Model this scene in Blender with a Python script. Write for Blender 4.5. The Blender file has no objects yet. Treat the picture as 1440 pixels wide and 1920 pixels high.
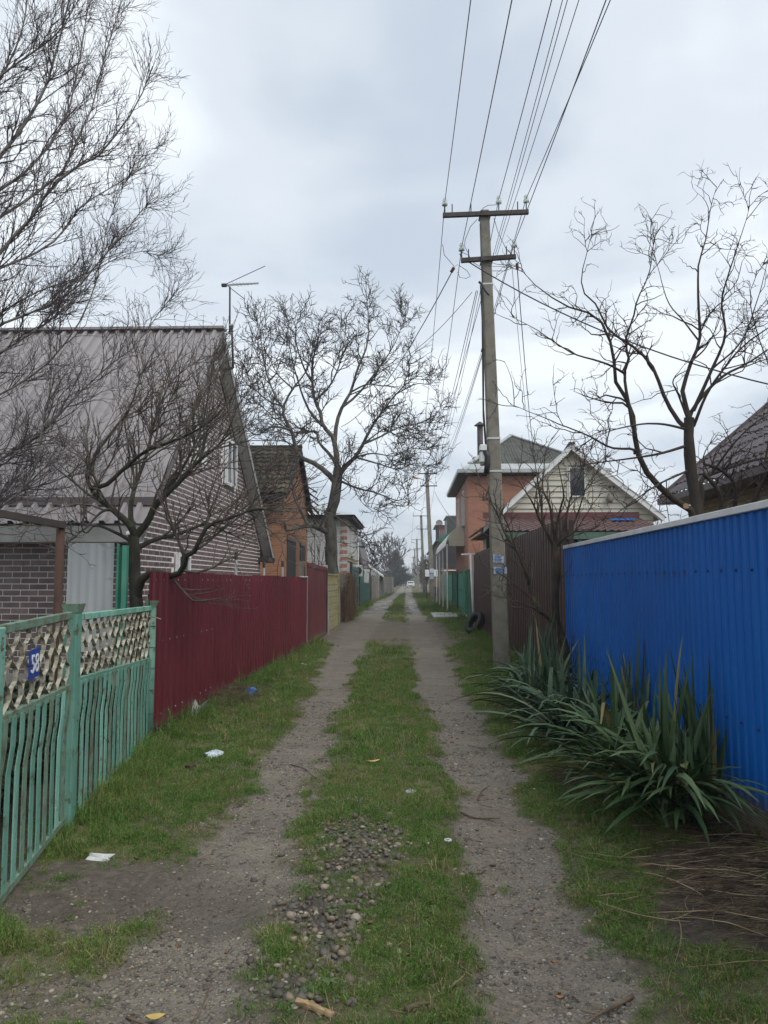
import bpy, math, random
import numpy as np
from mathutils import Vector, Matrix, Euler
R = math.radians
random.seed(7); rng = np.random.default_rng(11)
scene = bpy.context.scene
C = scene.collection

# ------------------------------------------------------------------ camera
EYE = 1.55
YAW = math.atan(45/1440.0); PITCH = math.atan(129/1440.0)
cam_data = bpy.data.cameras.new('camera')
cam = bpy.data.objects.new('camera', cam_data); C.objects.link(cam)
cam.location = (0, 0, EYE)
cam.rotation_euler = (math.pi/2 + PITCH, 0, YAW)
cam_data.sensor_fit = 'VERTICAL'; cam_data.sensor_height = 24.0
cam_data.lens = 24.0*1440/1920
cam_data.clip_start = 0.05; cam_data.clip_end = 3000
scene.camera = cam

# ------------------------------------------------------------------ sky, sun, exposure
SUN_EL, SUN_AZ = R(50), R(128)
world = bpy.data.worlds.new('World'); scene.world = world; world.use_nodes = True
wn = world.node_tree.nodes; wl = world.node_tree.links
for n in list(wn): wn.remove(n)
w_out = wn.new('ShaderNodeOutputWorld'); w_bg = wn.new('ShaderNodeBackground')
w_bg.inputs['Strength'].default_value = 0.115
wl.new(w_bg.outputs[0], w_out.inputs[0])
sky = wn.new('ShaderNodeTexSky'); sky.sky_type = 'NISHITA'; sky.sun_disc = False
sky.sun_elevation = SUN_EL; sky.sun_rotation = SUN_AZ; sky.dust_density = 2.0
tc = wn.new('ShaderNodeTexCoord'); sx = wn.new('ShaderNodeSeparateXYZ')
wl.new(tc.outputs['Generated'], sx.inputs[0])
def wmath(op, a, b=None, c=None):
    n = wn.new('ShaderNodeMath'); n.operation = op
    for i, v in enumerate((a, b, c)):
        if v is None: continue
        if isinstance(v, (int, float)): n.inputs[i].default_value = v
        else: wl.new(v, n.inputs[i])
    return n.outputs[0]
# a flat cloud layer seen in perspective: direction divided by its height
den = wmath('MAXIMUM', wmath('ADD', sx.outputs['Z'], 0.22), 0.05)
cx = wn.new('ShaderNodeCombineXYZ')
wl.new(wmath('DIVIDE', sx.outputs['X'], den), cx.inputs[0])
wl.new(wmath('DIVIDE', sx.outputs['Y'], den), cx.inputs[1])
def wnoise(scale, detail, rough, dist=0.0, off=(0, 0, 0)):
    mp = wn.new('ShaderNodeMapping'); mp.inputs['Location'].default_value = off
    wl.new(cx.outputs[0], mp.inputs[0])
    n = wn.new('ShaderNodeTexNoise'); n.inputs['Scale'].default_value = scale
    n.inputs['Detail'].default_value = detail; n.inputs['Roughness'].default_value = rough
    n.inputs['Distortion'].default_value = dist
    wl.new(mp.outputs[0], n.inputs['Vector']); return n.outputs['Fac']
n1 = wnoise(0.95, 4.5, 0.52, 0.5, (3.1, 0.4, 0))
n2 = wnoise(3.2, 4, 0.5, 0.5, (8.3, 2.2, 0))
cmix = wmath('ADD', wmath('MULTIPLY', n1, 0.8), wmath('MULTIPLY', n2, 0.2))
ramp = wn.new('ShaderNodeValToRGB'); wl.new(cmix, ramp.inputs[0])
ce = ramp.color_ramp; ce.interpolation = 'EASE'
ce.elements[0].position = 0.38; ce.elements[0].color = (3.2, 3.6, 4.1, 1)
ce.elements[1].position = 0.60; ce.elements[1].color = (5.35, 5.65, 5.85, 1)
e = ce.elements.new(0.5); e.color = (4.2, 4.55, 4.9, 1)
wmx = wn.new('ShaderNodeMix'); wmx.data_type = 'RGBA'; wmx.inputs['Factor'].default_value = 0.90
wl.new(sky.outputs[0], wmx.inputs[6]); wl.new(ramp.outputs[0], wmx.inputs[7])
wl.new(wmx.outputs[2], w_bg.inputs['Color'])

sun_d = bpy.data.lights.new('sun', 'SUN'); sun = bpy.data.objects.new('sun', sun_d); C.objects.link(sun)
sun_d.energy = 1.05; sun_d.angle = R(45); sun_d.color = (1.0, 0.97, 0.92)
# from behind the camera and to the right
sdir = Vector((math.sin(SUN_AZ)*math.cos(SUN_EL), math.cos(SUN_AZ)*math.cos(SUN_EL), math.sin(SUN_EL)))
sun.rotation_euler = sdir.to_track_quat('Z', 'Y').to_euler()
sun.location = (0, 0, 60)
vs = scene.view_settings
vs.view_transform = 'Standard'; vs.look = 'None'; vs.gamma = 1.0; vs.use_curve_mapping = False
vs.exposure = 0.78
try:
    scene.cycles.max_bounces = 6; scene.cycles.diffuse_bounces = 3; scene.cycles.glossy_bounces = 2
    scene.cycles.transparent_max_bounces = 6
except Exception: pass

# ------------------------------------------------------------------ picture to world helpers
_fw = np.array([-math.sin(YAW)*math.cos(PITCH), math.cos(YAW)*math.cos(PITCH), math.sin(PITCH)])
_rt = np.array([math.cos(YAW), math.sin(YAW), 0.0]); _up = np.cross(_rt, _fw)
def _ray(x, y): return _fw + _rt*((x-720)/1440.0) + _up*((960-y)/1440.0)
def at(x, y, Y):
    r = _ray(x, y); return np.array([0, 0, EYE]) + r*(Y/r[1])
def atX(x, y, X):
    r = _ray(x, y); return np.array([0, 0, EYE]) + r*(X/r[0])
def onground(x, y, z=0.0):
    r = _ray(x, y); return np.array([0, 0, EYE]) + r*((z-EYE)/r[2])
def seen(p):
    d = np.asarray(p, float) - np.array([0, 0, EYE]); z = d@_fw
    if z < 0.1: return None
    return 720+1440*(d@_rt)/z, 960-1440*(d@_up)/z, z

# ------------------------------------------------------------------ object helpers
def tag(o, label=None, cat=None, group=None, kind=None):
    if label: o['label'] = label
    if cat: o['category'] = cat
    if group: o['group'] = group
    if kind: o['kind'] = kind
    return o
def thing(name, label, cat, loc=(0, 0, 0), group=None, rz=0.0):
    o = bpy.data.objects.new(name, None); C.objects.link(o)
    o.empty_display_size = 0.2
    o.location = loc; o.rotation_euler = (0, 0, rz)
    return tag(o, label, cat, group)
def root_of(o):
    while o.parent: o = o.parent
    return o
def link(name, me, parent=None, loc=(0, 0, 0), rot=(0, 0, 0), scl=(1, 1, 1)):
    o = bpy.data.objects.new(name, me); C.objects.link(o)
    if parent is not None: o.parent = parent
    o.location = loc; o.rotation_euler = rot; o.scale = scl
    return o
def copy_tree(o, parent=None):
    c = o.copy(); C.objects.link(c); c.parent = parent
    for ch in o.children: copy_tree(ch, c)
    return c

class MB:
    """collects shapes and links them as one mesh object"""
    def __init__(s): s.v = []; s.f = []; s.n = 0; s.m = []; s.cur = 0
    def add(s, verts, faces):
        b = s.n; s.v.extend([tuple(map(float, p)) for p in verts]); s.n += len(verts)
        s.f.extend([tuple(i+b for i in q) for q in faces]); s.m.extend([s.cur]*len(faces)); return s
    def mat(s, i): s.cur = i; return s
    def box(s, lo, hi):
        x0, y0, z0 = lo; x1, y1, z1 = hi
        return s.add([(x0,y0,z0),(x1,y0,z0),(x1,y1,z0),(x0,y1,z0),(x0,y0,z1),(x1,y0,z1),(x1,y1,z1),(x0,y1,z1)],
              [(0,3,2,1),(4,5,6,7),(0,1,5,4),(1,2,6,5),(2,3,7,6),(3,0,4,7)])
    def cbox(s, c, d): return s.box([c[i]-d[i]/2 for i in range(3)], [c[i]+d[i]/2 for i in range(3)])
    def bar(s, a, b, w, h=None, up=(0, 0, 1), w2=None, h2=None):
        """box-section bar from a to b; w across, h along up"""
        h = h or w; w2 = w2 or w; h2 = h2 or h
        a = Vector(a); b = Vector(b); d = (b-a).normalized(); u = Vector(up)
        sd = d.cross(u)
        if sd.length < 1e-4: sd = d.cross(Vector((1, 0, 0)))
        sd.normalize(); u = sd.cross(d).normalized()
        P = []
        for p, ww, hh in ((a, w, h), (b, w2, h2)):
            for i, j in ((-1, -1), (1, -1), (1, 1), (-1, 1)): P.append(p+sd*(i*ww/2)+u*(j*hh/2))
        return s.add(P, [(0,1,2,3),(7,6,5,4),(0,4,5,1),(1,5,6,2),(2,6,7,3),(3,7,4,0)])
    def tube(s, pts, r, n=6, cap=True):
        pts = [Vector(p) for p in pts]; k = len(pts)
        rr = r if hasattr(r, '__len__') else [r]*k
        d0 = (pts[-1]-pts[0]).normalized(); ref = Vector((0, 0, 1)) if abs(d0.z) < 0.8 else Vector((1, 0, 0))
        P = []
        for i, p in enumerate(pts):
            d = (pts[min(i+1, k-1)]-pts[max(i-1, 0)]).normalized()
            a = d.cross(ref)
            if a.length < 1e-4: a = d.cross(Vector((0, 1, 0)))
            a.normalize(); b = d.cross(a)
            for j in range(n):
                t = 2*math.pi*j/n; P.append(p+a*(math.cos(t)*rr[i])+b*(math.sin(t)*rr[i]))
        F = []
        for i in range(k-1):
            for j in range(n): F.append((i*n+j, i*n+(j+1) % n, (i+1)*n+(j+1) % n, (i+1)*n+j))
        if cap: F.append(tuple(range(n-1, -1, -1))); F.append(tuple((k-1)*n+j for j in range(n)))
        return s.add(P, F)
    def prism(s, poly, d):
        """extrude a planar 3D polygon by vector d"""
        n = len(poly); d = np.array(d, float); P = [np.array(p, float) for p in poly]
        V = P+[p+d for p in P]
        F = [tuple(range(n-1, -1, -1)), tuple(range(n, 2*n))]+[(i, (i+1) % n, n+(i+1) % n, n+i) for i in range(n)]
        return s.add(V, F)
    def lathe(s, prof, c=(0, 0, 0), n=12, axis='z'):
        P = []; k = len(prof)
        for r, z in prof:
            for j in range(n):
                t = 2*math.pi*j/n; a, b = r*math.cos(t), r*math.sin(t)
                q = {'z': (a, b, z), 'x': (z, a, b), 'y': (a, z, b)}[axis]
                P.append((q[0]+c[0], q[1]+c[1], q[2]+c[2]))
        F = [(i*n+j, i*n+(j+1) % n, (i+1)*n+(j+1) % n, (i+1)*n+j) for i in range(k-1) for j in range(n)]
        F.append(tuple(range(n-1, -1, -1))); F.append(tuple((k-1)*n+j for j in range(n)))
        return s.add(P, F)
    def mesh(s, name, mats, smooth=False, off=None):
        me = bpy.data.meshes.new(name)
        v = s.v if off is None else [(p[0]-off[0], p[1]-off[1], p[2]-off[2]) for p in s.v]
        me.from_pydata(v, [], s.f)
        for m in (mats if isinstance(mats, (list, tuple)) else [mats]): me.materials.append(m)
        if isinstance(mats, (list, tuple)): me.polygons.foreach_set('material_index', s.m)
        if smooth: me.polygons.foreach_set('use_smooth', [True]*len(s.f))
        me.update(); return me
    def build(s, name, mats, parent=None, smooth=False, centre=True, bevel=0):
        """geometry is given in world coordinates; the origin goes to the piece's middle"""
        V = np.array(s.v); c = (V.min(0)+V.max(0))/2 if centre else np.zeros(3)
        o = link(name, s.mesh(name, mats, smooth, c), parent)
        base = np.zeros(3); q = parent
        while q is not None: base += np.array(q.location); q = q.parent
        o.location = c-base
        if bevel:
            b = o.modifiers.new('bevel', 'BEVEL'); b.width = bevel; b.segments = 1; b.limit_method = 'ANGLE'
        return o

# ------------------------------------------------------------------ materials
def ntree(name):
    m = bpy.data.materials.new(name); m.use_nodes = True
    nt = m.node_tree; b = nt.nodes['Principled BSDF']
    return m, nt, b
class NT:
    def __init__(s, nt): s.nt = nt; s.N = nt.nodes; s.L = nt.links
    def put(s, v, sock):
        if isinstance(v, (int, float)):
            sock.default_value = v if sock.type == 'VALUE' else ((v, v, v, 1) if sock.type == 'RGBA' else (v, v, v))
        elif isinstance(v, tuple):
            sock.default_value = v if (sock.type != 'RGBA' or len(v) == 4) else v+(1,)
        else: s.L.new(v, sock)
    def math(s, op, *a, clamp=False):
        n = s.N.new('ShaderNodeMath'); n.operation = op; n.use_clamp = clamp
        for i, v in enumerate(a): s.put(v, n.inputs[i])
        return n.outputs[0]
    def mix(s, f, a, b, mode='MIX'):
        n = s.N.new('ShaderNodeMix'); n.data_type = 'RGBA'; n.blend_type = mode
        s.put(f, n.inputs[0]); s.put(a, n.inputs[6]); s.put(b, n.inputs[7]); return n.outputs[2]
    def pos(s, scale=(1, 1, 1), obj=False):
        if obj: o = s.N.new('ShaderNodeTexCoord').outputs['Object']
        else: o = s.N.new('ShaderNodeNewGeometry').outputs['Position']
        m = s.N.new('ShaderNodeMapping'); m.inputs['Scale'].default_value = scale; s.L.new(o, m.inputs[0]); return m.outputs[0]
    def noise(s, vec, scale, detail=4, rough=0.55, dist=0.0):
        n = s.N.new('ShaderNodeTexNoise'); n.inputs['Scale'].default_value = scale; n.inputs['Detail'].default_value = detail
        n.inputs['Roughness'].default_value = rough; n.inputs['Distortion'].default_value = dist
        s.L.new(vec, n.inputs['Vector']); return n.outputs['Fac']
    def vor(s, vec, scale, feat='F1', out='Distance', rnd=1.0):
        n = s.N.new('ShaderNodeTexVoronoi'); n.feature = feat; n.inputs['Scale'].default_value = scale
        n.inputs['Randomness'].default_value = rnd; s.L.new(vec, n.inputs['Vector']); return n.outputs[out]
    def ramp(s, f, stops):
        n = s.N.new('ShaderNodeValToRGB'); s.L.new(f, n.inputs[0]); e = n.color_ramp.elements
        while len(e) < len(stops): e.new(0.5)
        for k, (p, c) in zip(e, stops): k.position = p; k.color = tuple(c)+(1,) if len(c) == 3 else c
        return n.outputs[0]
    def step(s, f, a, b):
        n = s.N.new('ShaderNodeMapRange'); n.interpolation_type = 'SMOOTHSTEP'
        s.put(f, n.inputs[0]); n.inputs[1].default_value = a; n.inputs[2].default_value = b; return n.outputs[0]
    def bump(s, h, strength=0.3, dist=0.01):
        n = s.N.new('ShaderNodeBump'); n.inputs['Strength'].default_value = strength; n.inputs['Distance'].default_value = dist
        s.L.new(h, n.inputs['Height']); return n.outputs[0]
    def rand(s): return s.N.new('ShaderNodeObjectInfo').outputs['Random']
    def hsv(s, col, h=0.5, sat=1.0, v=1.0):
        n = s.N.new('ShaderNodeHueSaturation'); s.put(h, n.inputs[0]); s.put(sat, n.inputs[1]); s.put(v, n.inputs[2])
        s.L.new(col, n.inputs[4]); return n.outputs[0]
def mat(name, cols, scale=3.0, rough=0.7, bump=0.0, bscale=30.0, metal=0.0, rnd=0.0, stretch=(1, 1, 1), wear=None, detail=5, spec=0.5, rvar=0.12, obj=False):
    """noise-mottled surface. wear = (colour, scale, lo, hi): patches of another colour (rust, moss, bare paint)"""
    m, nt, b = ntree(name); t = NT(nt)
    p = t.pos(stretch, obj)
    f = t.noise(p, scale, detail)
    k = len(cols)
    col = t.ramp(f, [(0.32+0.36*i/max(1, k-1), c) for i, c in enumerate(cols)])
    rg = t.math('ADD', t.math('MULTIPLY', t.noise(p, scale*2.3, 3), rvar*2), rough-rvar)
    if wear:
        wc, wsc, lo, hi = wear
        wm = t.step(t.noise(t.pos((1, 1, 1), obj), wsc, 6, 0.65), lo, hi)
        col = t.mix(wm, col, wc); rg = t.math('MAXIMUM', rg, t.math('MULTIPLY', wm, 0.9))
    if rnd:
        col = t.hsv(col, v=t.math('ADD', t.math('MULTIPLY', t.rand(), 2*rnd), 1-rnd))
    t.put(col, b.inputs['Base Color']); t.put(rg, b.inputs['Roughness'])
    b.inputs['Metallic'].default_value = metal
    b.inputs['Specular IOR Level'].default_value = spec
    if bump: t.L.new(t.bump(t.noise(t.pos((1, 1, 1), obj), bscale, 5, 0.6), bump, 0.01), b.inputs['Normal'])
    return m
K = {}
K['red_sheet'] = mat('dark red coated steel', [(0.092,0.010,0.018),(0.115,0.013,0.023),(0.135,0.018,0.028)], 0.9, 0.42, rnd=0.06, wear=((0.16,0.06,0.05), 6, 0.66, 0.82), bump=0.03, bscale=9)
K['blue_sheet'] = mat('blue coated steel', [(0.0025,0.095,0.37),(0.003,0.11,0.42),(0.005,0.128,0.46)], 0.8, 0.5, bump=0.05, bscale=5, rnd=0.07, wear=((0.008,0.08,0.27), 3, 0.6, 0.85), spec=0.3)
K['white_cap'] = mat('white painted cap', [(0.55,0.56,0.57),(0.68,0.69,0.70)], 5, 0.5, wear=((0.3,0.3,0.28), 9, 0.62, 0.8))
K['brown_sheet'] = mat('brown coated steel', [(0.055,0.028,0.024),(0.075,0.038,0.032)], 1.2, 0.45, bump=0.03, bscale=9)
K['green_paint'] = mat('old turquoise paint', [(0.10,0.255,0.195),(0.15,0.34,0.265),(0.22,0.43,0.345)], 4, 0.6, bump=0.35, bscale=60, wear=((0.095,0.085,0.045), 14, 0.55, 0.68), stretch=(1,1,0.35), rnd=0.22)
K['green_moss'] = mat('mossy turquoise paint', [(0.12,0.145,0.085),(0.15,0.255,0.185),(0.11,0.115,0.07)], 7, 0.8, bump=0.4, bscale=60, wear=((0.05,0.045,0.03), 18, 0.55, 0.7))
K['lattice'] = mat('weathered cream metal lattice', [(0.12,0.11,0.075),(0.32,0.30,0.225),(0.52,0.495,0.40)], 14, 0.75, bump=0.3, bscale=50, wear=((0.06,0.05,0.03), 20, 0.5, 0.64))
K['roof_metal'] = mat('mauve brown roof steel', [(0.235,0.215,0.217),(0.27,0.248,0.25),(0.30,0.277,0.278)], 0.6, 0.45, stretch=(1,1,0.5), wear=((0.12,0.105,0.1), 3.5, 0.55, 0.8))
K['roof_strip'] = mat('dark flashing', [(0.11,0.09,0.09),(0.14,0.12,0.12)], 3, 0.5)
K['brick_brown'] = mat('dark brown brick', [(0.075,0.048,0.045),(0.105,0.069,0.065),(0.14,0.094,0.088)], 5, 0.46, bump=0.06, bscale=60, rnd=0.35, spec=0.75)
K['mortar_white'] = mat('white mortar', [(0.68,0.65,0.62),(0.8,0.77,0.74)], 9, 0.9, bump=0.2, bscale=80)
K['soffit'] = mat('grey boarding', [(0.66,0.66,0.63),(0.76,0.76,0.73)], 2.5, 0.8, stretch=(4,1,1), bump=0.1)
K['fascia'] = mat('dirty white fascia', [(0.22,0.225,0.215),(0.33,0.335,0.32)], 3, 0.7, wear=((0.2,0.2,0.17), 5, 0.55, 0.75))
K['white'] = mat('white paint', [(0.62,0.63,0.62),(0.76,0.77,0.76)], 4, 0.5)
K['dark'] = mat('dark interior', [(0.012,0.012,0.013),(0.02,0.02,0.022)], 3, 0.7)
K['pole'] = mat('old pole concrete', [(0.15,0.14,0.115),(0.215,0.20,0.165),(0.25,0.235,0.195)], 5, 0.92, bump=0.6, bscale=55, wear=((0.085,0.078,0.065), 22, 0.60, 0.70))
K['steel_dark'] = mat('weathered dark steel', [(0.035,0.028,0.026),(0.06,0.045,0.04)], 9, 0.65)
K['rust'] = mat('rusty steel', [(0.045,0.022,0.015),(0.085,0.042,0.026)], 8, 0.85, bump=0.2)
K['wire'] = mat('wire', [(0.05,0.05,0.055),(0.075,0.075,0.08)], 3, 0.5)
K['cable'] = mat('black cable', [(0.015,0.015,0.017),(0.022,0.022,0.025)], 3, 0.5)
K['glass'] = mat('window glass', [(0.025,0.032,0.042),(0.045,0.055,0.065)], 1.5, 0.08, rvar=0.03, spec=0.8)
K['orange_brick'] = None
def brick_mat(name, c1, c2, mortar, bw=0.25, bh=0.078, axis='x', jw=0.012, dirty=0.25):
    m, nt, b = ntree(name); t = NT(nt)
    g = t.N.new('ShaderNodeNewGeometry'); s = t.N.new('ShaderNodeSeparateXYZ'); t.L.new(g.outputs['Position'], s.inputs[0])
    cmb = t.N.new('ShaderNodeCombineXYZ')
    t.L.new(t.math('ADD', s.outputs['X'], s.outputs['Y']), cmb.inputs[0]); t.L.new(s.outputs['Z'], cmb.inputs[1])
    bt = t.N.new('ShaderNodeTexBrick'); t.L.new(cmb.outputs[0], bt.inputs['Vector'])
    bt.inputs['Color1'].default_value = c1+(1,); bt.inputs['Color2'].default_value = c2+(1,); bt.inputs['Mortar'].default_value = mortar+(1,)
    bt.inputs['Scale'].default_value = 1; bt.inputs['Mortar Size'].default_value = jw; bt.inputs['Brick Width'].default_value = bw; bt.inputs['Row Height'].default_value = bh
    bt.inputs['Mortar Smooth'].default_value = 0.2
    n = t.noise(t.pos(), 1.3, 6, 0.6)
    col = t.mix(t.math('MULTIPLY', t.step(n, 0.45, 0.75), dirty), bt.outputs['Color'], (c1[0]*0.45, c1[1]*0.45, c1[2]*0.45))
    t.put(col, b.inputs['Base Color']); b.inputs['Roughness'].default_value = 0.88
    t.L.new(t.bump(t.math('SUBTRACT', 1.0, bt.outputs['Fac']), 0.5, 0.01), b.inputs['Normal'])
    return m
K['orange_brick'] = brick_mat('orange brick', (0.30,0.125,0.06), (0.38,0.17,0.085), (0.20,0.13,0.085))
K['orange_brick2'] = brick_mat('salmon brick', (0.36,0.145,0.09), (0.43,0.185,0.12), (0.30,0.19,0.14))
K['white_brick'] = brick_mat('white silicate brick', (0.50,0.50,0.48), (0.6,0.6,0.58), (0.33,0.33,0.32), dirty=0.3)
K['yellow_brick'] = brick_mat('pale yellow brick', (0.42,0.34,0.19), (0.5,0.42,0.25), (0.30,0.27,0.2), dirty=0.2)
K['old_tile'] = mat('old mossy tile', [(0.055,0.045,0.03),(0.105,0.075,0.05),(0.085,0.085,0.045)], 2.2, 0.9, rnd=0.4, wear=((0.06,0.065,0.03), 2.0, 0.5, 0.65))
K['slate'] = mat('mossy grey slate', [(0.055,0.058,0.05),(0.085,0.088,0.078)], 1.2, 0.85, wear=((0.04,0.045,0.03), 2, 0.5, 0.7))
K['slate_pale'] = mat('pale grey asbestos sheet', [(0.26,0.28,0.285),(0.34,0.36,0.365),(0.38,0.40,0.40)], 3, 0.85, stretch=(1,1,0.25), wear=((0.18,0.19,0.18), 8, 0.6, 0.75))
K['green_sheet'] = mat('faded green sheet', [(0.012,0.125,0.07),(0.02,0.165,0.095)], 4, 0.6, wear=((0.06,0.10,0.07), 8, 0.55, 0.72))
K['siding'] = mat('cream vinyl siding', [(0.50,0.48,0.39),(0.57,0.55,0.46)], 1.5, 0.55, wear=((0.42,0.39,0.31), 3, 0.6, 0.8))
K['maroon'] = mat('maroon roof steel', [(0.105,0.030,0.033),(0.135,0.042,0.044)], 2, 0.45, wear=((0.12,0.07,0.06), 5, 0.55, 0.75))
K['maroon_tile'] = mat('faded maroon tile sheet', [(0.10,0.055,0.052),(0.14,0.08,0.074)], 3, 0.6, rnd=0.15)
K['purple_tile'] = mat('dark purple brown metal tile', [(0.075,0.055,0.056),(0.10,0.075,0.076)], 1.2, 0.42, rnd=0.1)
K['zinc'] = mat('galvanised sheet', [(0.34,0.36,0.36),(0.45,0.47,0.47)], 3, 0.45, wear=((0.36,0.36,0.25), 4, 0.55, 0.75))
K['wood_grey'] = mat('grey weathered wood', [(0.13,0.115,0.09),(0.20,0.18,0.145)], 3, 0.9, stretch=(6,6,0.6), bump=0.25, rnd=0.25)
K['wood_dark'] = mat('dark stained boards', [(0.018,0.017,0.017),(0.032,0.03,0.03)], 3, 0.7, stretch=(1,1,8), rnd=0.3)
K['wood_orange'] = mat('orange boards', [(0.20,0.07,0.025),(0.28,0.10,0.04)], 3, 0.7, rnd=0.2)
K['cream_poly'] = mat('cream polycarbonate', [(0.48,0.45,0.34),(0.55,0.52,0.41)], 1, 0.35)
K['net_green'] = mat('green netting', [(0.012,0.095,0.055),(0.022,0.15,0.09)], 2.5, 0.8, wear=((0.03,0.21,0.14), 1.6, 0.5, 0.75))
K['net_pale'] = mat('faded green netting', [(0.06,0.26,0.18),(0.10,0.33,0.24)], 4, 0.8)
K['teal'] = mat('teal gate paint', [(0.006,0.07,0.062),(0.012,0.095,0.085)], 2, 0.5, wear=((0.03,0.06,0.05), 5, 0.6, 0.8))
K['concrete'] = mat('grey concrete', [(0.20,0.195,0.18),(0.30,0.29,0.27)], 4, 0.9, bump=0.3, bscale=40)
K['ochre_slab'] = mat('ochre limewashed slab', [(0.235,0.215,0.10),(0.31,0.285,0.15)], 2.5, 0.9, bump=0.3, bscale=35, wear=((0.14,0.13,0.07), 6, 0.5, 0.7))
K['dry_vine'] = mat('dry vine', [(0.085,0.05,0.03),(0.14,0.085,0.05)], 3, 0.9)
K['straw'] = mat('dry straw', [(0.16,0.11,0.06),(0.30,0.22,0.125),(0.40,0.31,0.19)], 8, 0.85)
K['straw_dark'] = mat('rotten straw', [(0.06,0.042,0.028),(0.12,0.085,0.052)], 9, 0.9)
K['rubber'] = mat('tyre rubber', [(0.012,0.012,0.014),(0.022,0.022,0.024)], 8, 0.7, bump=0.1)
def bark(name, cols, wear=None, sc=9, bump=0.6): return mat(name, cols, sc, 0.93, bump=bump, bscale=38, stretch=(1,1,0.5), wear=wear)
K['bark_birch'] = bark('pale birch bark', [(0.13,0.12,0.105),(0.24,0.225,0.2),(0.30,0.285,0.25)], ((0.035,0.03,0.028), 7, 0.56, 0.66))
K['twig_birch'] = bark('birch twig', [(0.07,0.056,0.058),(0.125,0.102,0.10)], bump=0)
K['bark_gnarl'] = bark('mossy dark bark', [(0.022,0.02,0.015),(0.05,0.046,0.032)], ((0.075,0.08,0.03), 7, 0.58, 0.7))
K['twig_gnarl'] = bark('grey brown twig', [(0.07,0.058,0.047),(0.14,0.118,0.098)], bump=0)
K['bark_walnut'] = bark('grey walnut bark', [(0.042,0.038,0.032),(0.098,0.09,0.075),(0.14,0.128,0.105)], ((0.045,0.042,0.03), 5, 0.55, 0.7), 5)
K['twig_walnut'] = bark('walnut twig', [(0.03,0.026,0.025),(0.055,0.048,0.045)], bump=0)
K['bark_apricot'] = bark('dark apricot bark', [(0.03,0.024,0.019),(0.062,0.05,0.038)], ((0.075,0.07,0.03), 6, 0.6, 0.72))
K['twig_apricot'] = bark('reddish twig', [(0.038,0.026,0.024),(0.065,0.045,0.04)], bump=0)
K['bark_shrub'] = bark('olive brown bark', [(0.028,0.022,0.015),(0.065,0.05,0.032)], ((0.12,0.098,0.045), 4, 0.52, 0.66))
K['twig_shrub'] = bark('brown shrub twig', [(0.055,0.043,0.034),(0.11,0.09,0.072)], bump=0)
K['far_twig'] = bark('far tree twigs', [(0.055,0.048,0.045),(0.09,0.08,0.075)], bump=0)
K['needle'] = mat('pine needles', [(0.014,0.028,0.02),(0.024,0.042,0.03)], 1.5, 0.85, rnd=0.2)
K['plastic_white'] = mat('white plastic', [(0.6,0.63,0.66),(0.72,0.74,0.76)], 9, 0.4)
K['plastic_blue'] = mat('blue plastic bag', [(0.02,0.09,0.28),(0.03,0.13,0.38)], 14, 0.35, bump=0.6, bscale=40)
K['plastic_clear'] = mat('translucent pale bag', [(0.42,0.52,0.60),(0.62,0.68,0.72)], 12, 0.3, bump=0.6, bscale=40)
K['paper'] = mat('torn paper', [(0.55,0.56,0.55),(0.68,0.69,0.68)], 9, 0.8)
K['leaf_yellow'] = mat('yellow leaf', [(0.42,0.30,0.08),(0.55,0.42,0.14)], 15, 0.7)
K['leaf_dry'] = mat('dry brown leaf', [(0.16,0.085,0.035),(0.27,0.16,0.075)], 15, 0.8, rnd=0.35)
K['stick'] = mat('fallen stick', [(0.06,0.042,0.028),(0.13,0.095,0.06)], 12, 0.9, rnd=0.3)
K['wood_fresh'] = mat('split pale wood', [(0.27,0.17,0.085),(0.42,0.29,0.16)], 14, 0.8, stretch=(1,6,6))
K['green_moss2'] = mat('dull green fascia', [(0.06,0.12,0.09),(0.09,0.16,0.12)], 4, 0.7)
K['straw_mid'] = mat('brown dry grass', [(0.06,0.042,0.027),(0.115,0.082,0.05),(0.19,0.14,0.085)], 9, 0.9)

def add_splash(m, z0, h, col, amount=0.75):
    """dried mud thrown up against the foot of a sheet, in its own ragged spots"""
    t = NT(m.node_tree); b = m.node_tree.nodes['Principled BSDF']; src = b.inputs['Base Color'].links[0].from_socket
    sp = t.N.new('ShaderNodeSeparateXYZ'); t.L.new(t.pos(), sp.inputs[0])
    lvl = t.math('DIVIDE', t.math('SUBTRACT', sp.outputs['Z'], z0), h)
    n = t.math('ADD', t.math('MULTIPLY', t.noise(t.pos(), 9, 5, .75), .7), t.math('MULTIPLY', t.noise(t.pos(), 2.0, 2), .5))
    k = t.step(t.math('SUBTRACT', n, t.math('MULTIPLY', lvl, .45)), .42, .62)
    t.put(t.mix(t.math('MULTIPLY', k, amount), src, col), b.inputs['Base Color'])
add_splash(K['blue_sheet'], .19, .22, (.10, .10, .095), .6); add_splash(K['red_sheet'], .14, .22, (.11, .075, .06), .6); add_splash(K['brown_sheet'], .08, .25, (.12, .10, .08), .6)
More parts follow.
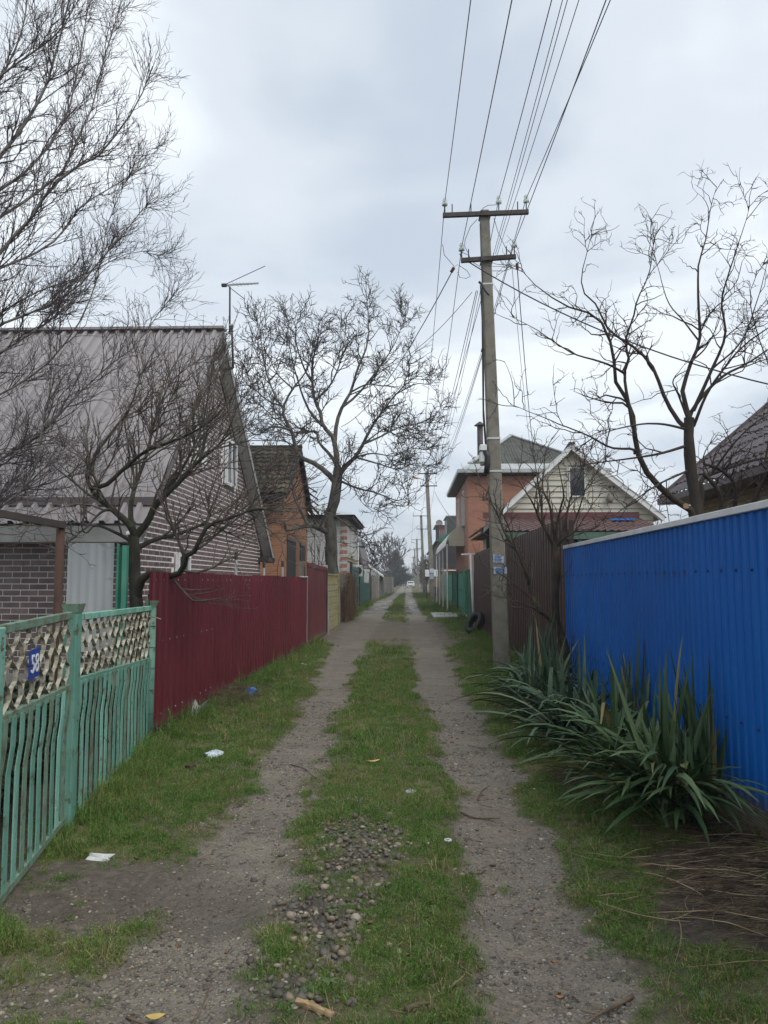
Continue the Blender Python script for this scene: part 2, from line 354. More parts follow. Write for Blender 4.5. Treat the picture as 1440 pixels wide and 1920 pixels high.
# ================================================================== ground
def _hash(ix, iy, seed):
    h = (ix.astype(np.int64)*374761393 + iy.astype(np.int64)*668265263 + seed*1442695041) & 0x7fffffff
    h = ((h ^ (h >> 13))*1274126177) & 0x7fffffff
    return ((h ^ (h >> 16)) & 0xffff)/65535.0
def vnoise(x, y, seed=0):
    ix = np.floor(x); iy = np.floor(y); fx = x-ix; fy = y-iy
    fx = fx*fx*(3-2*fx); fy = fy*fy*(3-2*fy)
    a = _hash(ix, iy, seed); b = _hash(ix+1, iy, seed); c = _hash(ix, iy+1, seed); d = _hash(ix+1, iy+1, seed)
    return (a*(1-fx)+b*fx)*(1-fy)+(c*(1-fx)+d*fx)*fy
def fbm(x, y, sc, oct=4, seed=0):
    s = 0; a = 0.5; t = 0
    for k in range(oct): s = s+a*vnoise(x*sc*2**k+17*k, y*sc*2**k-9*k, seed+k); t += a; a *= 0.55
    return s/t
def sstep(v, a, b):
    t = np.clip((v-a)/(b-a), 0, 1); return t*t*(3-2*t)
TRY = [1, 2.9, 4, 5.6, 7.4, 10.8, 14, 20.4, 30, 54, 73, 100, 400]
TLX = [-.86, -.88, -.92, -.95, -1.0, -1.12, -1.25, -1.5, -1.55, -1.75, -1.5, -1.2, -1.2]
TLW = [.30, .27, .25, .25, .25, .26, .33, .45, .55, .7, .6, .6, .6]
TRX = [.54, .56, .57, .59, .58, .47, .45, .48, .38, .15, .1, .1, .1]
TRW = [.26, .25, .24, .25, .27, .35, .38, .42, .46, .5, .5, .5, .5]
def masks(x, y):
    """grass, pebbles and mud weights of the lane (0..1), also the height"""
    wob = (fbm(x, y, 2.2, 4, 3)-0.5)*0.46 + (fbm(x, y, 9, 3, 8)-0.5)*0.14
    wob = wob*(1+np.clip((y-12)/25, 0, 1.2))
    dl = np.abs(x-np.interp(y, TRY, TLX))-np.interp(y, TRY, TLW)+wob
    dr = np.abs(x-np.interp(y, TRY, TRX))-np.interp(y, TRY, TRW)+wob*0.9
    n3_ = (fbm(x, y, 16, 3, 61)-.5)*.16
    tr = np.maximum(1-sstep(dl+n3_, -0.12, 0.18), 1-sstep(dr+n3_, -0.12, 0.18))
    n1 = fbm(x, y, 0.9, 4, 21); n2 = fbm(x, y, 3.3, 4, 33); n3 = fbm(x, y, 11, 3, 44)
    # bare cross drive between the red gate and the green fence
    cd = sstep(y+(n1-.5)*5, 17.6, 19.6)*(1-sstep(y+(n1-.5)*5, 29, 33))
    cd = cd*(1-0.75*sstep(x, 1.0, 1.5)*sstep(n2, .3, .5))
    # trodden mud at the turquoise gate
    em = ((x+1.38)/.92)**2+((y-3.95)/.44)**2
    mud = (1-sstep(em+(n2-.5)*1.7+(n3-.5)*.8, 0.3, 1.25))
    # loose soil under the straw on the right
    es = ((x-1.85)/.72)**2+((y-3.95)/.85)**2
    soil = 1-sstep(es+(n2-.5)*1.1, 0.6, 1.15)
    soil = np.maximum(soil, (1-sstep(np.abs(x-2.0), .2, .5))*(1-sstep(y, 9, 11))*sstep(y, 4.2, 4.6))
    # heap of cobbles on the middle strip
    eg = ((x+.31)/.27)**2+((y-4.5)/.95)**2
    eg = np.minimum(eg, ((x+.36)/.24)**2+((y-3.5)/.8)**2+.22)
    heap = 1-sstep(eg+(n2-.5)*2.4+(n3-.5)*1.6, 0.1, 1.35)
    near = 1-sstep(y, 3.2, 5.5)
    patch = sstep(n1*0.6+n2*0.4, 0.38, 0.56)
    grass = np.clip(1-1.25*tr, 0, 1)*(1-cd)*(1-mud)*(1-0.95*soil)*(1-heap*.7)
    grass = grass*(1-near*0.55*(1-patch)*(1-sstep(x, .9, 1.2)))
    # left edge near the camera: thin, mossy
    thin = (1-sstep(y+(n2-.5), 3.6, 4.6))*(1-sstep(x, -.5, -.2))
    grass = grass*(1-0.62*thin*(1-sstep(n2, .45, .62)))
    edge = np.clip(np.maximum(1-np.abs(dl)/.35, 1-np.abs(dr)/.35), 0, 1)
    peb = np.clip(tr*(0.25+0.75*sstep(n1*.5+n2*.5, .42, .62))+edge*.55*sstep(n2, .35, .6)+thin*.6, 0, 1)*(1-mud*.45)*(1-soil*.6)
    out = sstep(np.abs(x+.1), 2.55, 2.9)
    grass = grass*(1-out)+out*0.5*sstep(n1, .45, .65)
    soil = np.maximum(soil, (x < -1.9)*sstep(-x-np.interp(y, [3.6, 4.9, 7.4], [1.9, 2.1, 2.45]), 0, .15)*(1-sstep(y, 8, 12))); grass = grass*(1-soil*.9*(x < 0))
    mudm = np.clip(np.maximum(np.maximum(mud*.62, soil), cd*.35), 0, 1)
    h = -0.035*tr + 0.02*(1-tr)*np.exp(-((x+.2)/.5)**2) + (n2-.5)*0.035 + (n3-.5)*0.014*(1-.4*tr) + 0.03*sstep(np.abs(x), 1.3, 2.2)+heap*.008
    h = h + 0.02*(fbm(x, y, 30, 2, 71)-.5)*np.clip(soil+heap*.5+.15, 0, 1)
    fade = 1-sstep(y, 60, 120)
    return grass, peb, mudm, heap, soil, h*fade*(1-out), tr, n1
def ground_z(x, y): return float(masks(np.array([float(x)]), np.array([float(y)]))[5][0])

def build_ground():
    ys = [-60, -30, -12, -5, -2, 0, .6, 1.1]
    y = 1.5
    while y < 70: ys.append(y); y *= 1.0078
    while y < 1500: ys.append(y); y *= 1.09
    ys.append(1800)
    xs = np.concatenate([[-1500, -500, -150, -60, -30, -15, -8, -5.5, -4, -3.3], np.linspace(-2.9, 2.9, 188), [3.3, 4, 5.5, 8, 15, 30, 60, 150, 500, 1500]])
    ys = np.array(ys); X, Y = np.meshgrid(xs, ys)
    g, p, m, hp, so, h, tr, n1 = masks(X, Y)
    nx, ny = len(xs), len(ys)
    V = np.stack([X, Y, h], -1).reshape(-1, 3)
    i = np.arange(nx*ny).reshape(ny, nx)
    F = np.stack([i[:-1, :-1], i[:-1, 1:], i[1:, 1:], i[1:, :-1]], -1).reshape(-1, 4)
    me = bpy.data.meshes.new('ground')
    me.vertices.add(len(V)); me.vertices.foreach_set('co', V.astype(np.float32).ravel())
    me.loops.add(F.size); me.loops.foreach_set('vertex_index', F.astype(np.int32).ravel())
    me.polygons.add(len(F)); me.polygons.foreach_set('loop_start', np.arange(0, F.size, 4, dtype=np.int32))
    me.update(); me.validate()
    me.polygons.foreach_set('use_smooth', np.ones(len(F), bool))
    for nm, a in (('grass', g), ('pebble', p), ('mud', m), ('soil', so), ('heap', hp), ('track', tr)):
        at_ = me.attributes.new(nm, 'FLOAT', 'POINT'); at_.data.foreach_set('value', a.astype(np.float32).ravel())
    # material
    mt, nt, b = ntree('lane ground'); t = NT(nt)
    def A(n):
        q = t.N.new('ShaderNodeAttribute'); q.attribute_name = n; return q.outputs['Fac']
    pos = t.pos()
    nf = t.noise(pos, 26, 6, 0.65); nm = t.noise(pos, 3.1, 5, 0.6); nl = t.noise(pos, 0.8, 4)
    dirt = t.ramp(nf, [(0.28, (0.055, 0.043, 0.029)), (0.5, (0.125, 0.101, 0.072)), (0.72, (0.23, 0.192, 0.14))])
    wet = t.step(nm, 0.42, 0.66)
    dirt = t.mix(t.math('MULTIPLY', wet, 0.55), dirt, (0.066, 0.056, 0.043))
    dirt = t.mix(t.math('MULTIPLY', A('track'), 0.5), dirt, t.ramp(t.noise(pos, 60, 3, .6), [(0.3, (0.14, 0.12, 0.093)), (0.7, (0.32, 0.283, 0.225))]))
    rut = t.step(t.noise(t.pos((.55, 3.2, 1)), 1.3, 5, .65, .6), .42, .66)
    dirt = t.mix(t.math('MULTIPLY', rut, .34), dirt, (0.075, 0.056, 0.038))
    # embedded pebbles
    vd = t.vor(pos, 30); vc = t.vor(pos, 30, out='Color')
    vd2 = t.vor(pos, 62); vc2 = t.vor(pos, 62, out='Color')
    def sep(c, k=0):
        q = t.N.new('ShaderNodeSeparateColor'); t.L.new(c, q.inputs[0]); return q.outputs[k]
    r1 = sep(vc); r2 = sep(vc2)
    st1 = t.math('MULTIPLY', t.math('SUBTRACT', 1.0, t.step(vd, 0.22, 0.42)), t.math('LESS_THAN', sep(vc, 1), t.math('MULTIPLY', A('pebble'), 0.85)))
    st2 = t.math('MULTIPLY', t.math('SUBTRACT', 1.0, t.step(vd2, 0.25, 0.45)), t.math('LESS_THAN', sep(vc2, 1), t.math('ADD', t.math('MULTIPLY', A('pebble'), 0.8), 0.1)))
    pc1 = t.ramp(r1, [(0, (0.11, 0.10, 0.09)), (0.4, (0.20, 0.18, 0.145)), (0.75, (0.28, 0.25, 0.20)), (1, (0.42, 0.39, 0.33))])
    pc2 = t.ramp(r2, [(0, (0.10, 0.095, 0.085)), (0.5, (0.20, 0.18, 0.15)), (1, (0.36, 0.33, 0.28))])
    col = t.mix(t.math('MULTIPLY', st2, 0.8), dirt, pc2); col = t.mix(t.math('MULTIPLY', st1, 0.85), col, pc1)
    mudc = t.ramp(nf, [(0.3, (0.052, 0.042, 0.032)), (0.7, (0.105, 0.088, 0.068))])
    col = t.mix(t.math('MULTIPLY', A('mud'), t.math('SUBTRACT', 1.0, t.math('MULTIPLY', st1, 0.5))), col, mudc)
    soilc = t.ramp(t.noise(pos, 34, 6, .7), [(0.3, (0.028, 0.022, 0.016)), (0.55, (0.065, 0.05, 0.036)), (0.75, (0.13, 0.098, 0.066))])
    col = t.mix(A('soil'), col, soilc)
    col = t.mix(t.math('MULTIPLY', A('heap'), 0.8), col, (0.06, 0.05, 0.038))
    turf = t.ramp(t.noise(pos, 14, 6, .65), [(0.3, (0.048, 0.038, 0.023)), (0.5, (0.07, 0.068, 0.028)), (0.7, (0.09, 0.10, 0.035))])
    moss = t.mix(t.step(nl, .45, .65), turf, (0.13, 0.122, 0.05))
    col = t.mix(t.math('MULTIPLY', t.step(A('grass'), 0.12, 0.6), t.step(t.math('ADD', t.noise(pos, 18, 4, .6), t.math('MULTIPLY', A('grass'), .3)), .38, .62)), col, moss)
    fine_ = t.noise(pos, 120, 3, .7); col = t.hsv(col, v=t.math('ADD', .45, t.math('MULTIPLY', fine_, 1.1)))
    t.put(col, b.inputs['Base Color'])
    sp = t.N.new('ShaderNodeSeparateXYZ'); t.L.new(pos, sp.inputs[0])
    damp = t.math('MULTIPLY', t.step(sp.outputs['Y'], 28, 44), t.step(t.noise(t.pos((1.6, .35, 1)), 1.1, 4), .36, .56))
    rg = t.math('SUBTRACT', 0.95, t.math('MULTIPLY', A('track'), t.math('ADD', t.math('MULTIPLY', wet, 0.25), t.math('MULTIPLY', damp, .42))))
    t.put(rg, b.inputs['Roughness'])
    hh = t.math('ADD', t.math('MULTIPLY', t.noise(pos, 45, 5, .7), 0.5), t.math('ADD', t.math('MULTIPLY', st1, 0.9), t.math('MULTIPLY', st2, 0.45)))
    t.L.new(t.bump(hh, 1.0, 0.016), b.inputs['Normal'])
    me.materials.append(mt)
    o = link('ground', me); o['kind'] = 'structure'; return o
ground = build_ground()

# ------------------------------------------------------------------ scattering by geometry nodes
def scatter(name, P, rot, scl, idx, sources, parent=None):
    col = bpy.data.collections.new(name+'_pieces')
    for k, (me) in enumerate(sources):
        o = bpy.data.objects.new('%s_piece_%02d' % (name, k), me); col.objects.link(o)
    me = bpy.data.meshes.new(name); n = len(P)
    me.vertices.add(n); me.vertices.foreach_set('co', np.asarray(P, np.float32).ravel())
    a = me.attributes.new('rot', 'FLOAT_VECTOR', 'POINT'); a.data.foreach_set('vector', np.asarray(rot, np.float32).ravel())
    a = me.attributes.new('scl', 'FLOAT_VECTOR', 'POINT'); a.data.foreach_set('vector', np.asarray(scl, np.float32).ravel())
    a = me.attributes.new('idx', 'INT', 'POINT'); a.data.foreach_set('value', np.asarray(idx, np.int32))
    me.update()
    o = link(name, me, parent)
    ng = bpy.data.node_groups.new(name, 'GeometryNodeTree')
    ng.interface.new_socket('Geometry', in_out='INPUT', socket_type='NodeSocketGeometry')
    ng.interface.new_socket('Geometry', in_out='OUTPUT', socket_type='NodeSocketGeometry')
    N = ng.nodes; L = ng.links
    gi = N.new('NodeGroupInput'); go = N.new('NodeGroupOutput'); ci = N.new('GeometryNodeCollectionInfo'); ip = N.new('GeometryNodeInstanceOnPoints')
    ci.inputs['Collection'].default_value = col; ci.inputs['Separate Children'].default_value = True; ci.inputs['Reset Children'].default_value = True
    def nat(nm, ty):
        q = N.new('GeometryNodeInputNamedAttribute'); q.data_type = ty; q.inputs['Name'].default_value = nm; return q.outputs['Attribute']
    L.new(gi.outputs[0], ip.inputs['Points']); L.new(ci.outputs[0], ip.inputs['Instance'])
    ip.inputs['Pick Instance'].default_value = True
    L.new(nat('idx', 'INT'), ip.inputs['Instance Index'])
    er = N.new('FunctionNodeEulerToRotation'); L.new(nat('rot', 'FLOAT_VECTOR'), er.inputs[0]); L.new(er.outputs[0], ip.inputs['Rotation'])
    L.new(nat('scl', 'FLOAT_VECTOR'), ip.inputs['Scale'])
    L.new(ip.outputs[0], go.inputs[0])
    md = o.modifiers.new('scatter', 'NODES'); md.node_group = ng
    o['kind'] = 'stuff'; return o

# grass tufts
def grass_mat():
    m, nt, b = ntree('grass blade'); t = NT(nt)
    pos = t.pos(); r = t.rand()
    base = t.ramp(t.math('ADD', t.math('MULTIPLY', t.noise(pos, 1.1, 4, .6), .75), t.math('MULTIPLY', r, .3)),
        [(0.26, (0.04, 0.125, 0.016)), (0.42, (0.075, 0.19, 0.028)), (0.60, (0.125, 0.22, 0.042)), (0.72, (0.175, 0.20, 0.062)), (0.86, (0.20, 0.17, 0.08))])
    v = t.vor(pos, 160, out='Color'); q = t.N.new('ShaderNodeSeparateColor'); t.L.new(v, q.inputs[0])
    dry = t.math('GREATER_THAN', q.outputs[0], 0.80)
    col = t.mix(t.math('MULTIPLY', dry, 0.8), base, (0.30, 0.25, 0.13))
    col = t.hsv(col, v=t.math('ADD', 0.55, t.math('MULTIPLY', q.outputs[1], 1.05)))
    t.put(col, b.inputs['Base Color']); b.inputs['Roughness'].default_value = 0.55; b.inputs['Specular IOR Level'].default_value = 0.25
    # light through the blades
    tr = t.N.new('ShaderNodeBsdfTranslucent'); t.L.new(col, tr.inputs[0]); ms = t.N.new('ShaderNodeMixShader'); ms.inputs[0].default_value = 0.3
    t.L.new(b.outputs[0], ms.inputs[1]); t.L.new(tr.outputs[0], ms.inputs[2]); t.L.new(ms.outputs[0], t.N['Material Output'].inputs[0])
    return m
K['grass'] = grass_mat()
def tuft(nb, rad, h, w, lean, seed):
    g = np.random.default_rng(seed); mb = MB()
    for k in range(nb):
        a = g.uniform(0, 2*math.pi); rr = rad*math.sqrt(g.uniform()); x, y = rr*math.cos(a), rr*math.sin(a)
        L = h*g.uniform(.45, 1.15); az = a+g.normal(0, 0.9); th = abs(g.normal(0, lean))+rr/rad*lean*0.5
        f = g.uniform(0, 2*math.pi); sx, sy = math.cos(f)*w/2, math.sin(f)*w/2
        d1 = np.array([math.sin(th*.5)*math.cos(az), math.sin(th*.5)*math.sin(az), math.cos(th*.5)])
        th2 = min(th*1.7+.1, 1.9); d2 = np.array([math.sin(th2)*math.cos(az), math.sin(th2)*math.sin(az), math.cos(th2)])
        p0 = np.array([x, y, -.01]); p1 = p0+d1*L*.55; p2 = p1+d2*L*.5; s = np.array([sx, sy, 0])
        mb.add([p0-s, p0+s, p1+s*.8, p1-s*.8, p2], [(0, 1, 2, 3), (3, 2, 4)])
    return mb.mesh('tuft', K['grass'])
tufts = [tuft(34, .05, .055, .0042, .75, 1), tuft(34, .055, .07, .0042, .65, 2), tuft(40, .06, .045, .004, .95, 3), tuft(26, .045, .11, .005, .5, 4), tuft(30, .06, .15, .0055, .55, 5), tuft(30, .05, .06, .004, .8, 6)]
K['dry_grass'] = mat('dry grass blade', [(0.20,0.15,0.075),(0.32,0.25,0.14)], 12, 0.8, rnd=.3)
_g = K['grass']; K['grass'] = K['dry_grass']; tufts += [tuft(16, .05, .09, .0035, .95, 7), tuft(12, .04, .13, .004, .8, 8)]; K['grass'] = _g
def grass_points():
    out = []
    def layer(n, y0, y1, x0, x1, sc, pw=1.0):
        y = y0+(y1-y0)*rng.uniform(size=n)**pw; x = rng.uniform(x0, x1, n)
        g, p, m, hp, so, h, tr, n1 = masks(x, y)
        clump = sstep(fbm(x, y, 5.5, 3, 90), .32, .6)
        keep = rng.uniform(size=n) < g**.9*(0.22+0.78*clump)
        x, y, h, n1, g = x[keep], y[keep], h[keep], n1[keep], g[keep]
        k = len(x)
        edge = np.maximum(1-np.abs(x-np.interp(y, [3.6, 4.9, 7.4, 18, 24, 54], [-1.85, -2.08, -2.42, -2.30, -2.4, -2.7]))/.5, 0)
        edge = np.maximum(edge, 0.7*(1-np.abs(x-np.interp(y, [4, 9, 13.5, 25, 60], [2.0, 1.9, 1.75, 2.05, 2.7]))/.45))
        edge = np.clip(edge, 0, 1)
        tall = (edge*rng.uniform(size=k) > .33)
        idx = np.where(tall, rng.integers(3, 5, k), rng.integers(0, 3, k)); idx = np.where(rng.uniform(size=k) < .15, 5, idx); idx = np.where(rng.uniform(size=k) < .09, rng.integers(6, 8, k), idx)
        s = sc*rng.uniform(.55, 1.2, k)*(.75+.35*g)*np.where(rng.uniform(size=k) < .06, 1.6, 1)
        rot = np.stack([rng.normal(0, .12, k), rng.normal(0, .12, k), rng.uniform(0, 6.28, k)], -1)
        out.append((np.stack([x, y, h], -1), rot, np.stack([s, s, s*rng.uniform(.8, 1.25, k)], -1), idx))
    layer(30000, 2.2, 6.5, -2.7, 2.3, .72, 1.0)
    layer(20000, 6.5, 14, -2.7, 2.3, 1.05, 1.0)
    layer(12000, 14, 32, -2.9, 2.6, 1.5, 1.0)
    layer(9000, 32, 95, -4, 3.6, 2.4, 1.0)
    return [np.concatenate(z) for z in zip(*out)]
P_, R_, S_, I_ = grass_points()
go_ = scatter('grass', P_, R_, S_, I_, tufts)
tag(go_, 'short patchy winter grass growing on the verges and middle strip of the lane', 'grass')

# pebbles: instanced gravel, and the largest ones of the heap as single stones
def pebble_mat():
    m, nt, b = ntree('pebble'); t = NT(nt)
    c = t.ramp(t.rand(), [(0, (0.04, 0.036, 0.032)), (0.25, (0.09, 0.075, 0.057)), (0.5, (0.15, 0.12, 0.084)), (0.7, (0.095, 0.088, 0.078)), (0.88, (0.22, 0.175, 0.115)), (1, (0.36, 0.315, 0.245))])
    c = t.mix(t.math('MULTIPLY', t.step(t.noise(t.pos(), 70, 4), .5, .65), .4), c, (0.09, 0.075, 0.055))
    t.put(c, b.inputs['Base Color']); b.inputs['Roughness'].default_value = 0.62; return m
K['pebble'] = pebble_mat()
def icosphere(sub=1):
    import bmesh
    bm = bmesh.new(); bmesh.ops.create_icosphere(bm, subdivisions=sub, radius=1.0)
    v = np.array([q.co[:] for q in bm.verts]); f = [tuple(w.index for w in q.verts) for q in bm.faces]; bm.free(); return v, f
_iv, _if = icosphere(2); _jv, _jf = icosphere(1)
def pebble_mesh(seed, fine=False):
    g = np.random.default_rng(seed); v, f = (_iv, _if) if fine else (_jv, _jf)
    v = v.copy()
    for k in range(4):
        d = g.normal(size=3); d /= np.linalg.norm(d); q = v@d
        v = v*(1+0.16*np.sin(q*2.2+g.uniform(0, 6)))[:, None]
    v *= np.array([1, g.uniform(.65, .95), g.uniform(.42, .68)])
    me = bpy.data.meshes.new('stone'); me.from_pydata(v.tolist(), [], f); me.materials.append(K['pebble'])
    me.polygons.foreach_set('use_smooth', [True]*len(f)); me.update(); return me
pebs = [pebble_mesh(50+k) for k in range(8)]
def heap_stones():
    n = 0; pts = []
    grid = {}
    for _ in range(9000):
        x = rng.uniform(-.75, .15); y = rng.uniform(2.9, 5.6)
        g, p, m, hp, so, h, tr, n1 = masks(np.array([x]), np.array([y]))
        if rng.uniform() > hp[0]**1.2*.85+.012: continue
        r = rng.uniform(.009, .022)*(1.4 if rng.uniform() < .15 else 1)
        key = (int(x/.034), int(y/.034)); lay = grid.get(key, 0)
        if lay >= 1 and rng.uniform() < .75 or lay >= 2: continue
        grid[key] = lay+1
        pts.append((x, y, h[0]-r*.12+lay*.012, r)); n += 1
        if n > 1150: break
    return pts
hs = heap_stones()
fine = [pebble_mesh(70+k, False) for k in range(8)]
hs.sort(key=lambda q: -q[3]/q[1])
for k, (x, y, z, r) in enumerate(hs[:300]):
    link('stone', fine[k % 8], ground, (x, y, z), (rng.normal(0, .35), rng.normal(0, .35), rng.uniform(0, 6.28)), (r, r, r))
rest = hs[300:]
def gravel_points():
    P = [(x, y, z) for x, y, z, r in rest]; S = [r for *_, r in rest]
    n = 42000; y = 2.3+8*rng.uniform(size=n)**1.6; x = rng.uniform(-2.1, 1.8, n)
    g, p, m, hp, so, h, tr, n1 = masks(x, y)
    cl = sstep(fbm(x, y, 4, 3, 140), .4, .66)
    keep = rng.uniform(size=n) < np.clip(p*(.12+.6*cl), 0, 1)*(1-hp)
    for a, b, c in zip(x[keep], y[keep], h[keep]):
        r = rng.uniform(.006, .0145)*(1.7 if rng.uniform() < .06 else 1)*(1+max(0, (b-5)*.04)); P.append((a, b, c+r*.02)); S.append(r)
    P = np.array(P); S = np.array(S); k = len(P)
    return P, np.stack([rng.normal(0, .2, k), rng.normal(0, .2, k), rng.uniform(0, 6.28, k)], -1), np.stack([S, S, S*.8], -1), rng.integers(0, 8, k)
gv = scatter('gravel', *gravel_points(), pebs)
tag(gv, 'small rounded gravel pressed into the wheel tracks and loose on the lane', 'gravel')
print('T ground', len(P_), len(hs), len(gv.data.vertices))
# ================================================================== fences
def profile(width, period, depth, duty=0.5, slope=0.12):
    """trapezoid profile along u: list of (u, d)"""
    pts = []; n = max(1, round(width/period)); p = width/n
    for i in range(n):
        u = i*p
        pts += [(u, 0), (u+p*(duty-slope), 0), (u+p*duty, depth), (u+p*(1-slope), depth)]
    pts.append((width, 0)); return pts
def sheet_mesh(name, prof, h, m, th=0.0):
    """corrugated sheet: u along +Y, profile depth along +X, height along Z, origin at the foot"""
    n = len(prof); V = []; F = []
    for u, d in prof: V += [(d, u, 0), (d, u, h)]
    for i in range(n-1): F.append((2*i, 2*i+2, 2*i+3, 2*i+1))
    if th:
        o = len(V); V += [(x+th, y, z) for x, y, z in V]
        F += [tuple(o+i for i in reversed(q)) for q in F[:n-1]]
        F += [(2*i+1, 2*i+3, o+2*i+3, o+2*i+1) for i in range(n-1)]
    me = bpy.data.meshes.new(name); me.from_pydata(V, [], F); me.materials.append(m); me.update(); return me

K['blue_dark'] = mat('dark blue screw', [(0.002,0.03,0.13),(0.003,0.035,0.15)], 5, 0.5)
# ---- blue fence, right
BX = 2.12
blue = thing('sheet_fence', 'tall bright blue corrugated steel fence with white cap rail on the right of the lane', 'fence', (BX, 7.4, 0))
w = 1.15; pr = profile(w, .115, -.016, .52, .07)
me = sheet_mesh('sheet', pr, 1.80, K['blue_sheet'], .004)
k = 0; y = 10.42
while y > -0.9:
    y -= w-.004
    link('sheet', me, blue, (0.003*(k % 2)+rng.uniform(-.002, .002), y-7.4, .19+rng.uniform(-.01, .01)), (rng.normal(0, .002), rng.normal(0, .003), rng.normal(0, .002))); k += 1
yb0 = y
for y0, y1 in ((yb0, 3.0), (3.0, 5.9), (5.9, 8.1), (8.1, 10.44)):
    MB().box((BX-.032, y0+.004, 1.975), (BX+.03, y1-.004, 2.022)).build('cap_rail', K['white_cap'], blue, bevel=.004)
sc_m = MB().lathe([(.012, 0), (.012, -.004), (.008, -.011)], n=7, axis='x').mesh('screw', K['blue_dark'])
yy = 10.3
while yy > 2.5:
    for zz in (1.62, .66): link('screw', sc_m, blue, (-.017, yy-7.4, zz))
    yy -= .23
for y in (10.3, 7.8, 5.3, 2.8): MB().box((BX+.03, y-.03, 0), (BX+.09, y+.03, 1.95)).build('post', K['steel_dark'], blue)
for z in (.62, 1.6): MB().box((BX+.008, yb0, z-.02), (BX+.03, 10.4, z+.02)).build('rail', K['steel_dark'], blue)
# woven mesh under the sheets
def mesh_panel(parent, y0, y1, z0, z1, x, m):
    mb = MB(); st = .018
    y = y0
    while y < y1: mb.box((x-.004, y, z0), (x, y+.008, z1)); y += st
    z = z0
    while z < z1: mb.box((x-.0075, y0, z), (x-.0035, y1, z+.008)); z += st
    o = mb.build('mesh_panel', m, parent); o['kind'] = 'stuff'; return o
K['mesh'] = mat('grey brown plinth mesh', [(0.16,0.14,0.105),(0.24,0.215,0.165)], 10, 0.85)
mesh_panel(blue, 3.0, 6.4, .0, .20, BX+.005, K['mesh'])
MB().box((BX+.012, -0.9, -.05), (BX+.04, 10.4, .195)).build('plinth', K['concrete'], blue)

# ---- brown fence, right behind the pole
NX = 2.24
brown = thing('sheet_fence', 'dark brown corrugated steel fence standing behind the concrete pole', 'fence', (NX, 18, 0))
pr = profile(1.14, .228, -.05, .5, .05); meb = sheet_mesh('sheet', pr, 2.36, K['brown_sheet'], .003)
y = 10.85; k = 0
while y < 25.2:
    link('sheet', meb, brown, (.002*(k % 2), y-18, .08+.0*k)); y += 1.146; k += 1
for y in (10.8, 13.4, 16, 18.6, 21.2, 23.8): MB().box((NX+.01, y-.03, 0), (NX+.07, y+.03, 2.4)).build('post', K['steel_dark'], brown)
for z in (.5, 1.4, 2.2): MB().box((NX+.005, 10.85, z-.02), (NX+.04, 25.4, z+.02)).build('rail', K['steel_dark'], brown)
MB().box((NX-.03, 10.85, -.1), (NX+.05, 25.4, .09)).build('plinth', K['concrete'], brown)

# ---- red fence, left
def red_x(y): return -2.46+(y-7.5)*0.0125
red = thing('sheet_fence', 'long dark red corrugated steel fence on the left behind the turquoise fence', 'fence', (-2.4, 12.5, 0))
pr = profile(1.14, .19, .024, .5, .08); mer = sheet_mesh('sheet', pr, 1.49, K['red_sheet'], -.004)
sl = math.atan(.0125); k = 0; y = 7.28
while y < 17.4:
    link('sheet', mer, red, (red_x(y)+2.4+.002*(k % 2), y-12.5, .145+.006*math.sin(k*1.7)), (0, 0, -sl)); y += 1.146; k += 1
yr1 = y
wh_screw = MB().lathe([(.008, 0), (.008, .003), (.005, .007)], n=6, axis='x').mesh('screw', K['zinc'])
yy = 7.4
while yy < 12.5:
    for zz in (1.56, .96, .25):
        if zz > 1 or yy < 9.6: link('screw', wh_screw, red, (red_x(yy)+2.4+.019, yy-12.5, zz))
    yy += .23
for i, z in enumerate((.025, .075, .125)):
    mb = MB()
    mb.prism([(red_x(7.3)-.004, 7.3, z-.022), (red_x(7.3)+.018, 7.3, z-.022), (red_x(7.3)+.018, 7.3, z+.020), (red_x(7.3)-.004, 7.3, z+.020)], (red_x(yr1)-red_x(7.3), yr1-7.3, 0))
    mb.build('base_board', K['rust'], red)
for y in (8.1, 10.0, 11.9, 13.8, 15.7):
    MB().box((red_x(y)-.09, y-.03, 0), (red_x(y)-.03, y+.03, 1.6)).build('post', K['steel_dark'], red)
for z in (.4, 1.4): MB().bar((red_x(7.3)-.015, 7.3, z), (red_x(yr1)-.015, yr1, z), .02, .04).build('rail', K['steel_dark'], red)
MB().bar((red_x(yr1)+.02, yr1+.01, .1), (red_x(yr1)+.02, yr1+.01, 1.63), .03).build('end_trim', K['fascia'], red)
MB().bar((red_x(16.6)+.02, 16.6, 1.64), (red_x(yr1)+.02, yr1, 1.64), .05, .025).build('cap_rail', K['white_cap'], red)
# posts that rise behind the red fence, dark blue caps
for i, (x, ytop, Y) in enumerate(((443, 1035, 11.9), (495, 1052, 13.8), (530, 1052, 15.7))):
    p = at(x, ytop, Y)
    t = thing('clothes_post', ('thin grey post with dark cap behind the red fence, %s of the three' % ['nearest and tallest', 'middle', 'farthest'][i]), 'post', (p[0], Y, 0), 'posts behind the red fence')
    MB().tube([(p[0], Y, 0), (p[0], Y, p[2]-.12)], .022, 8).build('shaft', K['zinc'], t)
    MB().tube([(p[0], Y, p[2]-.12), (p[0], Y, p[2])], .027, 8).build('cap', K['steel_dark'], t)
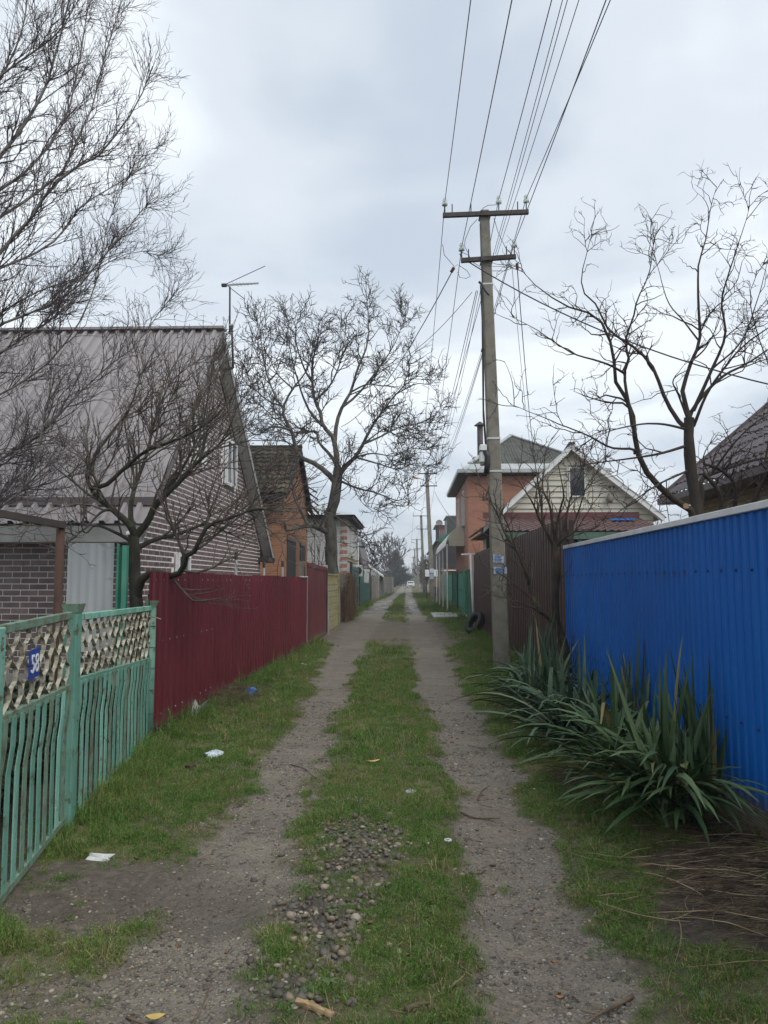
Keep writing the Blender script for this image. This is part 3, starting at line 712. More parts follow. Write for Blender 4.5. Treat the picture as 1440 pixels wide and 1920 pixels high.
# gate of the red fence
gate = thing('sheet_gate', 'plain dark red sheet gate at the far end of the red fence', 'gate', (-2.33, 20, 0))
y0, y1 = yr1+.06, 21.95; xg0, xg1 = red_x(yr1), -2.34
MB().prism([(xg0, y0, .1), (xg0+.02, y0, .1), (xg0+.02, y0, 1.98), (xg0, y0, 1.98)], (xg1-xg0, y1-y0, -.05)).build('leaf_panel', K['red_sheet'], gate)
for z in (.14, 1.90): MB().bar((xg0+.03, y0, z), (xg1+.03, y1, z-.05), .03, .05).build('frame_rail', K['red_sheet'], gate)
MB().bar((xg1+.03, y1-.02, .1), (xg1+.03, y1-.02, 1.9), .04).build('frame_stile', K['steel_dark'], gate)
MB().box((xg1+.03, y1-.14, .95), (xg1+.06, y1-.06, 1.15)).build('latch', K['steel_dark'], gate)
gp = thing('gate_post', 'leaning white concrete post beside the dark red gate', 'post', (-2.3, 22.2, 0))
MB().bar((-2.34, 22.2, -.2), (-2.40, 22.2, 2.0), .15).build('shaft', K['fascia'], gp, bevel=.01)
p2 = at(570, 1052, 17.75)
gp = thing('gate_post', 'weathered wooden post where red fence and red gate meet', 'post', (p2[0], 17.75, 0))
MB().bar((p2[0]-.05, 17.75, 0), (p2[0]-.05, 17.75, p2[2]), .13).build('shaft', K['wood_grey'], gp)

# ---- turquoise fence with gate, left foreground
GA = np.array([-1.90, 3.62]); GB = np.array([-2.13, 4.86]); GC = np.array([-2.47, 7.36])
tq = thing('picket_fence', 'old turquoise metal fence panel with cream lattice top beside the red fence', 'fence', (GB[0], 6.1, 0))
tg = thing('picket_gate', 'mossy turquoise metal gate with cream lattice top at the left edge', 'gate', (GA[0], 4.2, 0))
def pick(parent, a, b, ztop, zmid0, zmid1, zbot, n, m, mrail, seed, sag=0.0):
    g = np.random.default_rng(seed); a3 = lambda t, z: (a[0]+(b[0]-a[0])*t, a[1]+(b[1]-a[1])*t, z)
    d = (b-a)/np.linalg.norm(b-a); L = np.linalg.norm(b-a); nrm = np.array([d[1], -d[0]])
    zt0, zt1 = ztop
    MB().bar(a3(0, zt0), a3(1, zt1), .035, .045).build('top_rail', mrail, parent, bevel=.004)
    MB().bar(a3(0, zmid0), a3(1, zmid1), .035, .05).build('middle_rail', mrail, parent, bevel=.004)
    MB().bar(a3(0, zbot), a3(1, zbot+.02), .03, .04).build('bottom_rail', K['green_moss'], parent, bevel=.004)
    for i in range(n):
        t = (i+.55)/n; zz1 = zmid0+(zmid1-zmid0)*t-.01; k = 7; W = .064
        pts = []; ph = g.uniform(0, 6); bend = g.normal(0, .006); top = g.uniform(.0, .02)
        for j in range(k):
            s = j/(k-1); z = zbot+.01+(zz1-zbot)*s
            off = .6*bend*math.sin(s*3.1)+.003*math.sin(s*9+ph)+(.012 if j >= k-2 else 0)*(.5+g.uniform(0, .4)); outn = .012+.002*math.sin(s*6+ph*.5)+(.012 if j >= k-2 else 0)
            pts.append((t*L+off, outn, z))
        mb = MB(); V = []
        for u, o, z in pts:
            c = a+d*u+nrm*o
            V += [(*(c-d*W/2), z), (*(c+d*W/2), z), (*(c+d*W/2-nrm*.006), z), (*(c-d*W/2-nrm*.006), z)]
        F = []
        for j in range(k-1):
            o = 4*j; F += [(o, o+1, o+5, o+4), (o+1, o+2, o+6, o+5), (o+2, o+3, o+7, o+6), (o+3, o, o+4, o+7)]
        F += [(3, 2, 1, 0), (4*k-4, 4*k-3, 4*k-2, 4*k-1)]
        mb.add(V, F).build('slat', m[i % len(m)] if isinstance(m, list) else m, parent)
    # wavy lattice strips: mirrored pairs that meet, honeycomb openings
    ns = int(L/.09)
    for i in range(ns):
        t = (i+.5)/ns; u0 = t*L; zt = zt0+(zt1-zt0)*t-.022; zm = zmid0+(zmid1-zmid0)*t+.024; k = 15
        V = []; dep = .022; per = .19
        for j in range(k):
            z = zm+(zt-zm)*j/(k-1); ph = (z/per*2*math.pi)
            sg = 1 if i % 2 else -1
            q = math.sin(ph); q = max(-1, min(1, q*1.5))
            u = u0+sg*.04*q+g.normal(0, .004)
            for dd in (-dep/2, dep/2):
                for du in (-.004, .004):
                    c = a+d*(u+du)+nrm*dd; V.append((*c, z))
        F = []
        for j in range(k-1):
            o = 4*j; F += [(o, o+1, o+5, o+4), (o+1, o+3, o+7, o+5), (o+3, o+2, o+6, o+7), (o+2, o, o+4, o+6)]
        MB().add(V, F).build('lattice_strip', K['lattice'], parent)
pick(tg, GA-(GB-GA)*.1, GB-np.array([-.012, .07]), (1.325, 1.335), .905, .885, .07, 10, [K['green_moss'], K['green_paint'], K['green_paint']], K['green_moss'], 5)
pick(tq, GB+np.array([-.008, .06]), GC-np.array([-.008, .05]), (1.315, 1.29), .905, .80, .03, 19, [K['green_paint'], K['green_paint'], K['green_paint'], K['green_moss']], K['green_paint'], 6)
def post(parent, p, h, w, m, flare=True):
    MB().bar((p[0], p[1], -.1), (p[0], p[1], h), w, w, up=(0, 1, 0)).build('post', m, parent, bevel=.006)
    if flare: MB().bar((p[0], p[1], h-.002), (p[0], p[1], h+.055), w*1.05, w*1.05, up=(0, 1, 0), w2=w*1.32, h2=w*1.32).build('post_cap', K['green_moss'], parent)
post(tq, GB, 1.35, .085, K['green_paint']); post(tg, GA-(GB-GA)*.13, 1.34, .07, K['green_paint'], False)
MB().tube([(GC[0], GC[1], -.1), (GC[0], GC[1], 1.30)], .05, 12).build('post', K['green_paint'], tq, smooth=True)
MB().tube([(GC[0], GC[1], 1.301), (GC[0]+.005, GC[1], 1.36)], [.052, .07], 10).build('post_cap', K['green_moss'], tq)
for z in (.30, .52, .72, .92, 1.12):
    MB().tube([(GC[0]+.053*math.cos(q), GC[1]+.053*math.sin(q), z+.004*math.sin(3*q)) for q in np.linspace(0, 6.28, 13)], .0022, 4).build('wire_tie', K['cable'], tq)
MB().tube([at(270, 1155, 7.25), at(290, 1157, 7.2), at(302, 1161, 7.15)], .006, 5).build('wire_end', K['straw'], tq)
# house number on the lattice
sg = thing('house_number_sign', 'small blue plate with white number 58 on the lattice of the turquoise gate', 'sign')
dg = (GB-GA)/np.linalg.norm(GB-GA); ng_ = np.array([dg[1], -dg[0]])
pc = GA+dg*.34; pz = 1.125; base = (pc[0]+ng_[0]*.03, pc[1]+ng_[1]*.03, pz); sg.location = base
K['sign_blue'] = mat('enamel blue', [(0.008,0.045,0.30),(0.012,0.055,0.34)], 5, 0.35, wear=((0.35,0.38,0.45), 26, 0.62, 0.72))
K['sign_white'] = mat('enamel white', [(0.72,0.74,0.76),(0.8,0.81,0.82)], 5, 0.4)
angg = math.atan2(dg[1], dg[0]); tilt = R(-3)
sg.rotation_euler = (0, 0, angg)
pl = link('plate', MB().box((-.088, -.005, -.075), (.088, 0, .075)).mesh('plate', K['sign_blue']), sg, rot=(0, tilt, 0))
for dx in (-.074, .074): link('bolt', MB().lathe([(.006, 0), (.006, -.004), (.003, -.006)], n=6, axis='y').mesh('bolt', K['rust']), sg, (dx, -.0055, .0), rot=(0, tilt, 0))
fc = bpy.data.curves.new('digits', 'FONT'); fc.body = '58'; fc.size = .135; fc.extrude = .0015; fc.align_x = 'CENTER'; fc.align_y = 'CENTER'
fo = bpy.data.objects.new('digits_text', fc); C.objects.link(fo)
bpy.context.view_layer.update()
dme = bpy.data.meshes.new_from_object(fo.evaluated_get(bpy.context.evaluated_depsgraph_get())); bpy.data.objects.remove(fo)
dme.materials.clear(); dme.materials.append(K['sign_white'])
link('digits', dme, sg, (0, -.0072, -.004), (math.pi/2, 0, 0), (1.05, 1, 1))

# ---- far left fences
cf = thing('slab_fence', 'ochre limewashed concrete slab fence panel beyond the white gate post', 'fence', (-2.42, 25, 0))
for i in range(7): MB().box((-2.48, 22.55, .02+i*.20), (-2.42, 26.6, .212+i*.20)).build('slab', K['ochre_slab'], cf, bevel=.012)
MB().box((-2.485, 22.55, 1.425), (-2.415, 26.6, 1.49)).build('coping', K['ochre_slab'], cf)
for y in np.arange(22.7, 26.5, .19): MB().box((-2.47, y, 1.49), (-2.43, y+.09, 1.72)).build('baluster', K['ochre_slab'], cf)
MB().box((-2.485, 22.55, 1.72), (-2.415, 26.6, 1.77)).build('top_rail', K['ochre_slab'], cf)
for y in (22.5, 26.7): MB().box((-2.52, y-.07, -.1), (-2.38, y+.07, 1.8)).build('post', K['ochre_slab'], cf)
bf = thing('board_fence', 'grey brown board fence half hidden by dry vines', 'fence', (-2.45, 30, 0))
y = 26.9; k = 0
while y < 34.5:
    wv = rng.uniform(.16, .22); MB().box((-2.49-.02*(k % 2), y, .02), (-2.465-.02*(k % 2), y+wv, rng.uniform(1.7, 1.85))).build('board', K['wood_grey'], bf); y += wv+.006; k += 1
for z in (.5, 1.4): MB().box((-2.55, 26.9, z-.03), (-2.512, 34.5, z+.03)).build('rail', K['wood_grey'], bf)
vn = MB()
for i in range(420):
    y0 = rng.uniform(28.2, 33.5); x0 = -2.42+rng.normal(0, .07); h = rng.uniform(.7, 1.9)*(1 if y0 > 30 else .8)
    p = [(x0, y0, h), (x0+rng.uniform(.0, .15), y0+rng.normal(0, .2), h-rng.uniform(.0, .3)), (x0+rng.uniform(.02, .2), y0+rng.normal(0, .35), max(.02, h-rng.uniform(.5, 1.3)))]
    vn.tube(p, rng.uniform(.006, .012), 3, False)
vo = vn.build('dry_vine', K['dry_vine']); tag(vo, 'mass of dry brown vine stems hanging over the board fence', 'vine', kind='stuff')
tf = thing('sheet_gate', 'dark teal sheet metal gate beyond the dry vines on the left', 'gate', (-2.8, 44, 0))
for y0, y1, x0, x1 in ((35.2, 44.6, -2.62, -2.86), (44.8, 54.5, -2.86, -2.72)):
    n = 4
    for i in range(n):
        a, b = i/n, (i+1)/n
        MB().prism([(x0+(x1-x0)*a, y0+(y1-y0)*a, .1), (x0+(x1-x0)*a+.03, y0+(y1-y0)*a, .1), (x0+(x1-x0)*a+.03, y0+(y1-y0)*a, 2.25), (x0+(x1-x0)*a, y0+(y1-y0)*a, 2.25)], ((x1-x0)/n, (y1-y0)/n-.03, 0)).build('panel', K['teal'], tf)
    for z in (.3, 1.3, 2.1): MB().bar((x0+.05, y0, z), (x1+.05, y1-.05, z), .04, .06).build('rail', K['teal'], tf)
for x, y in ((-2.6, 35.1), (-2.84, 44.7), (-2.7, 54.6)): MB().box((x-.06, y-.06, 0), (x+.06, y+.06, 2.4)).build('post', K['steel_dark'], tf)
def simple_fence(name, label, cat, xs, ys, h, m, pw, group=None):
    t = thing(name, label, cat, (xs[0], (ys[0]+ys[1])/2, 0), group); y = ys[0]
    while y < ys[1]:
        a = (y-ys[0])/(ys[1]-ys[0]); x = xs[0]+(xs[1]-xs[0])*a
        MB().box((x-.03, y, .03), (x+.0, min(y+pw-.02, ys[1]), h+rng.normal(0, .01))).build('board' if pw < 1 else 'panel', m, t); y += pw
    for i in range(4):
        a = i/3; x = xs[0]+(xs[1]-xs[0])*a; y = ys[0]+(ys[1]-ys[0])*a
        MB().box((x-.0, y-.05, 0), (x+.1, y+.05, h+.1)).build('post', K['concrete'], t)
    return t
simple_fence('board_fence', 'grey board fence beyond the teal gate on the left', 'fence', (-2.6, -2.55), (55, 64), 1.9, K['wood_grey'], .5)
simple_fence('panel_fence', 'blue green panel fence far down the left side', 'fence', (-2.5, -2.4), (64.5, 74), 2.0, K['teal'], 2.3)
simple_fence('panel_fence', 'pale grey panel fence farthest down the left side with concrete posts', 'fence', (-2.4, -2.0), (74.5, 104), 2.0, K['concrete'], 3.0)

# ---- far right fences
gf = thing('net_fence', 'fence of green netting on metal frames beyond the brown fence', 'fence', (2.4, 40, 0))
gx = lambda y: np.interp(y, [27.5, 36, 63], [2.32, 2.62, 2.92])
for (y0, y1, m) in ((27.8, 31.5, 'net_green'), (31.6, 35.9, 'net_green'), (36.1, 41.5, 'net_pale'), (41.7, 47, 'net_green'), (47.2, 53.5, 'net_pale'), (53.7, 62, 'net_pale')):
    mb = MB(); n = 8
    for i in range(n):
        a = y0+(y1-y0)*i/n; b = y0+(y1-y0)*(i+1)/n-.012
        mb.prism([(gx(a)+.012*(i % 2), a, .06), (gx(a)+.012*(i % 2)+.012, a, .06), (gx(a)+.012*(i % 2)+.012, a, 2.02), (gx(a)+.012*(i % 2), a, 2.02)], (gx(b)-gx(a), b-a, 0))
    mb.build('panel', K[m], gf)
    MB().box((gx(y0)-.06, y0-.06, 0), (gx(y0)+.0, y0, 2.15)).build('post', K['net_green'], gf)
    for z in (.25, 1.1, 1.98): MB().bar((gx(y0)-.02, y0, z), (gx(y1)-.02, y1, z), .03, .035).build('rail', K['net_green'], gf)
tg2 = thing('sheet_gate', 'dark teal sheet gate next to the end of the brown fence', 'gate', (2.4, 26.6, 0))
for i in range(3): MB().box((2.30+i*.31, 26.3, .08), (2.60+i*.31, 26.34, 2.15)).build('panel', K['teal'], tg2)
for z in (.5, 1.2, 2.0): MB().box((2.3, 26.26, z), (3.2, 26.3, z+.06)).build('rail', K['teal'], tg2)
p = at(883, 1040, 25.4)
wp = thing('pipe_post', 'thin white pipe post with a short crossarm at the end of the brown fence', 'post', (p[0], 25.4, 0))
pb = at(889, 1158, 25.4)
MB().tube([(pb[0], 25.4, 0), (p[0], 25.4, p[2])], .05, 8).build('shaft', K['white'], wp, smooth=True)
MB().tube([(p[0]-.32, 25.4, p[2]), (p[0]+.45, 25.4, p[2]+.03)], .028, 8).build('crossarm', K['white'], wp)
for i, (x, t_, Y, lb) in enumerate(((826, 1078, 62.5, 'rough brown gatepost, left one at the far end of the green netting'), (835, 1070, 63, 'rough brown gatepost, right one at the far end of the green netting'))):
    p = at(x, t_, Y); q = thing('gate_post', lb, 'post', (p[0], Y, 0), 'gateposts past the green netting')
    MB().bar((p[0], Y, 0), (p[0], Y, p[2]), .42).build('shaft', K['wood_grey'], q, bevel=.03)
# ================================================================== houses
def slope_sheets(parent, e0, e1, up, pw, period, depth, m, name='sheet', duty=.25, flip=1):
    """ribbed roof sheets from eave line e0-e1 up along vector up, one object per sheet"""
    e0, e1, up = map(lambda q: np.array(q, float), (e0, e1, up)); L = np.linalg.norm(e1-e0); d = (e1-e0)/L
    nrm = np.cross(d, up); nrm /= np.linalg.norm(nrm); nrm *= flip
    n = max(1, round(L/pw)); w = L/n
    for i in range(n):
        mb = MB(); V = []; pr = profile(w-.004, period, depth, 1-duty, .1)
        for u, q in pr:
            for b in (0, 1): V.append(e0+d*(i*w+u)+nrm*(q+.002*(i % 2))+up*b)
        k = len(pr); F = [(2*j, 2*j+2, 2*j+3, 2*j+1) for j in range(k-1)]
        mb.add(V, F); mb.build(name, m, parent)
def tile_rows(parent, e0, e1, up, rows, wave, depth, m, step=.03, name='tile_row', clip=None, maxn=None):
    """wavy rows that overlap like tile or metal tile. clip(row fraction) gives (t0, t1) along the eave"""
    e0, e1, up = map(lambda q: np.array(q, float), (e0, e1, up)); L = np.linalg.norm(e1-e0); d = (e1-e0)/L
    nrm = np.cross(d, up); nrm /= np.linalg.norm(nrm)
    if nrm[2] < 0: nrm = -nrm
    for r in range(rows):
        t0, t1 = clip((r+.5)/rows) if clip else (0, 1)
        nseg = max(2, int(L*(t1-t0)/wave)*6); V = []
        for j in range(nseg+1):
            u = L*(t0+(t1-t0)*j/nseg); w = depth*(0.5+0.5*math.cos(2*math.pi*u/wave))
            jit = rng.normal(0, .002)
            V += [e0+d*u+up*(r/rows)+nrm*(w+step+jit-.02), e0+d*u+up*(r/rows)+nrm*(w+step+jit), e0+d*u+up*((r+1)/rows+.01)+nrm*(w*.9+.002)]
        F = []
        for j in range(nseg): F += [(3*j, 3*j+3, 3*j+4, 3*j+1), (3*j+1, 3*j+4, 3*j+5, 3*j+2)]
        MB().add(V, F).build(name, m, parent)
def brick_wall(parent, org, ud, nrm, W, H, L, h, j, inside, m, nmax=300, vis=None):
    """bricks proud of a mortar backing. the largest in the picture are single objects, the rest one joined part"""
    org, ud, nrm = map(lambda q: np.array(q, float), (org, ud, nrm)); zd = np.array([0, 0, 1.0]); items = []
    for r in range(int(H/h)):
        off = (r % 2)*L/2; c = -1
        while c*L+off < W:
            a = max(0, c*L+off); b = min(W, (c+1)*L+off); c += 1
            if b-a < .05: continue
            u = (a+b)/2; z = (r+.5)*h
            if not inside(u, z): continue
            p = org+ud*u+zd*z; s = seen(p); big = 0
            if s and -30 < s[0] < 1470 and -30 < s[1] < 1950 and (vis is None or vis(*s[:2])): big = (b-a)*h/s[2]**2*abs(np.dot((p-np.array([0, 0, EYE]))/s[2], nrm))
            items.append((big, p, b-a-j, h-j))
    items.sort(key=lambda q: -q[0]); cache = {}
    base = np.array(parent.location); ang = math.atan2(ud[1], ud[0]); t = .012
    for k, (big, p, l, hh) in enumerate(items[:nmax]):
        if big <= 0: nmax = k; break
        key = round(l, 2)
        if key not in cache: cache[key] = MB().box((-l/2, -t/2, -hh/2), (l/2, t/2, hh/2)).mesh('brick', m)
        link('brick', cache[key], parent, p-base+nrm*(t/2-.0075+rng.uniform(-.001, .001)), (0, 0, ang))
    if len(items) > nmax:
        mb = MB()
        for big, p, l, hh in items[nmax:]:
            q = p+nrm*(t/2-.0075); a = ud*l/2; b = nrm*t/2; c = zd*hh/2
            mb.add([q-a+b-c, q+a+b-c, q+a+b+c, q-a+b+c, q-a-b-c, q+a-b-c, q+a-b+c, q-a-b+c], [(0,1,2,3),(0,4,5,1),(1,5,6,2),(2,6,7,3),(3,7,4,0)])
        o = mb.build('bricks', m, parent); o['kind'] = 'stuff'
def window(parent, org, ud, nrm, w, h, m=None, bars=1, fw=.07, sill=True, curtain=False):
    """framed window: frame > pane, mullion; org is the lower left corner on the wall face"""
    m = m or K['white']; org, ud, nrm = map(lambda q: np.array(q, float), (org, ud, nrm)); z = np.array([0, 0, 1.0])
    def rect(mb, u0, u1, z0, z1, d0, d1):
        P = [org+ud*u+z*q+nrm*d for u, q, d in ((u0,z0,d0),(u1,z0,d0),(u1,z0,d1),(u0,z0,d1),(u0,z1,d0),(u1,z1,d0),(u1,z1,d1),(u0,z1,d1))]
        return mb.add(P, [(0,3,2,1),(4,5,6,7),(0,1,5,4),(1,2,6,5),(2,3,7,6),(3,0,4,7)])
    mb = MB(); rect(mb, 0, fw, 0, h, -.02, .045); rect(mb, w-fw, w, 0, h, -.02, .045); rect(mb, fw, w-fw, 0, fw, -.02, .043); rect(mb, fw, w-fw, h-fw, h, -.02, .043)
    fr = mb.build('window', m, parent)
    rect(MB(), fw, w-fw, fw, h-fw, -.005, .012).build('pane', K['glass'], fr)
    for i in range(bars):
        u = fw+(w-2*fw)*(i+1)/(bars+1); rect(MB(), u-.025, u+.025, fw+.002, h-fw-.002, .0125, .038).build('mullion', m, fr)
    if sill: rect(MB(), -.06, w+.06, -.05, -.003, -.02, .12).build('sill', K['zinc'], fr)
    return fr
DN = np.array([0, 0, 1.0])
# ---- brown brick house, left
h1 = thing('brick_house', 'big house of dark brown brick with white joints and a mauve metal roof', 'house', (-3.97, 15.5, 0))
GX = -3.97; VX = -3.72; RY, RZ = 15.1, 6.62; NY, NZ = 10.72, 2.36; FY, FZ = 21.3, 2.2
s1 = (RZ-NZ)/(RY-NY); s2 = (RZ-FZ)/(FY-RY)
def roof_z(y): return RZ-(RY-y)*s1 if y < RY else RZ-(y-RY)*s2
WN, WF = 11.2, 20.7
MB().prism([(GX-.03, WN+.03, 0), (GX-.03, WF, 0), (GX-.03, WF, roof_z(WF)-.2), (GX-.03, RY, RZ-.2), (GX-.03, WN+.03, roof_z(WN)-.2)], (-8.5, 0, 0)).build('wall', K['mortar_white'], h1)
wins = []
def win_px(x0, y0, x1, y1):
    a = atX(x0, y1, GX); b = atX(x1, y0, GX); return a[1], b[1], min(a[2], b[2]), max(a[2], atX(x0, y0, GX)[2])
wdefs = [(421, 818, 442, 908, 1), (364, 768, 384, 862, 1), (329, 1036, 353, 1080, 1)]
for x0, y0, x1, y1, bars in wdefs:
    a = atX(x0, y1, GX); b = atX(x1, y0, GX); bm_ = atX(x0, y0, GX)[2]; ym = (a[1]+b[1])/2
    za = a[2]; zb = bm_
    wins.append((a[1], b[1], za, zb))
    window(h1, (GX+.012, a[1], za), (0, 1, 0), (1, 0, 0), b[1]-a[1], zb-za, bars=bars, sill=False)
def in_gable(u, z):
    y = WN+u
    if z > roof_z(y)-.28: return False
    return not any(a-.1 < y < b+.1 and c-.04 < z < d+.04 for a, b, c, d in wins)
brick_wall(h1, (GX-.03, WN, 0), (0, 1, 0), (1, 0, 0), WF-WN, 6.6, .262, .0885, .023, in_gable, K['brick_brown'], 170, lambda x, y: y < 1090)
brick_wall(h1, (GX-.03, WN+.03, 0), (-1, 0, 0), (0, -1, 0), 6.0, 2.3, .265, .0885, .012, lambda u, z: z > .2, K['brick_brown'], 130, lambda x, y: x < 135 and y < 1330)
MB().box((GX-8.4, WN-.02, -.1), (GX-.01, WN+.03, .2)).build('plinth', K['concrete'], h1)
up1 = np.array([0, RY-NY, RZ-NZ])
slope_sheets(h1, (VX, NY, NZ), (VX-8.8, NY, NZ), up1, 1.1, .22, .055, K['roof_metal'], flip=-1, duty=.36)
up2 = np.array([0, RY-FY, RZ-FZ])
slope_sheets(h1, (VX, FY, FZ), (VX-8.8, FY, FZ), up2, 1.1, .19, .022, K['roof_metal'])
MB().bar((VX+.02, RY, RZ+.03), (VX-8.8, RY, RZ+.03), .26, .05).build('ridge_cap', K['roof_metal'], h1)
a = atX(291, 940, VX); MB().bar((VX+.03, a[1]-.12, roof_z(a[1]-.12)+.05), (VX-8.8, a[1]-.12, roof_z(a[1]-.12)+.05), .10, .12).build('snow_guard', K['roof_strip'], h1)
for x in (20, ): 
    q = at(8, 908, 11.6); MB().bar((q[0]-.5, q[1], q[2]), (q[0]+.28, q[1], q[2]), .09, .09).build('snow_guard', K['roof_strip'], h1)
MB().box((VX-8.8, NY+.02, NZ-.26), (VX-.02, NY+.05, NZ-.03)).build('fascia', K['fascia'], h1)
MB().box((VX-8.8, NY+.05, NZ-.26), (VX-.28, WN+.05, NZ-.22)).build('soffit', K['soffit'], h1)
# verge: barge boards and soffits of the gable overhang
for (ya, za, yb, zb) in ((NY, NZ, RY, RZ), (FY, FZ, RY, RZ)):
    MB().prism([(VX-.0, ya, za-.20), (VX-.0, ya, za-.02), (VX-.0, yb, zb-.02), (VX-.0, yb, zb-.20)], (-.03, 0, 0)).build('barge_board', K['fascia'] if ya > yb else K['roof_strip'], h1)
    MB().prism([(VX-.03, ya, za-.16), (VX-.03, ya, za-.13), (VX-.03, yb, zb-.13), (VX-.03, yb, zb-.16)], (-.235, 0, 0)).build('soffit', K['soffit'], h1)
MB().box((VX-.3, FY-.9, FZ-.14), (VX+.0, FY+.1, FZ-.02)).build('eave_box', K['steel_dark'], h1)
# white corner trim of the gable apex
MB().prism([(GX+.012, RY-.55, RZ-.78), (GX+.012, RY+.65, RZ-.78), (GX+.012, RY, RZ-.26)], (.03, 0, 0)).build('apex_panel', K['soffit'], h1)
# antenna on the gable
ap = atX(437, 690, VX+.12); at0 = at(431, 540, ap[1]); AY = ap[1]
an = thing('tv_antenna', 'tall thin television antenna on a bent mast at the gable of the brown brick house', 'antenna', (ap[0], AY, ap[2]))
wl_ = at(410, 692, AY)
MB().bar((GX, AY, ap[2]-.05), (ap[0], AY, ap[2]), .045).build('wall_arm', K['steel_dark'], an)
mid = at(433, 600, AY)
MB().tube([(ap[0], AY, ap[2]), (mid[0]+.02, AY, mid[2]-.1)], .024, 8).build('mast', K['steel_dark'], an, smooth=True)
MB().tube([(mid[0]-.02, AY, mid[2]-.3), (at0[0], AY, at0[2]+.03)], .019, 8).build('mast', K['steel_dark'], an, smooth=True)
for dz in (-.22, -.05): MB().cbox((mid[0], AY, mid[2]+dz-.06), (.085, .05, .03)).build('clamp', K['zinc'], an)
st = at(436, 640, AY); st2 = at(383, 738, AY-.6); MB().bar((st[0]-.03, AY, st[2]), (st2[0], AY-.6, st2[2]), .05, .03).build('stay', K['fascia'], an)
b0 = at(415, 535, AY); b1 = at(485, 531, AY)
MB().bar(b0, b1, .03, .03).build('boom', K['zinc'], an); MB().cbox((b0[0]+.06, AY, b0[2]), (.1, .06, .06)).build('junction_box', K['cable'], an)
for i in range(7):
    q = b0+(b1-b0)*(.38+.09*i); l = .2-.016*i
    MB().tube([q+np.array([-.03, -l, -.03]), q+np.array([.03, l, .03])], .004, 4).build('element', K['zinc'], an)
q = at(423, 533, AY); e1_ = at(497, 499, AY+.2); e2_ = at(459, 561, AY-.2)
MB().tube([q, e1_], .008, 5).build('whip', K['cable'], an); MB().tube([q, e2_], .008, 5).build('whip', K['cable'], an)

# ---- things behind the turquoise fence
sl1 = thing('asbestos_sheet', 'pale grey corrugated asbestos sheet standing behind the turquoise fence', 'sheet')
a = at(128, 1018, 7.9); b = at(215, 1022, 7.9); pr = [(i*(b[0]-a[0])/36, .008*math.sin(i*math.pi/3.2)) for i in range(37)]
sl1.location = (a[0], 7.9, 0)
V = []; 
for u, d in pr: V += [(u, d, .82), (u, d, a[2])]
link('panel', MB().add(V, [(2*i, 2*i+2, 2*i+3, 2*i+1) for i in range(36)]).mesh('panel', K['slate_pale'], True), sl1)
for u in (.1, .3): MB().box((a[0]+u, 7.93, 0), (a[0]+u+.05, 7.98, a[2]-.1)).build('batten', K['wood_grey'], sl1)
c = at(241, 1023, 8.0); gs = thing('green_board', 'faded green sheet next to the pale asbestos sheet', 'sheet', (b[0]+.1, 8.0, 0))
MB().box((b[0]+.005, 7.99, .6), (c[0]-.05, 8.01, c[2]-.02)).build('panel', K['green_sheet'], gs)
MB().box((c[0]-.05, 7.96, .05), (c[0], 8.02, c[2])).build('edge_trim', K['net_pale'], gs)
MB().box((b[0], 7.965, .05), (b[0]+.02, 7.988, c[2]+.02)).build('edge_trim', K['net_pale'], gs)
tr_ = thing('grape_trellis', 'rusty pipe post with a thin dark beam behind the turquoise gate', 'trellis')
a = at(114, 985, 6.3); tr_.location = (a[0], 6.3, 0)
MB().tube([(a[0], 6.3, 0), (a[0], 6.3, a[2])], .035, 10).build('post', K['rust'], tr_, smooth=True)
b = at(-60, 952, 5.4); MB().bar(a+np.array([.03, 0, 0]), b, .04, .055).build('beam', K['steel_dark'], tr_)
q = at(-60, 952, 5.4); MB().tube([(q[0], q[1], 0), tuple(q)], .035, 8).build('post', K['rust'], tr_)

# ---- old orange brick house with tile roof, left
h2 = thing('brick_house', 'old orange brick house with a mossy broken tile roof behind the walnut tree', 'house', (-4.3, 29, 0))
ez = at(520, 912, 25.9)[2]; rz = atX(556, 832, -4.2)[2]; ry = 29.4
MB().prism([(-4.3, 26.2, 0), (-4.3, 32.7, 0), (-4.3, 32.7, ez), (-4.3, ry, rz-.15), (-4.3, 26.2, ez)], (-7, 0, 0)).build('wall', K['orange_brick'], h2)
tile_rows(h2, (-11.2, 25.75, ez-.28), (-4.12, 25.75, ez-.28), (0, ry-25.75, rz-ez+.28), 11, .3, .05, K['old_tile'], .05)
tile_rows(h2, (-11.2, 33.1, ez-.28), (-4.12, 33.1, ez-.28), (0, ry-33.1, rz-ez+.28), 8, .3, .05, K['old_tile'], .05)
MB().bar((-11.2, ry, rz+.03), (-4.1, ry, rz+.03), .22, .1).build('ridge_cap', K['old_tile'], h2)
for s in (25.8, 33.0): MB().bar((-4.14, s, ez-.33), (-4.14, ry, rz-.08), .05, .16).build('barge_board', K['wood_dark'], h2)
MB().box((-11, 25.8, ez-.42), (-4.1, 25.9, ez-.28)).build('gutter', K['wood_dark'], h2)
for (x0, x1, y0, y1) in ((538, 553, 1012, 1085), (562, 571, 1022, 1085)):
    a = atX(x0, y0, -4.3); b = atX(x1, y1, -4.3); a2 = a[2]
    MB().box((-4.32, a[1], 1.0), (-4.27, b[1], a2)).build('shutter', K['wood_dark'], h2)
    MB().box((-4.31, a[1]-.08, a2), (-4.25, b[1]+.08, a2+.12)).build('lintel', K['wood_grey'], h2)
q = MB()
for i in range(9):
    y = 31.5+i*.16; q.bar((-4.5, y, ez+.9-.12*i), (-3.75, y, ez+.35-.16*i+rng.normal(0, .06)), .1, .05)
q.build('broken_eave', K['wood_dark'], h2)

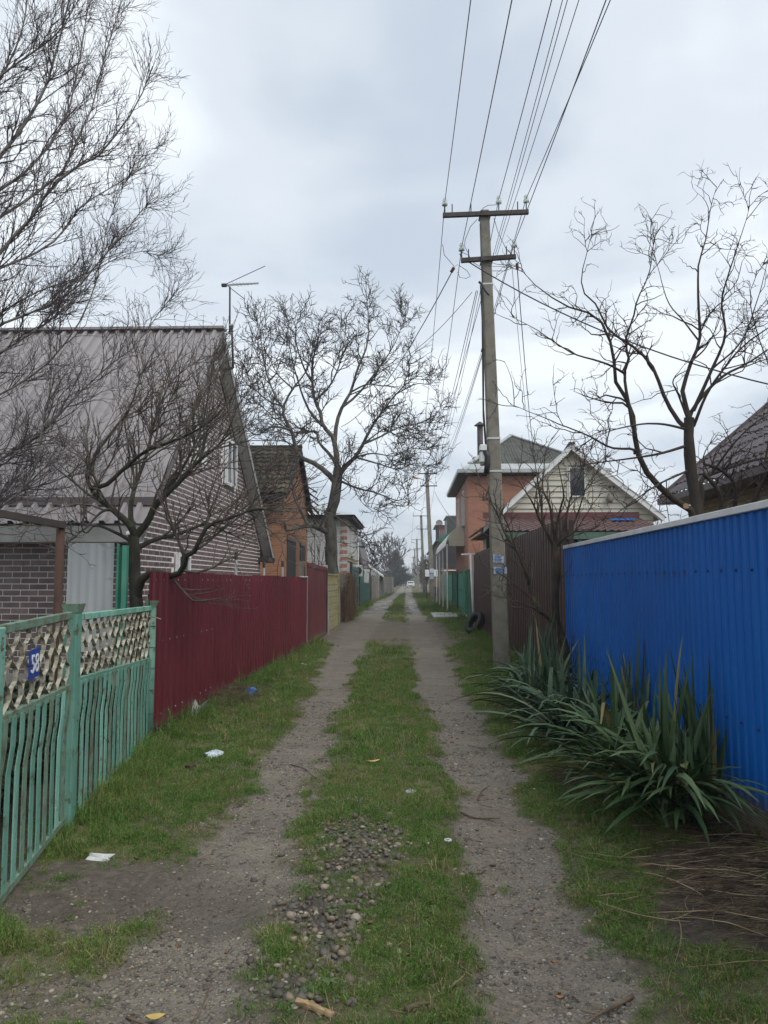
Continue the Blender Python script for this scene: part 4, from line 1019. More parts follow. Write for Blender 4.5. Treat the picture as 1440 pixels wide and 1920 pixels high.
# ---- white silicate brick house, left
h3 = thing('brick_house', 'white silicate brick house with red and white brick corner beyond the walnut tree', 'house', (-3.05, 42, 0))
z3 = at(655, 972, 38)[2]
MB().box((-10, 38, 0), (-3.05, 46, z3)).build('wall', K['white_brick'], h3)
n = int(z3/.17)
for i in range(n):
    w_ = .30 if i % 2 else .22
    MB().box((-3.05-w_, 37.965, i*.17+.006), (-3.02, 38.0+w_*.8, i*.17+.165)).build('quoin', K['orange_brick2'] if i % 2 else K['white_brick'], h3)
MB().prism([(-10.3, 37.5, z3), (-2.7, 37.5, z3), (-2.7, 37.5, z3+.14), (-10.3, 37.5, z3+.14)], (0, 9, 0)).build('eave', K['wood_dark'], h3)
MB().add([(-10.3, 37.4, z3+.14), (-2.6, 37.4, z3+.14), (-2.6, 46.6, z3+.14), (-10.3, 46.6, z3+.14), (-8, 42, z3+1.1), (-5, 42, z3+1.1)], [(0, 1, 5, 4), (1, 2, 5), (2, 3, 4, 5), (3, 0, 4)]).build('roof', K['zinc'], h3)
window(h3, (-3.02, 41, 2.9), (0, 1, 0), (1, 0, 0), 1.2, 1.3); window(h3, (-3.02, 40.6, 1.0), (0, 1, 0), (1, 0, 0), 1.6, 1.3, K['wood_grey'])
for z in (2.55, 2.7, 4.3): MB().box((-3.05, 38.5, z), (-3.0, 46, z+.06)).build('band', K['yellow_brick'], h3)
ac = thing('air_conditioner', 'white air conditioner box on the side of the white brick house', 'air conditioner', (-2.8, 44.5, 2.1))
MB().box((-3.03, 44, 1.8), (-2.65, 44.8, 2.45)).build('case', K['white'], ac, bevel=.02)
MB().lathe([(.22, 0), (.22, -.02), (.05, -.03)], (-2.85, 43.99, 2.12), 12, 'y').build('fan_grille', K['steel_dark'], ac)
# steep dark roofed house and low white gable
h4 = thing('house', 'narrow house with a steep dark brown roof edge between white house and low gable', 'house', (-4.5, 53, 0))
a = at(669, 1006, 50); b = at(684, 1072, 50)
MB().prism([(b[0]-3, 50, 0), (b[0]-.3, 50, 0), (b[0]-.3, 50, b[2]), (a[0]-.2, 50, a[2]-.2), (a[0]-3, 50, a[2]-.2)], (0, 7, 0)).build('wall', K['white_brick'], h4)
MB().prism([(b[0], 49.7, b[2]-.15), (b[0], 49.7, b[2]), (a[0]+.05, 49.7, a[2]), (a[0]-.35, 49.7, a[2]), ], (0, 7.6, 0)).build('roof', K['roof_strip'], h4)
MB().tube([(a[0]+.12, 49.6, 1), (a[0]+.12, 49.6, a[2]-.4)], .05, 6).build('drainpipe', K['white'], h4)
bx = thing('porch_roof', 'small grey porch box with a white end above the teal gate', 'porch', (-2.8, 48.5, 2.6))
a = at(672, 1067, 48.5); b = at(685, 1083, 48.5)
MB().box((a[0], 48.5, b[2]-.3), (b[0]-.14, 49.3, a[2])).build('box', K['concrete'], bx); MB().bar((b[0]-.1, 48.6, b[2]-.3), (b[0]-.02, 48.6, a[2]), .12, .6).build('end_panel', K['white'], bx)
for z in (0,): MB().box((a[0]+.1, 48.6, 0), (a[0]+.2, 48.7, b[2]-.3)).build('leg', K['steel_dark'], bx)
h5 = thing('brick_house', 'low brick house with a white gable at the far end of the left side', 'house', (-5, 68, 0))
e = at(716, 1080, 66); a = at(655, 1035, 66); l = 2*a[0]-e[0]
MB().box((l+.4, 66.4, 0), (e[0]-.4, 73, e[2])).build('wall', K['orange_brick2'], h5)
MB().prism([(l, 66.3, e[2]), (e[0], 66.3, e[2]), (a[0], 66.3, a[2])], (0, 6.8, 0)).build('gable', K['white'], h5)
for s, q in ((e[0], 1), (l, -1)):
    MB().prism([(s+.15*q, 66, e[2]-.12), (a[0], 66, a[2]+.02), (a[0], 66, a[2]+.2), (s+.15*q, 66, e[2]+.08)], (0, .12, 0)).build('barge_board', K['white'], h5)
    MB().prism([(s+.25*q, 66.12, e[2]-.05), (a[0], 66.12, a[2]+.12), (a[0], 66.12, a[2]+.26), (s+.25*q, 66.12, e[2]+.1)], (0, 7.2, 0)).build('roof', K['slate'], h5)

# ---- cream sided house, right
ch = thing('sided_house', 'cream vinyl sided house with a white edged gable and maroon roof behind the brown fence', 'house', (5.2, 26, 0))
CY = 24.6
ax, _, az = at(1068, 838, CY); le = at(905, 988, CY); re_ = at(1240, 968, CY)
sl_l = (az-le[2])/(ax-le[0]); sl_r = (az-re_[2])/(re_[0]-ax)
zb = 2.0; ph = .185; z = zb
wl0, wl1 = le[0]+.42, re_[0]-.25
MB().prism([(wl0+.02, CY+.05, 0), (wl1-.02, CY+.05, 0), (wl1-.02, CY+.05, az-(wl1-ax)*sl_r-.1), (ax, CY+.05, az-.12), (wl0+.02, CY+.05, az-(ax-wl0)*sl_l-.1)], (.3, 4.0, 0)).build('wall', K['siding'], ch)
wa = at(1068, 932, CY); wb = at(1096, 876, CY)
while z < az-.2:
    def lim(zz): return max(wl0, ax-(az-.1-zz)/sl_l), min(wl1, ax+(az-.1-zz)/sl_r)
    l0, r0 = lim(z); l1, r1 = lim(z+ph-.006)
    segs = [(l0, r0, l1, r1)]
    if z+ph > wa[2]-.05 and z < wb[2]+.05: segs = [(l0, wa[0]-.09, l1, wa[0]-.09), (wb[0]+.09, r0, wb[0]+.09, r1)]
    for (a0, b0_, a1, b1_) in segs:
        if b1_-a1 < .06: continue
        y0, y1 = CY-.012, CY+.035
        MB().add([(a0, y0, z), (b0_, y0, z), (b1_, y1, z+ph-.004), (a1, y1, z+ph-.004), (a0, CY+.04, z), (b0_, CY+.04, z)], [(0, 1, 2, 3), (0, 4, 5, 1), (0, 3, 4), (1, 5, 2)]).build('plank', K['siding'], ch)
    z += ph
window(ch, (wa[0]-.02, CY-.0, wa[2]), (1, 0, 0), (0, -1, 0), wb[0]-wa[0]+.04, wb[2]-wa[2], bars=0, fw=.04, sill=False)
for u in (wa[0]-.09, wb[0]+.02): MB().box((u, CY-.03, wa[2]-.1), (u+.07, CY+.03, wb[2]+.16)).build('window_trim', K['siding'], ch)
MB().box((wa[0]-.15, CY-.035, wb[2]+.06), (wb[0]+.15, CY+.02, wb[2]+.2)).build('window_trim', K['siding'], ch)
for (e, sgn) in ((le, -1), (re_, 1)):
    ex, ez_ = e[0], e[2]
    MB().prism([(ex, CY-.32, ez_-.20), (ax, CY-.32, az-.16), (ax, CY-.32, az+.06), (ex, CY-.32, ez_+.02)], (0, .04, 0)).build('barge_board', K['white'], ch)
    MB().prism([(ex, CY-.28, ez_-.16), (ax, CY-.28, az-.12), (ax, CY-.28, az-.09), (ex, CY-.28, ez_-.13)], (0, .3, 0)).build('soffit', K['white'], ch)
    o3 = np.array([ex+.06*sgn, CY-.34, ez_-.07]); 
    slope_sheets(ch, o3, o3+np.array([.42, 4.6, 0]), (ax-o3[0], 0, az+.03-o3[2]), 1.1, .2, .02, K['maroon'], 'roof_sheet', flip=sgn)
MB().bar((ax, CY-.38, az+.07), (ax+.42, CY+4.2, az+.07), .2, .05).build('ridge_cap', K['maroon'], ch)
# left eave: dark underside and boarded side wall
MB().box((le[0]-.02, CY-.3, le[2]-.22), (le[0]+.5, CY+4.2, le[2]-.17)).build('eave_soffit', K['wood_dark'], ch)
tile_rows(ch, (le[0]-.10, CY+4.2, le[2]-.16), (le[0]-.10, CY-.2, le[2]-.16), (.2, 0, .14), 2, .25, .04, K['old_tile'], .04)
for i in range(7): MB().box((wl0-.03, CY+.1+i*.55, 1.2), (wl0+.01, CY+.62+i*.55, le[2]-.17)).build('side_board', K['siding'], ch)
MB().box((wl0-.06, CY+.3, 2.75), (wl0-.035, CY+1.8, 2.85)).build('window_trim', K['green_sheet'], ch)
window(ch, (wl0-.035, CY+1.8, 1.7), (0, -1, 0), (-1, 0, 0), 1.3, 1.0, bars=1, sill=False)
# lean-to: tile sheet roof, green fascia, dark wall coloured as the porch's shade
lz1 = at(1100, 972, CY-.05)[2]; LY = CY-2.6; lz0 = at(1100, 996, LY)[2]; lx0 = at(935, 996, LY)[0]-.2; lx1 = at(1250, 996, LY)[0]
tile_rows(ch, (lx0, LY, lz0), (lx1, LY, lz0), (0, CY-.05-LY, lz1-lz0), 9, .2, .03, K['maroon_tile'], .02)
MB().box((lx0, CY-.06, lz1+.02), (lx1, CY-.015, lz1+.2)).build('flashing', K['maroon'], ch)
MB().box((lx0, LY+.02, lz0-.22), (lx1, LY+.06, lz0-.02)).build('fascia', K['green_moss2'], ch)
MB().box((lx0+.1, CY-.10, 0), (lx1-.1, CY-.03, lz1-.1)).build('porch_shade_wall', K['wood_dark'], ch)
for u in (.15, .5, .85): MB().box((lx0+(lx1-lx0)*u, LY+.07, 0), (lx0+(lx1-lx0)*u+.1, LY+.17, lz0-.1)).build('porch_post', K['green_sheet'], ch)
bl = atX(1170, 977, at(1170, 977, CY-1)[0]); MB().bar(at(1145, 978, CY-.85)+np.array([0, 0, .06]), at(1190, 977, CY-.85)+np.array([0, 0, .06]), .3, .015, up=(0, -.2, 1)).build('patch_sheet', K['blue_sheet'], ch)
# lamp hung on the gable
lp = thing('wall_lamp', 'old hanging lamp on a short bracket on the cream gable', 'lamp', at(1145, 920, CY-.05))
a = at(1147, 913, CY-.05); b = at(1147, 926, CY-.1); c = at(1142, 934, CY-.15)
MB().box((a[0]-.1, CY-.06, a[2]-.02), (a[0]+.1, CY-.02, a[2]+.02)).build('bracket', K['steel_dark'], lp); MB().tube([(a[0], CY-.07, a[2]), (b[0], CY-.1, b[2])], .02, 6).build('stem', K['zinc'], lp)
MB().lathe([(.04, .1), (.1, 0), (.12, -.12), (.06, -.2)], (c[0]+.03, CY-.15, c[2]+.06), 10).build('shade', K['wood_grey'], lp, smooth=True)

# ---- two storey salmon brick house, right
oh = thing('brick_house', 'two storey salmon brick house with a mossy slate hip roof', 'house', (5.6, 41, 0))
OX0, OX1, OY0, OY1 = 2.82, 8.9, 36.0, 45.2
oz = at(877, 893, OY0)[2]
MB().box((OX0, OY0, 0), (OX1, OY1, oz)).build('wall', K['orange_brick2'], oh)
a = at(863, 882, OY0-.5); er = np.array([OX0-.45, OX1+.45, OY0-.5, OY1+.5]); ezz = oz+.05
MB().box((er[0], er[2], ezz), (er[1], er[3], ezz+.12)).build('eave', K['wood_dark'], oh)
MB().box((er[0]-.05, er[2]-.06, ezz+.05), (er[1]+.05, er[2]-.0, ezz+.22)).build('gutter', K['zinc'], oh); MB().box((er[0]-.06, er[2], ezz+.05), (er[0], er[3], ezz+.22)).build('gutter', K['zinc'], oh)
# skirt of zinc along the eaves, then the slate hip
sk = .55
MB().add([(er[0], er[2], ezz+.2), (er[1], er[2], ezz+.2), (er[1], er[3], ezz+.2), (er[0], er[3], ezz+.2), (er[0]+sk, er[2]+sk, ezz+.55), (er[1]-sk, er[2]+sk, ezz+.55), (er[1]-sk, er[3]-sk, ezz+.55), (er[0]+sk, er[3]-sk, ezz+.55)], [(0, 1, 5, 4), (1, 2, 6, 5), (2, 3, 7, 6), (3, 0, 4, 7)]).build('roof_skirt', K['zinc'], oh)
apx = at(960, 815, 40.0); b0x, b1x, b0y, b1y = er[0]+sk, er[1]-sk, er[2]+sk, er[3]-sk; bz = ezz+.55
hw = b1x-b0x; tA = (apx[0]-b0x)/hw
def tri_sheets(p0, p1, q, wave, m):
    """one hip face: ribbed strips between eave p0-p1 and the apex q, one object per sheet"""
    p0, p1, q = map(lambda s: np.array(s, float), (p0, p1, q)); L = np.linalg.norm(p1-p0); n = int(L/1.1)
    nr = np.cross(p1-p0, q-p0); nr /= np.linalg.norm(nr); nr *= 1 if nr[2] > 0 else -1
    tq_ = np.dot(q-p0, (p1-p0))/L**2; foot = p0+(p1-p0)*tq_; H = q-foot
    for i in range(n):
        V = []; ns = 16
        for j in range(ns+1):
            t = (i+j/ns)/n; s = min(t/max(tq_, 1e-3), (1-t)/max(1-tq_, 1e-3)); s = max(0, min(1, s))
            w = .022*math.sin(t*L/wave*2*math.pi)
            V += [p0+(p1-p0)*t+nr*w, p0+(p1-p0)*t+H*s+nr*w]
        MB().add(V, [(2*j, 2*j+2, 2*j+3, 2*j+1) for j in range(ns)]).build('slate_sheet', m, oh)
ap3 = (apx[0], 40.3, apx[2]); c4 = [(b0x, b0y, bz), (b1x, b0y, bz), (b1x, b1y, bz), (b0x, b1y, bz)]
for i in range(4): tri_sheets(c4[i], c4[(i+1) % 4], ap3, .16, K['slate'])
for c in c4: MB().bar(np.array(c)+[0, 0, .04], np.array(ap3)+[0, 0, .05], .22, .06).build('hip_cap', K['zinc'], oh)
w0 = atX(868, 920, OX0); w1 = atX(861, 1000, OX0)
for (y0, y1) in ((38.2, 39.5), (42, 43.3)):
    window(oh, (OX0-.012, y1, 4.3), (0, -1, 0), (-1, 0, 0), y1-y0, 1.75, K['soffit'])
chim = at(900, 800, 38.2)
MB().box((chim[0]-.35, 37.9, ezz+.3), (chim[0]+.35, 38.6, at(900, 858, 38.2)[2])).build('chimney_base', K['orange_brick'], oh)
MB().tube([(chim[0], 38.2, ezz+.5), (chim[0], 38.2, chim[2])], .15, 10).build('chimney_pipe', K['steel_dark'], oh, smooth=True)
MB().lathe([(.3, 0), (.28, .03), (.05, .2)], (chim[0], 38.2, chim[2]+.05), 10).build('chimney_cap', K['steel_dark'], oh)
# ---- canopy
cp = thing('arched_canopy', 'cream arched canopy on thin white posts beside the salmon brick house', 'canopy', (2.6, 45, 0))
c0, c1, cy0, cy1 = 1.92, 3.28, 38.5, 53.0; cz0, czb, czt = 3.28, 3.62, 4.42
arc = []
for i in range(9):
    t = i/8*math.pi/2; arc.append((c1-(c1-c0+.02)*math.cos(t), cz0+.05+(czt-cz0-.05)*math.sin(t)))
for k in range(4):
    ya, yb = cy0+(cy1-cy0)*k/4, cy0+(cy1-cy0)*(k+1)/4-.03; V = []
    for x, z in arc: V += [(x, ya, z), (x, yb, z), (x, ya, z+.015), (x, yb, z+.015)]
    F = []
    for i in range(8): o = 4*i; F += [(o, o+4, o+5, o+1), (o+2, o+3, o+7, o+6), (o, o+2, o+6, o+4), (o+1, o+5, o+7, o+3)]
    MB().add(V, F).build('roof_panel', K['cream_poly'], cp)
pf = [(x, cy0-.02, max(z, czb)) for x, z in arc if z >= czb-.02]
MB().prism([(pf[0][0], cy0-.02, czb)]+pf+[(c1, cy0-.02, czb)], (0, .02, 0)).build('end_panel', K['cream_poly'], cp)
MB().box((c0+.12, cy0-.04, cz0), (c1, cy0-.02, czb-.006)).build('end_panel', K['cream_poly'], cp)
for k in range(4): 
    y = cy0+.1+(cy1-cy0-.2)*k/3; MB().box((c0, y, 0), (c0+.07, y+.07, cz0+.1)).build('post', K['white'], cp)
for x in (c1-.4, c1-.08): MB().box((x, cy0+.05, 0), (x+.09, cy0+.14, czb)).build('post', K['white'], cp)
MB().bar((c0+.035, cy0, cz0+.05), (c0+.035, cy1, cz0+.05), .07).build('beam', K['white'], cp)
# ---- farther houses, right
db = thing('board_house', 'dark boarded lean-to behind the arched canopy with orange boards below', 'shed', (3.6, 64, 0))
a = at(827, 1022, 64); b = at(863, 1068, 64); z = b[2]
while z < a[2]: MB().box((a[0], 63.95, z), (b[0]+.6, 64.0, z+.24)).build('board', K['wood_dark'], db); z += .25
MB().box((a[0]+.02, 64, 0), (b[0]+.6, 69, a[2])).build('wall', K['wood_dark'], db)
z = at(840, 1083, 63.8)[2]
while z < at(840, 1070, 63.8)[2]: MB().box((a[0]+.2, 63.9, z), (a[0]+1.1, 63.94, z+.17)).build('board', K['wood_orange'], db); z += .18
MB().box((a[0], 63.6, b[2]-.1), (b[0]+.5, 63.93, b[2]-.03)).build('ledge', K['white'], db)
gh = thing('board_house', 'dark board house with a green roof edge far down the right side', 'house', (3, 80, 0))
for i in range(9): MB().box((2.78, 70, 1.9+i*.36), (2.82, 105, 2.24+i*.36)).build('board', K['wood_dark'], gh)
MB().box((2.82, 70, 0), (6, 105, 5.15)).build('wall', K['orange_brick2'], gh)
MB().prism([(2.5, 69.6, 5.1), (2.5, 69.6, 5.2), (4.4, 69.6, 6.3), (6.2, 69.6, 5.2), (6.2, 69.6, 5.1)], (0, 36, 0)).build('roof', K['green_sheet'], gh)
mh = thing('house', 'maroon clad upper storey rising behind the arched canopy', 'house', (4, 88, 0))
a = at(817, 986, 88); b = at(848, 1012, 88)
MB().box((a[0], 88, 0), (b[0], 95, b[2])).build('wall', K['orange_brick2'], mh)
nn = 8
for i in range(nn): MB().box((a[0]+(b[0]-a[0])*i/nn, 87.93, b[2]-1), (a[0]+(b[0]-a[0])*(i+1)/nn-.02, 88, a[2])).build('panel', K['maroon'], mh)
MB().box((a[0]-.1, 87.8, a[2]), (b[0]+.1, 95, a[2]+.1)).build('roof', K['maroon'], mh)
MB().box((a[0]-.02, 87.9, b[2]-1), (a[0]+.35, 87.93, a[2])).build('corner_strip', K['wood_dark'], mh)
gg = thing('house', 'grey corrugated gable wall above the canopy next to the salmon house', 'house', (4.2, 76, 0))
a = at(838, 968, 76); b = at(858, 998, 76); nn = 9
for i in range(nn): MB().box((a[0]+(b[0]-a[0])*i/nn, 75.95+.02*(i % 2), b[2]-1), (a[0]+(b[0]-a[0])*(i+1)/nn-.01, 76.05, a[2])).build('sheet', K['slate'], gg)
MB().box((a[0]+.05, 76.05, 0), (b[0], 82, a[2]-.1)).build('wall', K['concrete'], gg); MB().box((a[0]-.1, 75.9, a[2]), (b[0]+.1, 82, a[2]+.08)).build('roof', K['zinc'], gg)
q = at(823.5, 981, 88)
dsh = thing('satellite_dish', 'small pale satellite dish above the maroon upper storey', 'dish', (q[0], 88, q[2]))
MB().tube([(q[0], 88.2, at(820, 988, 88.2)[2]-.1), (q[0], 88.2, q[2])], .04, 6).build('mast', K['zinc'], dsh)
MB().lathe([(.02, 0), (.2, -.03), (.38, -.12), (.4, -.14), (.37, -.12)], (q[0], 88.1, q[2]), 14, 'y').build('reflector', K['concrete'], dsh, smooth=True)
q = at(803, 1112, 68.5)
br = thing('plastic_barrel', 'blue plastic barrel standing by the second pole on the right', 'barrel', (2.25, 66, 0))
MB().lathe([(.26, 0), (.3, .05), (.3, .4), (.31, .42), (.3, .44), (.3, .85), (.27, .95), (.1, .97)], (2.25, 66, 0), 14).build('body', K['plastic_blue'], br, smooth=True)
MB().lathe([(.28, .955), (.28, 1.0), (.05, 1.01)], (2.25, 66, 0), 14).build('lid', K['cable'], br)
wb_ = thing('notice_board', 'white notice board on posts behind the second pole', 'board', (2.3, 64, 0))
a = at(797, 1068, 64); b = at(821, 1081, 64)
MB().box((a[0], 64, b[2]), (b[0], 64.05, a[2])).build('panel', K['white'], wb_)
for x in (a[0]+.1, b[0]-.15): MB().box((x, 64.06, 0), (x+.06, 64.12, a[2])).build('leg', K['steel_dark'], wb_)
pv = thing('porch', 'purple grey door leaf beside the gateposts far down the right side', 'door', (2.9, 66, 0))
MB().box((2.75, 63.9, .05), (3.0, 64.2, 2.6)).build('leaf', K['purple_tile'], pv); MB().box((3.0, 63.95, 0), (3.1, 64.1, 2.7)).build('frame', K['wood_grey'], pv)

# ---- house with purple tile roof, far right behind the blue fence
rh = thing('brick_house', 'yellow brick house with a purple brown metal tile roof behind the blue fence', 'house', (5.5, 9, 0))
EX, EZ, FYv = 4.5, 3.0, 13.6
top = at(1440, 765, FYv); sr = (top[2]-EZ)/(top[0]-EX); RX = 8.2
MB().box((4.95, 0.5, 0), (11.4, 13.1, 2.92)).build('wall', K['yellow_brick'], rh)
MB().prism([(4.95, 13.08, 2.925), (11.4, 13.08, 2.925), (RX, 13.08, EZ+(RX-EX)*sr-.2)], (0, -.15, 0)).build('gable', K['yellow_brick'], rh)
tile_rows(rh, (EX, FYv, EZ), (EX, 0.0, EZ), (RX-EX, 0, (RX-EX)*sr), 14, .19, .03, K['purple_tile'], .025)
tile_rows(rh, (2*RX-EX, FYv, EZ), (2*RX-EX, 0.0, EZ), (EX-RX, 0, (RX-EX)*sr), 8, .19, .03, K['purple_tile'], .025)
MB().bar((RX, -.05, EZ+(RX-EX)*sr+.05), (RX, FYv+.05, EZ+(RX-EX)*sr+.05), .25, .08).build('ridge_cap', K['purple_tile'], rh)
MB().bar((EX-.02, FYv+.03, EZ-.02), (RX, FYv+.03, EZ+(RX-EX)*sr), .05, .17).build('barge_board', K['roof_strip'], rh)
MB().box((EX-.11, 0, EZ-.12), (EX-.0, FYv, EZ-.02)).build('gutter', K['roof_strip'], rh)
MB().box((EX, 0, EZ-.12), (4.96, FYv-.02, EZ-.08)).build('soffit', K['roof_strip'], rh)
a = at(1300, 940, 12.6); MB().tube([(4.9, 12.9, 2.62), (4.9, 6, 2.62)], .03, 6).build('conduit', K['white'], rh)
# ================================================================== poles and wires
def pole(label, base, top, w0, w1, arms, lamp=None, group='concrete power poles along the right verge', detail=True):
    t = thing('power_pole', label, 'pole', base, group)
    base = np.array(base, float); top = np.array(top, float)
    n = 8 if detail else 1
    MB().bar(base-np.array([0, 0, .3]), top, w0, w0, up=(0, 1, 0), w2=w1, h2=w1).build('shaft', K['pole'], t, bevel=.018)
    pins = []
    for (zl, x0, x1, dz, ps) in arms:
        f = (zl-base[2])/(top[2]-base[2]); c = base+(top-base)*f; wy = -(w0+(w1-w0)*f)/2-.04
        a = np.array([c[0]+x0, c[1]+wy, zl-dz]); b = np.array([c[0]+x1, c[1]+wy, zl+dz])
        arm = MB().bar(a, b, .07, .075).build('crossarm', K['steel_dark'], t)
        hb = MB(); ww = w0+(w1-w0)*f
        for s in (-1, 1): hb.bar((c[0]+s*(ww/2+.012), c[1]+wy, zl-.02), (c[0]+s*(ww/2+.012), c[1]+ww/2+.02, zl-.02), .018)
        hb.bar((c[0]-ww/2-.02, c[1]+ww/2+.02, zl-.02), (c[0]+ww/2+.02, c[1]+ww/2+.02, zl-.02), .018); hb.build('clamp', K['steel_dark'], t)
        for u, kind in ps:
            p = a+(b-a)*u+np.array([0, 0, .035])
            MB().tube([p, p+np.array([0, 0, .17])], .011, 6).build('pin', K['steel_dark'], t)
            if kind:
                q = p+np.array([0, 0, .15])
                MB().lathe([(.02, -.01), (.055, 0), (.052, .045), (.032, .055), (.04, .075), (.042, .10), (.028, .135), (.01, .14)], tuple(q), 10).build('insulator', K['insul'], t, smooth=True)
            pins.append(p+np.array([0, 0, .22]))
    return t, pins
def insul_mat():
    m, nt, b = ntree('greenish glass insulator'); b.inputs['Base Color'].default_value = (.72, .79, .76, 1); b.inputs['Roughness'].default_value = .12
    b.inputs['Transmission Weight'].default_value = .55; b.inputs['IOR'].default_value = 1.45; return m
K['insul'] = insul_mat()
PB = np.array([1.63, 13.55, 0.0]); PT = at(908, 396, 13.62)
p1, pins1 = pole('near concrete power pole with two crossarms, meter box and torn notices', tuple(PB), PT, .275, .165, [
    (PT[2]-.11, -.77, .785, .02, [(.025, 1), (.11, 0), (.33, 0), (.655, 1), (.875, 0), (.975, 1)]),
    (at(912, 490, 13.6)[2], -.47, .52, .03, [(.015, 1), (.14, 0), (.83, 0), (.975, 1)])])
Y1 = 13.45
def band(y, m, h=.03):
    q = at(930, y, 13.4); z = q[2]; f = z/PT[2]; c = PB+(PT-PB)*f; w = .275+(.165-.275)*f+.012
    MB().box((c[0]-w/2, c[1]-w/2, z-h/2), (c[0]+w/2, c[1]+w/2, z+h/2)).build('strap', K[m], p1)
for y in (820, 882, 527): band(y, 'white_cap')
# notices stuck on the pole
def paper(parent, x0, y0, x1, y1, label, m):
    z0 = at(x0, y1, 13.4)[2]; z1 = at(x0, y0, 13.4)[2]; zc = (z0+z1)/2; c = PB+(PT-PB)*(zc/PT[2]); w = .275+(.165-.275)*(zc/PT[2])
    a = at(x0, y0, 13.4)[0]; b = at(x1, y0, 13.4)[0]; yy = c[1]-w/2-.006; g = np.random.default_rng(int(x0+y0))
    V = []; n = 9
    for i in range(n): u = a+(b-a)*i/(n-1); V += [(u, yy-g.uniform(0, .006), z0+g.uniform(0, .02)), (u, yy-g.uniform(0, .004), z1-g.uniform(0, .05)), ]
    V += [(x, y+.004, z) for x, y, z in V]; o = 2*n
    F = [(2*i, 2*i+2, 2*i+3, 2*i+1) for i in range(n-1)]+[(o+2*i+1, o+2*i+3, o+2*i+2, o+2*i) for i in range(n-1)]
    mb = MB().add(V, F); t = thing('paper_notice', label, 'notice', ((a+b)/2, yy, z0)); mb.build('sheet', K[m], t)
    for k in range(4):
        zz = z0+(z1-z0)*(.22+.16*k); MB().box((a+(b-a)*.12, yy-.009, zz), (a+(b-a)*g.uniform(.6, .88), yy-.0065, zz+.012)).build('print_line', K['print_blue'], t)
K['print_blue'] = mat('faded blue print', [(.05,.13,.36),(.10,.20,.45)], 20, .7)
K['notice_blue'] = mat('pale blue notice paper', [(.16,.27,.47),(.40,.47,.56),(.55,.58,.62)], 16, .8, wear=((.25,.25,.23), 30, .55, .65))
K['paper_torn'] = mat('torn paper remains', [(.30,.295,.27),(.42,.415,.39)], 25, .9, wear=((.20,.19,.16), 28, .42, .56))
paper(p1, 925, 1038, 945, 1056, 'upper blue and white torn notice on the near power pole', 'notice_blue')
paper(p1, 926, 1062, 951, 1077, 'lower blue and white torn notice on the near power pole', 'notice_blue')
# meter box and cables on the left flank
mb_ = thing('meter_box', 'pale grey meter box strapped high on the left side of the near power pole', 'meter box', at(910, 850, 13.5))
a = at(899, 835, 13.5); b = at(911, 868, 13.5); MB().box((a[0], 13.40, b[2]), (b[0]+.01, 13.6, a[2])).build('case', K['white'], mb_, bevel=.01)
a = at(900, 868, 13.5); b = at(910, 872, 13.5); MB().box((a[0]+.01, 13.42, b[2]), (b[0], 13.58, a[2]-.003)).build('base', K['concrete'], mb_)
a = at(899, 847, 13.5); MB().box((a[0]-.006, 13.39, a[2]-.012), (a[0]+.10, 13.61, a[2]+.012)).build('band', K['cable'], mb_)
cb = thing('cable_bundle', 'black cable bundle running down the left side of the near power pole', 'cable')
def px_line(pts, Y): return [at(x, y, Y) for x, y in pts]
cb.location = at(905, 700, 13.45)
for i, pts in enumerate(([(901, 535), (904, 600), (905, 700), (906, 780), (910, 832), (914, 850), (915, 885)], [(903, 540), (906, 640), (906, 760), (912, 838), (917, 860), (914, 880)], [(900, 420), (902, 480), (904, 530), (907, 650), (907, 790)])):
    MB().tube(px_line(pts, 13.44), .013 if i < 2 else .009, 5).build('cable', K['cable'], cb, smooth=True)
MB().tube(px_line([(910, 845), (914, 856), (914, 870), (912, 888)], 13.40), .05, 8).build('sheath', K['cable'], cb, smooth=True)
MB().tube(px_line([(898, 528), (903, 533), (910, 545), (917, 553)], 13.36), .022, 6).build('anchor_clamp', K['cable'], cb)
MB().tube(px_line([(903, 655), (906, 652), (909, 656), (906, 661), (902, 659), (903, 655)], 13.4), .01, 5).build('loop', K['cable'], cb)

P2B = np.array([1.78, 55.0, 0]); P2T = at(800, 886, 55.2)
p2, pins2 = pole('second concrete power pole with an orange lamp arm pointing left', tuple(P2B), P2T, .34, .24, [
    (P2T[2]-.1, -.62, .75, 0, [(.03, 1), (.5, 1), (.97, 1)]), (P2T[2]-1.0, -.55, .7, 0, [(.05, 1), (.25, 0), (.95, 1)])])
def lamp(t, base, tip, Y, m):
    a, b = at(*base, Y), at(*tip, Y); d = b-a
    MB().tube([a, a+d*.4+np.array([0, 0, .05]), a+d*.72], .04, 6).build('lamp_arm', K['zinc'], t)
    MB().bar(a+d*.6, b, .14, .12, w2=.24, h2=.17).build('lamp_head', K[m], t, bevel=.04)
K['lamp_orange'] = mat('faded orange lamp head', [(.33,.13,.06),(.45,.20,.10)], 4, .5)
lamp(p2, (799, 902), (773, 894), 55.0, 'lamp_orange')
